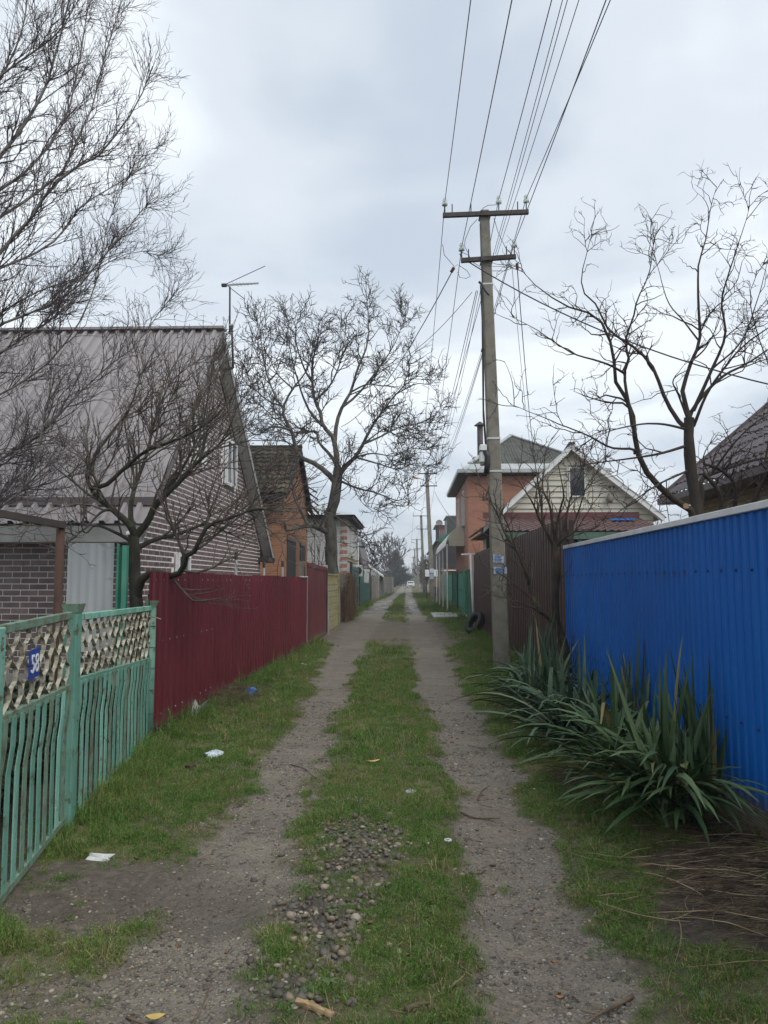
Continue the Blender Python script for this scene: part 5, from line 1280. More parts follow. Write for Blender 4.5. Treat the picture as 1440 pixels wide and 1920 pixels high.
# torn notices on the second pole
for i, (y0, y1) in enumerate(((1066, 1074), (1076, 1086))):
    a = at(806, y0, 54.7); b = at(813, y1, 54.7); t = thing('paper_notice', '%s pale notice on the second power pole' % ('upper', 'lower')[i], 'notice', (a[0], 54.75, b[2]))
    MB().box((a[0], 54.79, b[2]), (b[0], 54.82, a[2])).build('sheet', K['paper' if i == 0 else 'notice_blue'], t)
poles = []
for i, (Y, xb, xt, yt, lb) in enumerate(((88, 795.5, 789.5, 966, 'third power pole down the right verge'), (128, 784, 781.5, 1011, 'fourth power pole, slim, with lamp arm'), (160, 779, 777.5, 1030, 'fifth power pole, dark wooden looking'), (205, 776, 775, 1045, 'sixth power pole with a lamp arm, very small in the distance'), (260, 773.5, 772.5, 1057, 'farthest visible power pole'))):
    b = onground(xb, 1100+400/Y); T = at(xt, yt, Y); bb = at(xb, 1100, Y)
    t, pn = pole(lb, (bb[0], Y, 0), T, .36, .26, [(T[2]-.1, -.95, 1.0, 0, [(.03, 1), (.5, 1), (.97, 1)]), (T[2]-1.6, -.6, .7, 0, [(.05, 1), (.95, 1)])], detail=False)
    poles.append((t, pn))
    if i in (1, 3): lamp(t, (xt+.5, yt+9), (xt-10 if i == 1 else xt-6, yt+5), Y, 'zinc')
# ---- wires
def hang(a, b, sag, n=18):
    a, b = np.array(a), np.array(b); return [a+(b-a)*i/n+np.array([0, 0, -4*sag*(i/n)*(1-i/n)]) for i in range(n+1)]
def wire(pts, r, label, m='wire', group='power lines overhead'):
    o = MB().tube(pts, r, 5).build('power_line', K[m]); return tag(o, label, 'wire', group)
names = ['leftmost', 'second', 'third', 'fourth', 'middle', 'sixth', 'seventh', 'rightmost']
lower = {3: 6, 4: 9}
src = [(pins1[0], (881, 0)), (pins1[6], (957, 0)), (pins1[3], (1031, 0)), (at(926, 474, 13.7), (1051, 0)), (at(929, 476, 13.75), (1060, 0)), (at(932, 478, 13.8), (1081, 0)), (pins1[9], (1131, 0)), (pins1[5], (1139, 0))]
for i, (a, (x, y)) in enumerate(src):
    # the wire is straight in plan: the picture gives its heading, the next pole stands 24 m behind the camera
    zt = a[2]-.32; r = _ray(x, y); q = np.array([0, 0, EYE])+r*((zt-EYE)/r[2]); d = (q-a); d[2] = 0; d /= abs(d[1])
    b = a+d*38; b[2] = a[2]+.15; s = abs(q[1]-a[1])/38.0
    wire(hang(a, b, .42/(4*s*(1-s))*1.0, 26), .0065 if i not in (3, 4, 5) else .0045, 'wire from near pole towards the viewer, %s of eight at top edge' % names[i])
ends = [pins2[0], pins2[1], pins2[2], pins2[3], pins2[5], pins2[2]+np.array([.02, 0, -.05])]
srcs = [pins1[0], pins1[6], pins1[3], at(926, 474, 13.7), pins1[9], pins1[5]]
for i, (a, b) in enumerate(zip(srcs, ends)):
    wire(hang(a, b, .75, 26), .007, 'overhead wire between the near and the second pole, %s of six' % ['leftmost', 'second', 'third', 'fourth', 'fifth', 'rightmost'][i])
pr = pins2
for k, (t, pn) in enumerate(poles[:4]):
    for i in range(3):
        wire(hang(pr[i], pn[i], .5, 8), .011, 'distant overhead wire, %s, in span %s beyond the second pole' % (['left', 'middle', 'right'][i], ['one', 'two', 'three', 'four'][k]))
    pr = pn
# house drops
k1 = at(849, 507, 13.5); wire(hang(k1, at(640, 800, 27), .5, 14), .01, 'thick service cable from the near pole down to the left houses', 'cable')
MB_ = lambda a, b, r, lb: tag(MB().tube([a, b], r, 7).build('strain_insulator', K['rust']), lb, 'insulator', 'brown strain insulators')
MB_(at(851, 502, 13.5), at(846, 510, 13.5), .03, 'brown strain insulator left of the lower crossarm')
MB_(at(969.5, 494, 13.5), at(970, 505, 13.5), .028, 'brown strain insulator right of the lower crossarm')
wire(hang(at(970, 505, 13.5), at(1001, 850, 24.2), .35, 14), .009, 'service cable from the right strain insulator to the cream house', 'cable')
wire(hang(at(960, 500, 13.5), at(996, 850, 24.2), .3, 14), .005, 'thin grey wire beside the service cable to the cream house')
wire(hang(at(862, 476, 13.5), at(880, 492, 13.5), .05, 4)+hang(at(880, 492, 13.5), at(1460, 725, 10.5), .25, 14), .011, 'service cable slanting down right to the purple roofed house', 'cable')
wire(hang(at(885, 548, 13.45), at(690, 700, 19), .3, 14), .006, 'thin wire from the pole clamp down left towards the walnut tree')
wire(hang(at(893, 545, 13.45), at(797, 905, 54), .6, 18), .007, 'left communication cable from the pole clamp to the second pole', 'cable')
wire(hang(at(896, 545, 13.45), at(802, 905, 54.8), .8, 18), .006, 'right communication cable from the pole clamp to the second pole', 'cable')
wire(hang(at(905, 660, 13.45), at(812, 895, 54.9), .7, 18), .007, 'low cable from the middle of the near pole to the second pole', 'cable')
wire(hang(at(800, 921, 54.8), at(690, 1005, 60), .2, 8), .014, 'left house drop from the second pole', 'cable')
wire(hang(at(815, 922, 54.8), at(882, 1008, 30), .3, 8), .014, 'right house drop from the second pole to the cream house', 'cable')
wire(hang(at(785, 985, 88), at(715, 1035, 95), .2, 8), .014, 'house drop from the third pole to the left', 'cable')
jl = thing('jumper_wires', 'loose curled jumper wires round the crossarms of the near pole', 'wire', at(905, 450, 13.4), 'power lines overhead')
for pts in ([(901, 400), (906, 390), (915, 385), (931, 384)], [(895, 411), (882, 425), (872, 450), (871, 462), (878, 475), (881, 483)], [(926, 409), (934, 436), (948, 465), (963, 480)], [(830, 458), (833, 478), (845, 492), (852, 500), (858, 496)], [(858, 510), (862, 520), (874, 522), (882, 518), (876, 508), (860, 497)], [(922, 483), (930, 479), (942, 479), (950, 483)], [(923, 508), (945, 508), (957, 504), (966, 499)], [(860, 470), (868, 474), (878, 478), (884, 490), (900, 500), (904, 504)]):
    MB().tube(px_line(pts, 13.42), .0055, 5).build('jumper', K['cable'], jl, smooth=True)
# ================================================================== trees
def spline(P, n):
    """smooth resampling of a polyline (Catmull-Rom)"""
    P = np.array(P, float)
    if len(P) == 2: return P[0]+(P[1]-P[0])*np.linspace(0, 1, n)[:, None]
    E = np.vstack([2*P[0]-P[1], P, 2*P[-1]-P[-2]]); L = np.r_[0, np.cumsum(np.linalg.norm(np.diff(P, axis=0), axis=1))]
    out = []
    for s in np.linspace(0, L[-1]*.99999, n):
        i = min(np.searchsorted(L, s, 'right')-1, len(P)-2); t = (s-L[i])/max(L[i+1]-L[i], 1e-6)
        a, b, c, d = E[i:i+4]; out.append(.5*((2*b)+(-a+c)*t+(2*a-5*b+4*c-d)*t*t+(-a+3*b-3*c+d)*t**3))
    return np.array(out)
def tubes_mesh(name, groups, m, knots=0):
    """groups: list of (points N,P,3; radii N,P; sides)"""
    Vs = []; Fs = []; base = 0
    for pts, rad, S in groups:
        N, P, _ = pts.shape
        tan = np.gradient(pts, axis=1); tan /= np.linalg.norm(tan, axis=2, keepdims=True)+1e-9
        d0 = pts[:, -1]-pts[:, 0]; ref = np.where(np.abs(d0[:, 2:3]) < .75*np.linalg.norm(d0, axis=1, keepdims=True), np.array([[0, 0, 1.]]), np.array([[1., .3, 0]]))
        a = np.cross(tan, ref[:, None, :]); a /= np.linalg.norm(a, axis=2, keepdims=True)+1e-9; b = np.cross(tan, a)
        th = np.arange(S)*2*math.pi/S
        V = pts[:, :, None, :]+rad[:, :, None, None]*(a[:, :, None, :]*np.cos(th)[None, None, :, None]+b[:, :, None, :]*np.sin(th)[None, None, :, None])
        idx = base+np.arange(N*P*S).reshape(N, P, S)
        F = np.stack([idx[:, :-1, :], np.roll(idx, -1, 2)[:, :-1, :], np.roll(idx, -1, 2)[:, 1:, :], idx[:, 1:, :]], -1).reshape(-1, 4)
        Vs.append(V.reshape(-1, 3)); Fs.append(F); base += N*P*S
    V = np.concatenate(Vs); F = np.concatenate(Fs)
    me = bpy.data.meshes.new(name)
    me.vertices.add(len(V)); me.vertices.foreach_set('co', V.astype(np.float32).ravel())
    me.loops.add(F.size); me.loops.foreach_set('vertex_index', F.astype(np.int32).ravel())
    me.polygons.add(len(F)); me.polygons.foreach_set('loop_start', np.arange(0, F.size, 4, dtype=np.int32))
    me.polygons.foreach_set('use_smooth', np.ones(len(F), bool)); me.update(); me.materials.append(m); return me
def sprout(par, prad, n_per_m, length, P, rng_, ang=(35, 70), wander=.25, up=.15, rratio=.6, rtip=.0015, t0=.15, taper=.5, flat=1.0, rmax=1.0, bias=None, zig=0.0):
    """children of a batch of parents; all vectorised"""
    N, Q, _ = par.shape; seg = np.linalg.norm(np.diff(par, axis=1), axis=2).sum(1)
    cnt = rng_.poisson(seg*n_per_m*(1-t0)); pi = np.repeat(np.arange(N), cnt); M_ = len(pi)
    if M_ == 0: return np.zeros((0, P, 3)), np.zeros((0, P))
    t = t0+(1-t0)*rng_.uniform(size=M_)**.85; t[::7] = 1.0-rng_.uniform(0, .06, len(t[::7]))
    f = np.clip(t, 0, .9999)*(Q-1); i = f.astype(int); w = (f-i)[:, None]
    p = par[pi, i]*(1-w)+par[pi, i+1]*w; tan = par[pi, i+1]-par[pi, i]; tan /= np.linalg.norm(tan, axis=1, keepdims=True)+1e-9
    r0 = prad[pi, i]*(1-w[:, 0])+prad[pi, i+1]*w[:, 0]
    rv = rng_.normal(size=(M_, 3)); rv -= (rv*tan).sum(1, keepdims=True)*tan; rv /= np.linalg.norm(rv, axis=1, keepdims=True)
    rv[:, 2] = rv[:, 2]*.8+.25; rv /= np.linalg.norm(rv, axis=1, keepdims=True)
    a = np.radians(rng_.uniform(ang[0], ang[1], M_))[:, None]; d = tan*np.cos(a)+rv*np.sin(a)
    if bias is not None: d += np.array(bias)[None, :]*rng_.uniform(.2, 1, (M_, 1)); d /= np.linalg.norm(d, axis=1, keepdims=True)
    L = rng_.uniform(length[0], length[1], M_)*(1-taper*t)
    rs = np.minimum(np.minimum(r0*rratio, rmax), .006+.02*L*rratio)
    rs = np.maximum(rs, rtip*1.3)
    pts = np.zeros((M_, P, 3)); pts[:, 0] = p; cur = p.copy(); zz = rng_.normal(size=(M_, 3))
    for k in range(1, P):
        d = d+rng_.normal(size=(M_, 3))*wander/math.sqrt(P)*1.6+np.array([0, 0, up/P])
        if zig: d = d+zz*zig*(1 if k % 2 else -1)
        d /= np.linalg.norm(d, axis=1, keepdims=True)
        cur = cur+d*(L/(P-1))[:, None]; pts[:, k] = cur
    rad = rs[:, None]*np.linspace(1, 0, P)[None, :]**.8+rtip
    return pts, rad
def limb_batch(limbs, n=18, wob=.01, rng_=None, world=False):
    """limbs: (list of (px,py,Y) points, r0, r1)"""
    P = []; Rr = []
    for pts, r0, r1 in limbs:
        q = spline([p if world else at(*p) for p in pts], n)
        L = np.linalg.norm(q[-1]-q[0]); q = q+np.cumsum(rng_.normal(0, wob*L/n, (n, 3)), 0)*np.linspace(0, 1, n)[:, None]*1.2
        P.append(q); Rr.append(r0+(r1-r0)*np.linspace(0, 1, n)**.8)
    return np.array(P), np.array(Rr)
def make_tree(name, label, base, trunk, limbs, levels, mb, mt, seed, twig_sides=3, group=None, cat='tree', n0=18, wob=.01, world=False):
    """trunk > one object; each limb one object; the fine wood joined"""
    g = np.random.default_rng(seed); t = thing(name, label, cat, base, group); base = np.array(base)
    tp, tr = limb_batch(trunk, 16, wob*.3, g, world); lp, lr = limb_batch(limbs, n0, wob, g, world)
    tr = tr*(1+.08*g.normal(size=tr.shape))
    def put(nm, groups, m, kind=None):
        me = tubes_mesh(nm, [(p-base, r, s) for p, r, s in groups], m); o = link(nm, me, t)
        if kind: o['kind'] = kind
        return o
    for i in range(len(tp)): put('trunk', [(tp[i:i+1], tr[i:i+1], 12)], mb)
    for i in range(len(lp)): put('limb', [(lp[i:i+1], lr[i:i+1], 8)], mb)
    P, Rr = lp, lr; br = []; tw = []
    for k, kw in enumerate(levels):
        kw = dict(kw); src = kw.pop('src', None); fine = kw.pop('fine', k > 0); S = kw.pop('sides', 4 if k == 0 else 3)
        if src == 'all': PP = [P]; 
        P, Rr = sprout(P, Rr, rng_=g, **kw)
        if kw.get('keep'): pass
        (tw if fine else br).append((P, Rr, S))
    if br: put('branches', br, mb if False else mt, 'stuff')
    if tw: put('twigs', tw, mt, 'stuff')
    print('T tree', label, sum(len(a) for a, _, _ in br+tw), sum(a.shape[0]*(a.shape[1]-1)*2*s for a, _, s in br+tw))
    return t
def L3(s, Y): # "x,y x,y ..." -> points at depth Y (or Y0..Y1)
    q = [tuple(map(float, w.split(','))) for w in s.split()]; n = len(q)
    Y0, Y1 = Y if isinstance(Y, tuple) else (Y, Y)
    return [(x, y, Y0+(Y1-Y0)*i/max(1, n-1)) for i, (x, y) in enumerate(q)]

# ---- birch, left edge, trunk outside the frame
bz = at(-150, 1280, 9.4)
BT = [(L3('-175,1330 -165,1100 -150,900 -140,600 -120,300 -110,0 -95,-260', 9.4), .17, .06)]
BL = [(L3('-150,760 -60,600 0,473 50,420 90,363 133,320 187,290 233,233 263,187 290,120', (9.4, 8.4)), 0.0408, 0.0048),
 (L3('-145,520 -60,370 0,290 37,240 80,167 100,97 123,0 140,-90', (9.4, 8.8)), 0.0408, 0.0054),
 (L3('-150,600 -60,450 0,407 57,370 117,320 143,260 167,210 187,133 213,43 240,-40', (9.4, 9.8)), 0.0286, 0.0041),
 (L3('-160,900 -60,680 0,613 83,580 150,540 190,493 233,443 272,392 300,372', (9.4, 8.2)), 0.0306, 0.0034),
 (L3('-150,700 -60,540 0,503 57,480 110,443 147,390 207,350 250,320 280,278 305,268', (9.4, 10.4)), 0.0286, 0.0034),
 (L3('-155,800 -60,640 0,590 67,550 150,520 230,480 270,472 295,480', (9.4, 9.0)), 0.0238, 0.0027),
 (L3('-160,1060 -70,920 0,862 78,810 144,738 194,691 250,645 285,590 318,552', (9.4, 8.6)), 0.0306, 0.0027),
 (L3('-165,1120 -60,1000 0,950 58,897 75,816 94,713 92,635 110,560', (9.4, 8.4)), 0.0204, 0.0034),
 (L3('-150,820 -50,690 0,660 44,633 117,580 170,520 210,440', (9.4, 10.0)), 0.0272, 0.0034),
 (L3('-130,420 -50,230 0,150 40,60 60,-60', (9.4, 9.0)), 0.0306, 0.0054),
 (L3('-160,960 -60,860 20,850 110,835 190,842 225,838', (9.4, 8.0)), 0.0190, 0.0027),
 (L3('-160,900 -70,760 0,740 90,680 150,600 180,520 200,420 240,330', (9.4, 7.8)), 0.0218, 0.0027),
 (L3('-140,480 -40,380 40,330 120,230 150,120 170,0 175,-80', (9.4, 10.6)), 0.0272, 0.0041),
 (L3('-120,300 -40,180 30,120 110,60 170,-30', (9.4, 8.2)), 0.0238, 0.0041),
 (L3('-165,1120 -80,1000 20,930 130,890 200,800 240,720 280,690', (9.4, 9.8)), 0.0204, 0.0027)]
make_tree('birch_tree', 'tall pale birch with dense bare twigs leaning in from the left edge', (bz[0], 9.4, 0), BT, BL, [
  dict(n_per_m=11, length=(.5, 1.45), P=8, ang=(16, 44), wander=.3, up=.5, rratio=.42, rtip=.0016, t0=.12, taper=.8, fine=False),
  dict(n_per_m=17, length=(.22, .75), P=6, ang=(18, 50), wander=.34, up=.3, rratio=.6, rtip=.0012, t0=.1, taper=.5),
  dict(n_per_m=6, length=(.05, .2), P=3, ang=(25, 60), wander=.3, up=.1, rratio=.7, rtip=.0013, t0=.25, taper=.2)], K['bark_birch'], K['twig_birch'], 3, wob=.02)

# ---- gnarled tree over the red fence
gb = at(256, 1150, 8.1)
GT = [(L3('258,1330 256,1220 257,1150 254,1100 252,1050 252,1003', 8.1), .085, .062)]
GL = [(L3('257,1125 265,1088 287,1073 325,1080 342,1064 347,1042 362,1032 387,985 422,974 455,960 500,950', (8.1, 7.2)), .05, .006),
 (L3('252,1012 250,997 239,980 211,955 180,930 164,899 168,870', (8.1, 7.8)), .045, .016),
 (L3('172,915 200,908 236,874 278,844 333,822 380,800 420,770', (7.8, 7.4)), .028, .005),
 (L3('252,1008 278,977 292,947 314,930 342,902 375,869 400,850 440,815', (8.1, 7.8)), .045, .007),
 (L3('254,1030 290,1012 340,1000 390,985 430,1000 470,1015', (8.1, 8.6)), .03, .005),
 (L3('252,1003 245,960 255,910 275,860 290,800 320,730', (8.1, 8.6)), .034, .006),
 (L3('170,890 180,850 210,810 240,770 262,700', (7.8, 8.2)), .024, .005),
 (L3('300,940 340,880 370,820 385,760 392,700', (8.0, 8.3)), .022, .004),
 (L3('254,1020 220,1000 180,985 160,1000 150,985', (8.1, 7.6)), .024, .005),
 (L3('211,955 190,960 160,990 140,1005', (7.9, 7.4)), .02, .004)]
make_tree('gnarled_tree', 'gnarled mossy bare fruit tree reaching over the near end of the red fence', (gb[0], 8.1, 0), GT, GL, [
  dict(n_per_m=13, length=(.5, 1.35), P=7, ang=(20, 60), wander=.35, up=.35, rratio=.5, rtip=.0022, t0=.2, taper=.55, bias=(.45, 0, .35), fine=False),
  dict(n_per_m=11, length=(.25, .8), P=6, ang=(18, 50), wander=.3, up=.25, rratio=.6, rtip=.0018, t0=.1, taper=.3, bias=(.2, 0, .2)),
  dict(n_per_m=5, length=(.03, .12), P=3, ang=(30, 70), wander=.4, up=.1, rratio=.8, rtip=.0019, t0=.2, taper=.2)], K['bark_gnarl'], K['twig_gnarl'], 8, wob=.05)

# ---- walnut
WY = 28.4
wb0 = at(622, 1160, WY)
WT = [(L3('623,1185 624,1120 621,1044 621,1006 618,987 621,960 627,939 631,906 634,876', WY), .27, .19)]
WLm = [(L3('633,885 631,860 627,830 620,814 604,798 601,773 590,752 586,717 585,679 600,610', (WY, WY-.6)), .12, .012),
 (L3('631,900 647,876 666,857 680,833 702,790 740,740 785,700', (WY, WY-1.2)), .10, .010),
 (L3('629,905 612,885 585,866 560,855 552,830 547,806 533,782 533,763 550,730 577,695 590,640', (WY, WY-1.5)), .115, .010),
 (L3('632,878 623,858 598,830 593,811 570,812 548,811 520,790 490,760', (WY, WY+1)), .075, .010),
 (L3('627,836 631,795 642,763 658,735 672,690 690,640 686,555', (WY, WY+.8)), .09, .009),
 (L3('619,1000 593,988 577,985 536,993 512,985 490,960', (WY, WY-2.4)), .13, .02),
 (L3('577,985 570,970 561,952 550,925 545,890 520,850', (WY-1.2, WY-1.6)), .06, .008),
 (L3('536,993 531,975 512,944 480,920 462,880', (WY-1.8, WY-2.6)), .055, .007),
 (L3('600,990 612,960 625,925 640,880 655,850', (WY-.5, WY-1.4)), .055, .010),
 (L3('634,900 671,916 697,922 716,929 748,939 767,926 792,920', (WY, WY-1.6)), .05, .005),
 (L3('622,965 649,982 671,1002 690,1014 705,1035', (WY, WY-1.4)), .045, .005),
 (L3('640,893 662,915 678,942 705,955', (WY, WY-2)), .025, .004),
 (L3('533,770 515,740 500,700 490,650 480,600', (WY-1.3, WY-1)), .05, .006),
 (L3('604,798 580,770 560,720 545,660 535,590', (WY-.3, WY+.6)), .06, .006),
 (L3('680,833 710,820 750,800 790,790 830,765', (WY-.6, WY)), .045, .005),
 (L3('642,763 670,740 710,690 740,640 760,590', (WY+.2, WY+1.2)), .055, .006),
 (L3('586,717 570,690 555,640 560,580', (WY-.6, WY-1.4)), .045, .005),
 (L3('590,752 620,720 640,670 650,600', (WY-.5, WY-1.5)), .05, .005),
 (L3('666,857 700,850 740,855 770,840 800,845', (WY-.4, WY-1.8)), .035, .004),
 (L3('547,806 510,800 480,815 455,790 450,740', (WY-1, WY)), .045, .005),
 (L3('658,735 690,720 730,720 770,680', (WY+.4, WY-.6)), .04, .005),
 (L3('560,855 530,850 500,840 470,850 445,835', (WY-.6, WY-1.6)), .04, .005),
 (L3('533,763 500,750 470,720 455,680', (WY-1.3, WY-.6)), .04, .005),
 (L3('666,857 710,870 745,880 780,870 815,880', (WY-.4, WY+.8)), .04, .005),
 (L3('680,833 730,800 780,810 815,800', (WY-.6, WY+.6)), .035, .005),
 (L3('512,944 490,930 470,935 450,920', (WY-2, WY-2.4)), .03, .005),
 (L3('740,740 780,720 805,720 825,700', (WY-.8, WY-.4)), .03, .005),
 (L3('550,730 520,700 500,660 480,640', (WY-1.2, WY-.2)), .035, .005)]
make_tree('walnut_tree', 'big bare grey walnut tree behind the left fences with a rounded open crown', (wb0[0], WY, 0), WT, WLm, [
  dict(n_per_m=5.6, length=(.8, 1.9), P=7, ang=(30, 70), wander=.32, up=.12, rratio=.5, rtip=.006, t0=.25, taper=.6, fine=False),
  dict(n_per_m=7.5, length=(.35, 1.0), P=5, ang=(25, 65), wander=.4, up=.2, rratio=.6, rtip=.005, t0=.15, taper=.3),
  dict(n_per_m=5.5, length=(.12, .4), P=4, ang=(30, 70), wander=.4, up=.15, rratio=.8, rtip=.0048, t0=.25, taper=.1)], K['bark_walnut'], K['twig_walnut'], 12, wob=.04)

# ---- apricot behind the blue fence
AYY = 9.2
ab = at(1305, 1000, AYY)
AT = [(L3('1312,1330 1308,1150 1304,1000 1307,958 1296,887 1291,816 1292,782', AYY), .11, .06)]
AL = [(L3('1303,990 1300,961 1272,943 1243,919 1215,890 1197,855 1190,830 1187,791 1176,752 1151,713 1148,671 1137,632 1116,596 1105,591 1066,582 1031,564 995,540 972,516', (AYY, AYY-.5)), 0.0484, 0.0031),
 (L3('1186,800 1183,780 1172,720 1172,695 1180,674 1174,639 1190,593 1197,564 1219,511 1227,447', (AYY-.3, AYY-.5)), 0.0234, 0.0031),
 (L3('1169,699 1144,685 1112,674 1077,664 1041,642 1006,617 958,592', (AYY-.35, AYY-.9)), 0.0156, 0.0023),
 (L3('1291,808 1282,802 1261,773 1243,738 1226,692 1204,664 1176,642 1144,621 1119,571 1095,547 1095,511 1109,465 1119,437', (AYY, AYY+.5)), 0.0296, 0.0023),
 (L3('1291,790 1272,741 1261,717 1268,705 1286,695', (AYY, AYY-.3)), 0.0172, 0.0047),
 (L3('1292,784 1291,770 1279,738 1296,678 1311,639 1311,593 1309,540 1311,490 1325,440 1332,384 1345,345', (AYY, AYY+.2)), 0.0312, 0.0023),
 (L3('1292,784 1300,766 1328,731 1360,703 1403,681 1440,656 1490,625', (AYY, AYY+.3)), 0.0273, 0.0047),
 (L3('1300,770 1335,692 1360,628 1353,568 1367,511 1382,462 1396,419 1405,387', (AYY, AYY-.5)), 0.0250, 0.0023),
 (L3('1300,800 1330,730 1385,656 1440,614 1480,590', (AYY, AYY-.6)), 0.0218, 0.0047),
 (L3('1291,806 1243,795 1197,795 1137,809 1105,830', (AYY, AYY-1)), 0.0187, 0.0023),
 (L3('1293,834 1236,851 1173,862 1102,873 1060,890', (AYY, AYY-.7)), 0.0203, 0.0023),
 (L3('1190,850 1187,842 1144,839 1102,816 1049,795 1013,780 958,757', (AYY-.3, AYY-1.1)), 0.0172, 0.0023),
 (L3('1308,990 1316,930 1314,901 1335,887 1403,865 1480,850', (AYY, AYY+.6)), 0.0390, 0.0117),
 (L3('1325,1010 1353,950 1342,915 1318,890', (AYY+.1, AYY)), 0.0390, 0.0234),
 (L3('1370,1010 1378,950 1378,908 1350,880 1320,870', (AYY+.4, AYY)), 0.0351, 0.0156),
 (L3('1412,1010 1417,936 1440,887 1490,830', (AYY+.3, AYY+.3)), 0.0312, 0.0156),
 (L3('1392,1000 1425,900 1440,820 1445,720 1420,640 1400,560 1430,500', (AYY+.5, AYY+.2)), 0.0195, 0.0023),
 (L3('1296,880 1240,905 1200,930 1150,965 1120,985', (AYY, AYY-.9)), 0.0156, 0.0023),
 (L3('1335,887 1370,840 1410,800 1460,770', (AYY+.1, AYY-.4)), 0.0172, 0.0039),
 (L3('1335,692 1390,640 1420,560 1440,480', (AYY, AYY)), 0.0140, 0.0023),
 (L3('1296,678 1325,650 1350,600 1355,560', (AYY, AYY+.6)), 0.0125, 0.0023),
 (L3('1311,640 1280,600 1250,560 1225,470', (AYY+.1, AYY+.6)), 0.0125, 0.0023)]
apt = make_tree('apricot_tree', 'wide bare fruit tree with zigzag twigs behind the blue fence', (ab[0], AYY, 0), AT, AL, [
  dict(n_per_m=7.0, length=(.3, .85), P=7, ang=(30, 70), wander=.4, up=.25, rratio=.5, rtip=.0022, t0=.22, taper=.3, zig=.14, fine=False),
  dict(n_per_m=10, length=(.14, .42), P=6, ang=(30, 75), wander=.45, up=.1, rratio=.6, rtip=.0017, t0=.12, taper=.3, zig=.2),
  dict(n_per_m=7, length=(.03, .14), P=4, ang=(30, 75), wander=.5, up=.1, rratio=.8, rtip=.0015, t0=.25, taper=.2, zig=.15)], K['bark_apricot'], K['twig_apricot'], 17, wob=.03)
q = at(1286, 949, AYY-.12); r_ = MB().lathe([(.034, 0), (.034, -.02)], (0, 0, 0), 12, 'y')
o = r_.build('cut_stub', K['wood_fresh'], apt); o.location = (q[0]-ab[0], -.12, q[2]); 

# ---- multi stemmed shrub tree before the brown fence
SY = 10.0
sb = at(1066, 1312, SY)
ST = [(L3('1068,1330 1063,1255 1060,1220 1055,1198 1043,1166', SY), .06, .052)]
SL = [(L3('1044,1168 1017,1148 1000,1123 992,1093 980,1060 972,1035 955,1015 945,993 933,965 922,944 914,919 890,900', (SY, SY+.3)), .042, .004),
 (L3('992,1095 990,1080 967,1027 950,982 930,950 905,935', (SY, SY-.4)), .022, .003),
 (L3('1043,1168 1041,1127 1043,1077 1043,1045 1042,1020', SY), .052, .045),
 (L3('1043,1030 1030,1005 1012,975 999,944 982,919 970,900', (SY, SY-.2)), .030, .004),
 (L3('1040,1030 1020,985 1014,944 1007,898 999,850', (SY, SY+.3)), .026, .004),
 (L3('1042,1020 1036,985 1031,947 1018,915 1021,875 1023,850', (SY, SY+.1)), .026, .004),
 (L3('1043,1022 1044,990 1052,950 1058,930 1052,890 1049,870', (SY, SY-.3)), .024, .004),
 (L3('1044,1024 1058,985 1070,934 1089,888 1098,851', (SY, SY+.2)), .024, .004),
 (L3('1044,1026 1065,1000 1080,970 1092,930 1101,905 1120,880', (SY, SY-.2)), .022, .003),
 (L3('1042,1028 1055,1010 1075,1000 1095,970 1110,945', (SY, SY-.5)), .016, .003),
 (L3('1018,1150 1000,1140 970,1128 950,1122 935,1095', (SY, SY-.5)), .012, .002),
 (L3('1000,1125 975,1105 950,1085 925,1068 905,1060', (SY, SY-.4)), .012, .002),
 (L3('1030,1160 1010,1150 985,1142 955,1138', (SY, SY-.6)), .010, .002)]
make_tree('shrub_tree', 'small multi stemmed bare tree at the end of the blue fence before the brown fence', (sb[0], SY, 0), ST, SL, [
  dict(n_per_m=8, length=(.25, .75), P=6, ang=(18, 50), wander=.35, up=.4, rratio=.5, rtip=.0024, t0=.25, taper=.3, fine=False),
  dict(n_per_m=9, length=(.08, .3), P=5, ang=(20, 60), wander=.45, up=.2, rratio=.6, rtip=.002, t0=.2, taper=.3)], K['bark_shrub'], K['twig_shrub'], 23, wob=.03)

# ---- distant trees
def far_tree(label, x, y_top, Y, wpx, seed, n=7, m='far_twig', dens=1.0, z0=.12):
    g = np.random.default_rng(seed); b = at(x, 1100, Y); b[2] = 0; T = at(x, y_top, Y); H = T[2]; Wd = wpx/1440*Y
    tr = [([tuple(b), (b[0]+g.normal(0, .1), Y, H*z0), (b[0]+g.normal(0, .2), Y, H*.35)], .012*H+.05, .008*H+.02)]
    lim = []
    for i in range(n):
        a = -1+2*(i+.5)/n; z1 = H*(1-.35*a*a)*g.uniform(.85, 1.0); dep = g.normal(0, Wd*.22)
        s = H*g.uniform(z0, .3)
        lim.append(([(b[0], Y, s), (b[0]+a*Wd*.22, Y+dep*.5, s+(z1-s)*.4), (b[0]+a*Wd*.5, Y+dep, z1)], .009*H, .012))
    rt = Y*.0002
    return make_tree('bare_tree', label, tuple(b), tr, lim, [
        dict(n_per_m=2.6*dens, length=(.16*H, .34*H), P=5, ang=(20, 55), wander=.35, up=.4, rratio=.5, rtip=rt, t0=.15, taper=.4, fine=False),
        dict(n_per_m=2.6*dens, length=(.07*H, .16*H), P=4, ang=(25, 60), wander=.4, up=.3, rratio=.7, rtip=rt*.8, t0=.15, taper=.3)], K[m], K[m], seed, n0=8, wob=.04, world=True, group='bare trees at the end of the lane')
far_tree('pale grey bare tree above the low white gable, left one', 702, 1018, 92, 80, 31, 9)
far_tree('pale grey bare tree above the low white gable, right one', 730, 1008, 150, 64, 32, 8)
far_tree('bushy bare tree in front of the dark pine', 718, 1056, 120, 34, 33, 7)
far_tree('low brown bare tree in front of the power poles, nearer the lane', 790, 1052, 150, 30, 34, 8, dens=1.4)
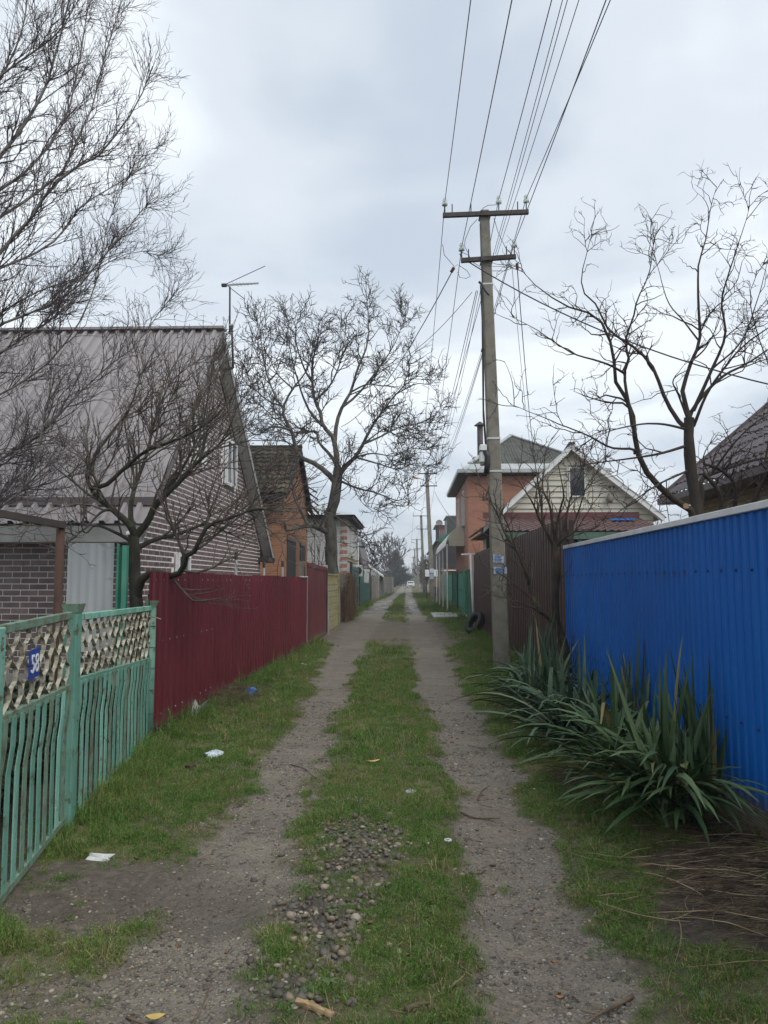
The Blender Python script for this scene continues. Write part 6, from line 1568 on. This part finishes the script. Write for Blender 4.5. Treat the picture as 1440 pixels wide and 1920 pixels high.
far_tree('low brown bare tree beside the fourth power pole', 800, 1045, 112, 24, 35, 7, dens=1.4)
far_tree('faint bare tree right of the dark pine', 768, 1075, 300, 26, 36, 7, dens=.35)
far_tree('thin bare tree behind the cream house gable', 1215, 905, 34, 90, 37, 6, dens=.8)
far_tree('small bare tree behind the white brick house', 590, 1000, 34, 70, 38, 7, dens=1.0)
# pine
def pine(label, x, ytop, Y, wpx, seed):
    g = np.random.default_rng(seed); b = at(x, 1100, Y); b[2] = 0; H = at(x, ytop, Y)[2]; Wd = wpx/1440*Y
    t = thing('pine_tree', label, 'tree', tuple(b)); b = np.array(b)
    link('trunk', tubes_mesh('trunk', [((np.array([[0, 0, 0], [.05, 0, H*.5], [0, 0, H*.98]]))[None], np.array([[.28, .18, .03]]), 8)], K['bark_gnarl']), t)
    pts = []; rad = []; V = []; F = []; nv = 0
    for i in range(150):
        z = H*(.06+.92*(i/150)**1.1); a = g.uniform(0, 6.28); ln = Wd*.62*(1-(z/H)**1.0*.97)*g.uniform(.55, 1.15)+.2
        d = np.array([math.cos(a), math.sin(a), g.uniform(-.05, .28)]); p = np.array([0, 0, z])
        pp = np.array([p, p+d*ln*.5+[0, 0, -.05*ln], p+d*ln+[0, 0, .12*ln]]); pts.append(pp); rad.append([.05, .035, .012])
        for k in range(int(26+30*ln)):
            s = g.uniform(.2, 1.02); c = p+(pp[2]-p)*s+g.normal(0, .10+.05*ln, 3); q = g.normal(size=3)*.8+d+[0, 0, .5]; q /= np.linalg.norm(q)
            L = g.uniform(.28, .55); sd = np.cross(q, g.normal(size=3)); sd /= np.linalg.norm(sd); sd *= L*.17
            V += [c-sd, c+sd, c+q*L]; F.append((nv, nv+1, nv+2)); nv += 3
    link('branches', tubes_mesh('branches', [(np.array(pts), np.array(rad), 4)], K['bark_gnarl']), t)
    me = bpy.data.meshes.new('foliage'); me.from_pydata([tuple(v) for v in V], [], F); me.materials.append(K['needle']); o = link('foliage', me, t); o['kind'] = 'stuff'
    print('T pine', nv//3); return t
pine('dark blue green pine at the end of the lane', 741, 1034, 185, 56, 41)
# the far wood closing the lane
def far_wood():
    g = np.random.default_rng(55); P = []; Rr = []
    for i in range(900):
        x = g.uniform(-40, 30); y = g.uniform(330, 420); h = g.uniform(2.5, 6.5)*(1+.3*math.sin(x*.3)); p = np.array([x, y, 0])
        a = np.array([x+g.normal(0, .5), y, h*.5]); b = np.array([x+g.normal(0, 1.2), y, h]); P.append([p, a, b]); Rr.append([.25, .16, .05])
        for k in range(5):
            s = p+(a-p)*g.uniform(.3, 1); e = s+np.array([g.normal(0, 1.2), 0, g.uniform(1, 3)]); P.append([s, (s+e)/2+g.normal(0, .15, 3), e]); Rr.append([.13, .09, .05])
    o = link('far_wood', tubes_mesh('far_wood', [(np.array(P), np.array(Rr), 4)], K['far_twig'])); tag(o, 'grey mass of bare trees closing the far end of the lane', 'wood', kind='stuff')
far_wood()
# thinned
# ================================================================== strap leaved plants by the blue fence
def leaf_mat(name, c0, c1, c2, dryp=.03):
    m, nt, b = ntree(name); t = NT(nt); r = t.rand()
    col = t.ramp(r, [(0, c0), (.45, c1), (1-dryp-.02, c2), (1-dryp, (.20, .17, .06)), (1, (.30, .22, .11))])
    n = t.noise(t.pos((1, 1, 1), True), 9, 4, .6); col = t.hsv(col, v=t.math('ADD', .7, t.math('MULTIPLY', n, .6)))
    t.put(col, b.inputs['Base Color']); b.inputs['Roughness'].default_value = .5; b.inputs['Specular IOR Level'].default_value = .3; return m
K['leaf_blue'] = leaf_mat('blue green strap leaf', (.030, .062, .032), (.052, .095, .05), (.11, .16, .095))
K['leaf_green'] = leaf_mat('green strap leaf', (.030, .066, .022), (.054, .10, .035), (.115, .165, .07), .045)
def strap(L, w, bend0, bend1, kink=None, twist=0.0, n=7):
    """one leaf along +X rising to +Z; bend angles from vertical (radians) at root and tip"""
    V = []; p = np.array([0., 0, 0]); 
    for i in range(n+1):
        s = i/n; a = bend0+(bend1-bend0)*s**1.5
        if kink and s > kink[0]: a = kink[1]
        d = np.array([math.sin(a), 0, math.cos(a)]); nr = np.array([-math.cos(a), 0, math.sin(a)])
        ww = 1.05*w*(.62+.9*s-1.5*s**2.6 if s < .99 else .02); ww = max(ww, .002); tw = twist*s
        sd = np.array([0, math.cos(tw), 0])+nr*math.sin(tw)
        V += [p-sd*ww/2+nr*ww*.16, p-nr*.001, p+sd*ww/2+nr*ww*.16]; p = p+d*L/n
    F = []
    for i in range(n): o = 3*i; F += [(o, o+1, o+4, o+3), (o+1, o+2, o+5, o+4)]
    return V, F
def leaf_meshes(m, tag_):
    out = {}
    spec = {'up': [(.95, .040, .03, .30, None, .3), (.85, .042, .05, .45, None, -.5), (1.0, .038, .02, .2, None, .6), (.8, .045, .08, .6, None, .2)],
            'arch': [(.75, .044, .45, 2.3, None, .4), (.85, .042, .4, 2.0, None, -.4), (.7, .046, .7, 2.5, None, .2), (.9, .040, .6, 2.2, None, -.2), (.6, .046, .9, 2.1, None, 0), (.8, .044, .9, 1.9, None, .5)],
            'low': [(.85, .046, 1.05, 2.0, None, .3), (.8, .044, 1.25, 1.85, None, -.4), (.9, .042, .95, 2.15, None, .2), (.75, .046, 1.2, 2.2, None, -.2)],
            'fold': [(.8, .042, .25, .7, (.6, 2.5), .2), (.7, .040, .4, .9, (.5, 2.3), -.3)]}
    for k, l in spec.items():
        out[k] = []
        for s in l:
            me = MB().add(*strap(*s)).mesh('leaf', m, True); out[k].append(me)
    return out
LB, LG = leaf_meshes(K['leaf_blue'], 'b'), leaf_meshes(K['leaf_green'], 'g')
def plant(label, x, y, n, size, mix, lib, seed, spread=.16, away=math.pi, arc=2.6, low=.45):
    g = np.random.default_rng(seed); z = ground_z(x, y); t = thing('strap_leaf_plant', label, 'plant', (x, y, z), 'strap leaved plants along the blue fence')
    for i in range(n):
        k = g.choice(['up', 'arch', 'fold'], p=mix); k = 'low' if k == 'arch' and g.uniform() < low else k; me = lib[k][g.integers(len(lib[k]))]
        # leaves fan out to the lane and along the fence, not through it
        a = away+g.uniform(-arc, arc) if k != 'up' else g.uniform(0, 6.28)
        r = spread*math.sqrt(g.uniform()); px_, py_ = r*math.cos(g.uniform(0, 6.28)), r*1.3*math.sin(g.uniform(0, 6.28))
        s = size*g.uniform(.6, 1.12); tl = g.normal(0, .10)
        reach = s*.75 if k != 'up' else s*.25
        while x+px_+math.cos(a)*reach > BX-.06 and math.cos(a) > 0: a += .35
        px_ = min(px_, BX-.09-x)
        zl = .02 if k == 'up' else g.uniform(.02, .14)+(.10*size if k == 'low' else 0)
        link('leaf', me, t, (px_, py_, zl), (g.normal(0, .12), tl, a), (s, s*g.uniform(.8, 1.2), s*g.uniform(.85, 1.1)))
    return t
plant('large strap leaved plant nearest the viewer at the foot of the blue fence', 1.68, 5.12, 290, 1.02, (.10, .82, .08), LG, 1, .15, math.pi+.45, 2.4, .6)
plant('arching strap leaved plant second from the viewer with yellowing leaves', 1.55, 5.95, 160, 1.0, (.10, .80, .10), LG, 2, .13)
plant('upright strap leaved plant close to the blue fence in the middle of the row', 1.93, 6.9, 95, .92, (.58, .34, .08), LB, 3, .11)
plant('spreading blue green strap leaved plant in the middle of the row', 1.52, 7.2, 200, 1.08, (.10, .84, .06), LB, 4, .2)
plant('blue green strap leaved plant left of the upright one', 1.45, 8.5, 170, 1.08, (.18, .76, .06), LB, 5, .2)
plant('farthest strap leaved plant next to the power pole and the shrub tree', 1.64, 9.7, 140, 1.05, (.34, .60, .06), LB, 6, .2)
plant('tall bunch of strap leaves against the blue fence behind the nearest plant', 1.95, 5.35, 50, .98, (.85, .10, .05), LG, 7, .09)

# straw: dead leaves on the soil and a dry heap by the red fence
def straw(name, label, n, fn, rr, m, seed, ln):
    g = np.random.default_rng(seed); P = np.zeros((n, 8, 3)); Rr = np.zeros((n, 8))
    for i in range(n):
        x, y, z, a, hump = fn(g); L = g.uniform(*ln); d = np.array([math.cos(a), math.sin(a), 0]); s = np.array([-d[1], d[0], 0]); c = g.normal(0, .12)*L
        for k in range(8):
            u = k/7-.5; q = np.array([x, y, z])+d*u*L+s*c*(4*u*u)+np.array([0, 0, hump*(1-4*u*u)*L*.05+g.normal(0, .0015)]); P[i, k] = q
        Rr[i] = g.uniform(*rr)*np.array([.6, .9, 1, 1, 1, .9, .7, .4])
    o = link(name, tubes_mesh(name, [(P, Rr, 4)], m)); return tag(o, label, 'straw', kind='stuff')
def f1(g):
    x = g.normal(1.82, .30); y = g.normal(4.0, .42); x = min(x, 2.05+g.uniform(-.1, .04)); return x, y, ground_z(x, y)+g.uniform(.0, .035), math.pi+g.normal(.1, .42), g.uniform(0, 1)
straw('dead_leaves', 'long dry straw coloured dead leaves lying on the soil at the right', 2600, f1, (.0008, .0022), K['straw_mid'], 3, (.04, .28))
straw('dead_leaves', 'pale flattened straw blades on the soil below the blue fence', 170, f1, (.0012, .003), K['straw'], 4, (.15, .5))
def f2(g):
    x = -2.30+abs(g.normal(0, .15)); y = g.normal(10.1, .55); h = max(0, .17-.4*abs(x+2.3)-.09*abs(y-10.1)); return x, y, ground_z(x, y)+g.uniform(.0, 1)*h+.01, g.uniform(0, 6.28), g.uniform(0, 1.4)
straw('straw_heap', 'heap of dry grass against the foot of the red fence', 620, f2, (.001, .0028), K['straw_mid'], 5, (.12, .4))
def f3(g):
    x = g.normal(1.32, .12); y = g.normal(6.0, .25); return x, y, ground_z(x, y)+g.uniform(0, .1), math.pi+g.normal(0, .6), g.uniform(0, 1.2)
straw('dead_leaves', 'brown dead leaves under the arching plant', 170, f3, (.0012, .003), K['straw_mid'], 6, (.12, .36))
def f4(g):
    y = g.uniform(2.6, 12); x = g.uniform(-2.2, 1.9); return x, y, ground_z(x, y)+.008, g.uniform(0, 6.28), g.uniform(0, .3)
straw('plant_litter', 'bits of straw and twig scattered over the lane', 620, f4, (.0009, .0022), K['straw_dark'], 7, (.03, .14))

# ================================================================== small things on the lane
def gpt(x, y): p = onground(x, y); return np.array([p[0], p[1], ground_z(p[0], p[1])])
def crumple(name, label, cat, x, y, size, m, seed, flat=.5):
    g = np.random.default_rng(seed); p = gpt(x, y); v = _iv.copy()
    for k in range(7):
        d = g.normal(size=3); d /= np.linalg.norm(d); v = v*(1+.2*np.sin((v@d)*g.uniform(2, 6)+g.uniform(0, 6)))[:, None]
    v = v*np.array(size); v[:, 2] += size[2]*flat
    me = bpy.data.meshes.new(name); me.from_pydata(v.tolist(), [], _if); me.materials.append(m); o = link(name, me, None, p, (0, 0, g.uniform(-.5, .5))); return tag(o, label, cat)
crumple('plastic_bag', 'crumpled pale translucent bag on the grass below the red fence', 'bag', 400, 1422, (.075, .05, .035), K['plastic_clear'], 1)
crumple('plastic_bag', 'small blue plastic bag on the dry grass heap', 'bag', 469, 1311, (.085, .07, .06), K['plastic_blue'], 2, 1.1)
crumple('paper_scrap', 'white paper scrap in the grass by the turquoise gate', 'litter', 186, 1614, (.075, .032, .022), K['paper'], 3)
crumple('paper_scrap', 'tiny white scrap in the far grass by the red fence', 'litter', 570, 1248, (.06, .04, .025), K['paper'], 4)
crumple('clod', 'brown clod of earth in the grass left of the lane', 'clod', 357, 1447, (.035, .03, .03), K['stick'], 6, .7)
crumple('rock', 'grey brown stone slab leaning at the foot of the red fence', 'rock', 368, 1352, (.05, .09, .11), K['concrete'], 7, .6)
crumple('rock', 'weathered stake stump at the end of the turquoise fence', 'rock', 264, 1398, (.035, .05, .17), K['wood_grey'], 8, .8)
p = gpt(771, 1491); o = MB().lathe([(.001, .0), (.038, .0), (.042, .006), (.036, .012), (.03, .009), (.001, .009)], p, 18).build('tin_lid', K['zinc'], None, True); tag(o, 'flat grey tin lid on the grassy middle strip', 'lid')
p = gpt(840, 1584); q = MB(); ring = [(p[0]+.018*math.cos(a), p[1]+.018*math.sin(a), p[2]+.012) for a in np.linspace(0, 2*math.pi, 15)]; q.tube(ring, .006, 6, False); o = q.build('plastic_ring', K['plastic_white'], None, True); tag(o, 'small white plastic ring at the edge of the right wheel track', 'ring')
def leafshape(name, label, x, y, L, w, m, rz, curl=.3):
    p = gpt(x, y); V = []; n = 6
    for i in range(n+1):
        s = i/n; ww = w*math.sin(math.pi*min(1, s*.96+.03)); z = .012+curl*L*(s-.5)**2; V += [((s-.5)*L, -ww/2, z+.008), ((s-.5)*L, 0, z), ((s-.5)*L, ww/2, z+.008)]
    F = []
    for i in range(n): o = 3*i; F += [(o, o+1, o+4, o+3), (o+1, o+2, o+5, o+4)]
    o = link(name, MB().add(V, F).mesh(name, m, True), None, (p[0], p[1], p[2]+.012), (0, 0, rz)); return tag(o, label, 'leaf')
leafshape('fallen_leaf', 'large yellow leaf lying on the grassy middle strip', 700, 1436, .135, .05, K['leaf_yellow'], .5)
leafshape('fallen_leaf', 'tan dry leaf at the bottom edge left of the middle strip', 292, 1900, .07, .04, K['leaf_yellow'], .2)
leafshape('fallen_leaf', 'orange brown leaf among the cobbles', 695, 1752, .04, .022, K['leaf_dry'], .9)
for i in range(46):
    y = 2.7+7*rng.uniform()**1.4; x = rng.choice([rng.uniform(.2, 1.5), rng.uniform(-1.9, .2)], p=[.65, .35]); L = rng.uniform(.018, .045)
    me = leafshape('fallen_leaf', None, 720, 1700, L, L*.55, K['leaf_dry'], 0, .6)
    me.location = (x, y, ground_z(x, y)+.012); me.rotation_euler = (rng.normal(0, .3), rng.normal(0, .3), rng.uniform(0, 6.28)); tag(me, 'small brown dry leaf on the lane', 'leaf', 'small brown leaves scattered over the lane')
def stick(label, pts, r, m='stick', side=None, name='stick'):
    P = [gpt(x, y)+np.array([0, 0, r*1.1+dz]) for x, y, dz in pts]; t = spline(P, 9); n = len(t)
    mb = MB().tube(t, [r*(1-.55*i/(n-1))*(1+.15*math.sin(i*2.3)) for i in range(n)], 7)
    if side: a, b = side; mb.tube([gpt(*a)+[0, 0, .01], gpt(*b)+[0, 0, .03]], r*.4, 5)
    o = mb.build(name, K[m], None, True); return tag(o, label, 'stick')
stick('long bent broken branch lying on the right track at the bottom edge', [(1186, 1857, 0), (1150, 1878, .008), (1120, 1896, .01), (1090, 1912, 0)], .0085, side=((1125, 1893), (1090, 1893)))
stick('dark twig lying across the right wheel track', [(864, 1522, .005), (890, 1525, 0), (938, 1528, .005)], .008, side=((900, 1526), (930, 1540)))
stick('thin curved twig on the left wheel track', [(545, 1428, 0), (570, 1436, .004), (588, 1450, 0)], .0045)
stick('thin dark twig at the right edge of the right track', [(895, 1490, 0), (905, 1475, .01), (918, 1466, 0)], .005)
stick('pale curved straw on the right track', [(899, 1698, 0), (908, 1712, .004), (913, 1732, 0)], .0028, 'straw')
stick('brown twig among gravel at the left bottom', [(355, 1918, 0), (380, 1870, .005), (398, 1822, 0)], .004)
stick('thin stick lying flat at the left bottom edge', [(238, 1893, 0), (265, 1903, .004), (296, 1910, 0)], .006)
stick('short twig on the trodden mud by the gate', [(117, 1732, 0), (128, 1724, .003), (138, 1717, 0)], .004)
stick('fallen twig near the cobble heap', [(680, 1690, .005), (720, 1700, 0), (765, 1697, .005)], .004)
stick('short dark stick at the bottom of the middle strip', [(760, 1912, 0), (785, 1905, .01), (806, 1896, 0)], .011)
stick('twig beside the pole at the right verge', [(862, 1264, 0), (890, 1262, .01), (915, 1266, 0)], .008)
stick('charred looking twig on the right gravel', [(880, 1625, 0), (895, 1632, .01), (908, 1622, 0)], .005)
for i in range(34):
    y = 2.75+8*rng.uniform()**1.5; x = rng.uniform(-1.9, 1.5); a = rng.uniform(0, 6.28); L = rng.uniform(.03, .11)
    p0 = np.array([x, y, ground_z(x, y)+.006]); p2_ = p0+np.array([math.cos(a)*L, math.sin(a)*L, .002]); p1_ = (p0+p2_)/2+np.array([rng.normal(0, .012), rng.normal(0, .012), .008])
    o = MB().tube([p0, p1_, p2_], rng.uniform(.0015, .003), 5).build('twig', K['stick']); tag(o, 'small dark twig lying on the lane', 'twig', 'small twigs scattered over the lane')
# broken piece of pale wood at the bottom edge
p = gpt(566, 1898); w_ = MB(); g = np.random.default_rng(9); V = []; n = 8
for i in range(n+1):
    s = i/n; c = p+np.array([.12*s, -.08*s, .014])
    for k in range(7):
        a = 2*math.pi*k/7; r = .014*(1-.25*s)*(1+.25*g.normal()*(1 if i else 1.4)); V.append(c+np.array([math.sin(a)*r*.5, math.cos(a)*r*.8, math.sin(a)*r])+np.array([-.03*g.uniform() if i == 0 else 0, 0, 0]))
F = [(7*i+k, 7*i+(k+1) % 7, 7*i+7+(k+1) % 7, 7*i+7+k) for i in range(n) for k in range(7)]+[tuple(range(6, -1, -1))]
tag(w_.add(V, F).build('split_wood', K['wood_fresh'], None), 'splintered pale piece of wood at the bottom edge of the middle strip', 'wood')

# dark low garden shrubs; middle and far ones added to darken the slat gaps
K['shrub_leaf'] = mat('dark shrub leaf', [(0.012,0.022,0.010),(0.022,0.036,0.015),(0.035,0.032,0.018)], 6, 0.7)
def shrub(label, x, y, rx, ry, h, n, seed):
    g = np.random.default_rng(seed); t = thing('garden_shrub', label, 'shrub', (x, y, 0), 'dark shrubs behind the turquoise fence'); V = []; F = []
    st = MB()
    for i in range(16):
        a = g.uniform(0, 6.28); e = np.array([x+rx*.8*math.cos(a)*g.uniform(.2, 1), y+ry*.8*math.sin(a)*g.uniform(.2, 1), h*g.uniform(.6, .95)]); st.tube([(x+g.normal(0, .05), y+g.normal(0, .08), 0), tuple((e+[x, y, 0])/2), tuple(e)], [.012, .008, .004], 4)
    st.build('stem', K['bark_gnarl'], t, centre=False)
    for i in range(n):
        d = g.normal(size=3); d /= np.linalg.norm(d); r = g.uniform(.35, 1)**.5; z = h*(.52+.5*d[2]*r); c = np.array([x+rx*d[0]*r*(1.1-.3*z/h), y+ry*d[1]*r, max(.03, z)])
        q = g.normal(size=3); q /= np.linalg.norm(q); sd = np.cross(q, g.normal(size=3)); sd /= np.linalg.norm(sd); L = g.uniform(.03, .06); k = len(V)
        V += [c-q*L, c+sd*L*.45, c+q*L, c-sd*L*.45]; F.append((k, k+1, k+2, k+3))
    o = MB().add(V, F).build('foliage', K['shrub_leaf'], t, centre=False); o['kind'] = 'stuff'
shrub('low dark garden shrub behind the turquoise gate with the number plate', -2.75, 4.5, .42, .9, .80, 3200, 1)
shrub('low dark shrub added to darken the gaps in the middle of the turquoise fence', -3.0, 6.0, .42, .8, .74, 3000, 2)
shrub('low dark shrub added to darken the gaps at the far end of the turquoise fence', -3.2, 7.3, .40, .6, .72, 2200, 3)

# small rosette weed among the cobbles
def weed(x, y, label, s=1.0, n=9):
    p = gpt(x, y); t = thing('rosette_weed', label, 'plant', p); 
    for k in range(n):
        a = k*2.4; L = s*(.022+.012*(k % 3)); V = []
        for i in range(5): u = i/4; w = L*.32*math.sin(math.pi*min(1, u*.9+.08)); V += [(u*L, -w/2, .012+.3*L*u*(1.2-u)), (u*L, w/2, .012+.3*L*u*(1.2-u))]
        link('leaf', MB().add(V, [(2*i, 2*i+2, 2*i+3, 2*i+1) for i in range(4)]).mesh('leaf', K['weed'], True), t, (0, 0, 0), (0, 0, a))
K['weed'] = mat('pale weed leaf', [(.065,.105,.03),(.09,.13,.045)], 30, .6)
weed(615, 1858, 'pale green rosette weed below the cobble heap'); weed(622, 1722, 'small green weed among the cobbles', .8)
weed(1250, 1620, 'weed in the soil under the nearest strap leaved plant', 1.1); weed(1170, 1660, 'fresh weed beside the right wheel track', .9)

# tyre leaning on the brown fence
ty = thing('old_tyre', 'black worn tyre leaning against the far end of the brown fence', 'tyre', (1.95, 22.4, 0))
c = np.array([1.93, 22.45, .335])
prof = [(.20, -.075), (.235, -.098), (.30, -.105), (.33, -.088), (.345, -.05), (.348, 0), (.345, .05), (.33, .088), (.30, .105), (.235, .098), (.20, .075), (.193, .05), (.225, .06), (.30, .08), (.322, .03), (.322, -.03), (.30, -.08), (.225, -.06), (.193, -.05)]
V = []; F = []; n = 36; k = len(prof)
for j in range(n):
    a = 2*math.pi*j/n
    for r, x in prof: V.append((x, r*math.cos(a), r*math.sin(a)))
for j in range(n):
    for i in range(k): F.append((j*k+i, j*k+(i+1) % k, ((j+1) % n)*k+(i+1) % k, ((j+1) % n)*k+i))
tilt = (0, R(30), R(27))
link('carcass', MB().add(V, F).mesh('carcass', K['rubber'], True), ty, c-np.array(ty.location), tilt)
tb = MB()
for j in range(44):
    a = 2*math.pi*j/44
    for x0, x1 in ((-.085, -.035), (-.02, .02), (.035, .085)):
        p0 = (x0, .349*math.cos(a), .349*math.sin(a)); p1_ = (x1, .349*math.cos(a+.04), .349*math.sin(a+.04)); tb.bar(p0, p1_, .02, .012, up=(0, math.cos(a), math.sin(a)))
link('tread', tb.mesh('tread', K['rubber']), ty, c-np.array(ty.location), tilt)
# concrete slab in the grass
p = gpt(842, 1156); o = MB().box((p[0]-.75, p[1]-1.9, -.05), (p[0]+.85, p[1]+2.2, .09)).build('concrete_slab', K['fascia'], None, bevel=.02); tag(o, 'pale concrete slab lying in the verge near the green netting', 'slab')
# car at the far end
cy = 172; cq = at(770, 1105, cy); cx_ = cq[0]
car = thing('parked_car', 'small white car far away at the end of the lane', 'car', (cx_, cy, 0))
body = [(-.86, .32), (.86, .32), (.88, .62), (.84, .92), (.66, 1.42), (-.66, 1.42), (-.84, .92), (-.88, .62)]
MB().prism([(cx_+x, cy, z) for x, z in body[:4]+[body[6], body[7]]], (0, 4.1, 0)).build('body', K['white'], car, bevel=.06)
MB().prism([(cx_-.84, cy+.9, .925), (cx_+.84, cy+.9, .925), (cx_+.66, cy+1.3, 1.45), (cx_-.66, cy+1.3, 1.45)], (0, 2.0, 0)).build('cabin', K['white'], car, bevel=.05)
MB().add([(cx_-.72, cy+.93, .99), (cx_+.72, cy+.93, .99), (cx_+.58, cy+1.25, 1.38), (cx_-.58, cy+1.25, 1.38)], [(0, 1, 2, 3)]).build('windscreen', K['glass'], car)
for s in (-1, 1):
    MB().box((cx_+s*.62-.16, cy-.02, .62), (cx_+s*.62+.16, cy+.03, .76)).build('headlight', K['zinc'], car)
    for yy in (.8, 3.3): MB().lathe([(.31, -.1), (.31, .1)], (cx_+s*.78, cy+yy, .31), 14, 'x').build('wheel', K['rubber'], car)
MB().box((cx_-.5, cy-.025, .42), (cx_+.5, cy+.02, .56)).build('grille', K['dark'], car); MB().box((cx_-.84, cy-.04, .30), (cx_+.84, cy+.0, .40)).build('bumper', K['concrete'], car)

# ================================================================== damp air
HAZE = .0011
hz, hnt, hb = ntree('haze'); hnt.nodes.remove(hb)
vol = hnt.nodes.new('ShaderNodeVolumePrincipled'); vol.inputs['Color'].default_value = (.86, .90, .94, 1); vol.inputs['Density'].default_value = HAZE
vol.inputs['Anisotropy'].default_value = .2
hnt.links.new(vol.outputs[0], hnt.nodes['Material Output'].inputs['Volume'])
ho = MB().box((-1700, -120, -1.2), (1700, 1950, 17)).build('haze', hz, None); ho['kind'] = 'stuff'; ho['label'] = 'thin grey damp air that pales the far end of the lane'
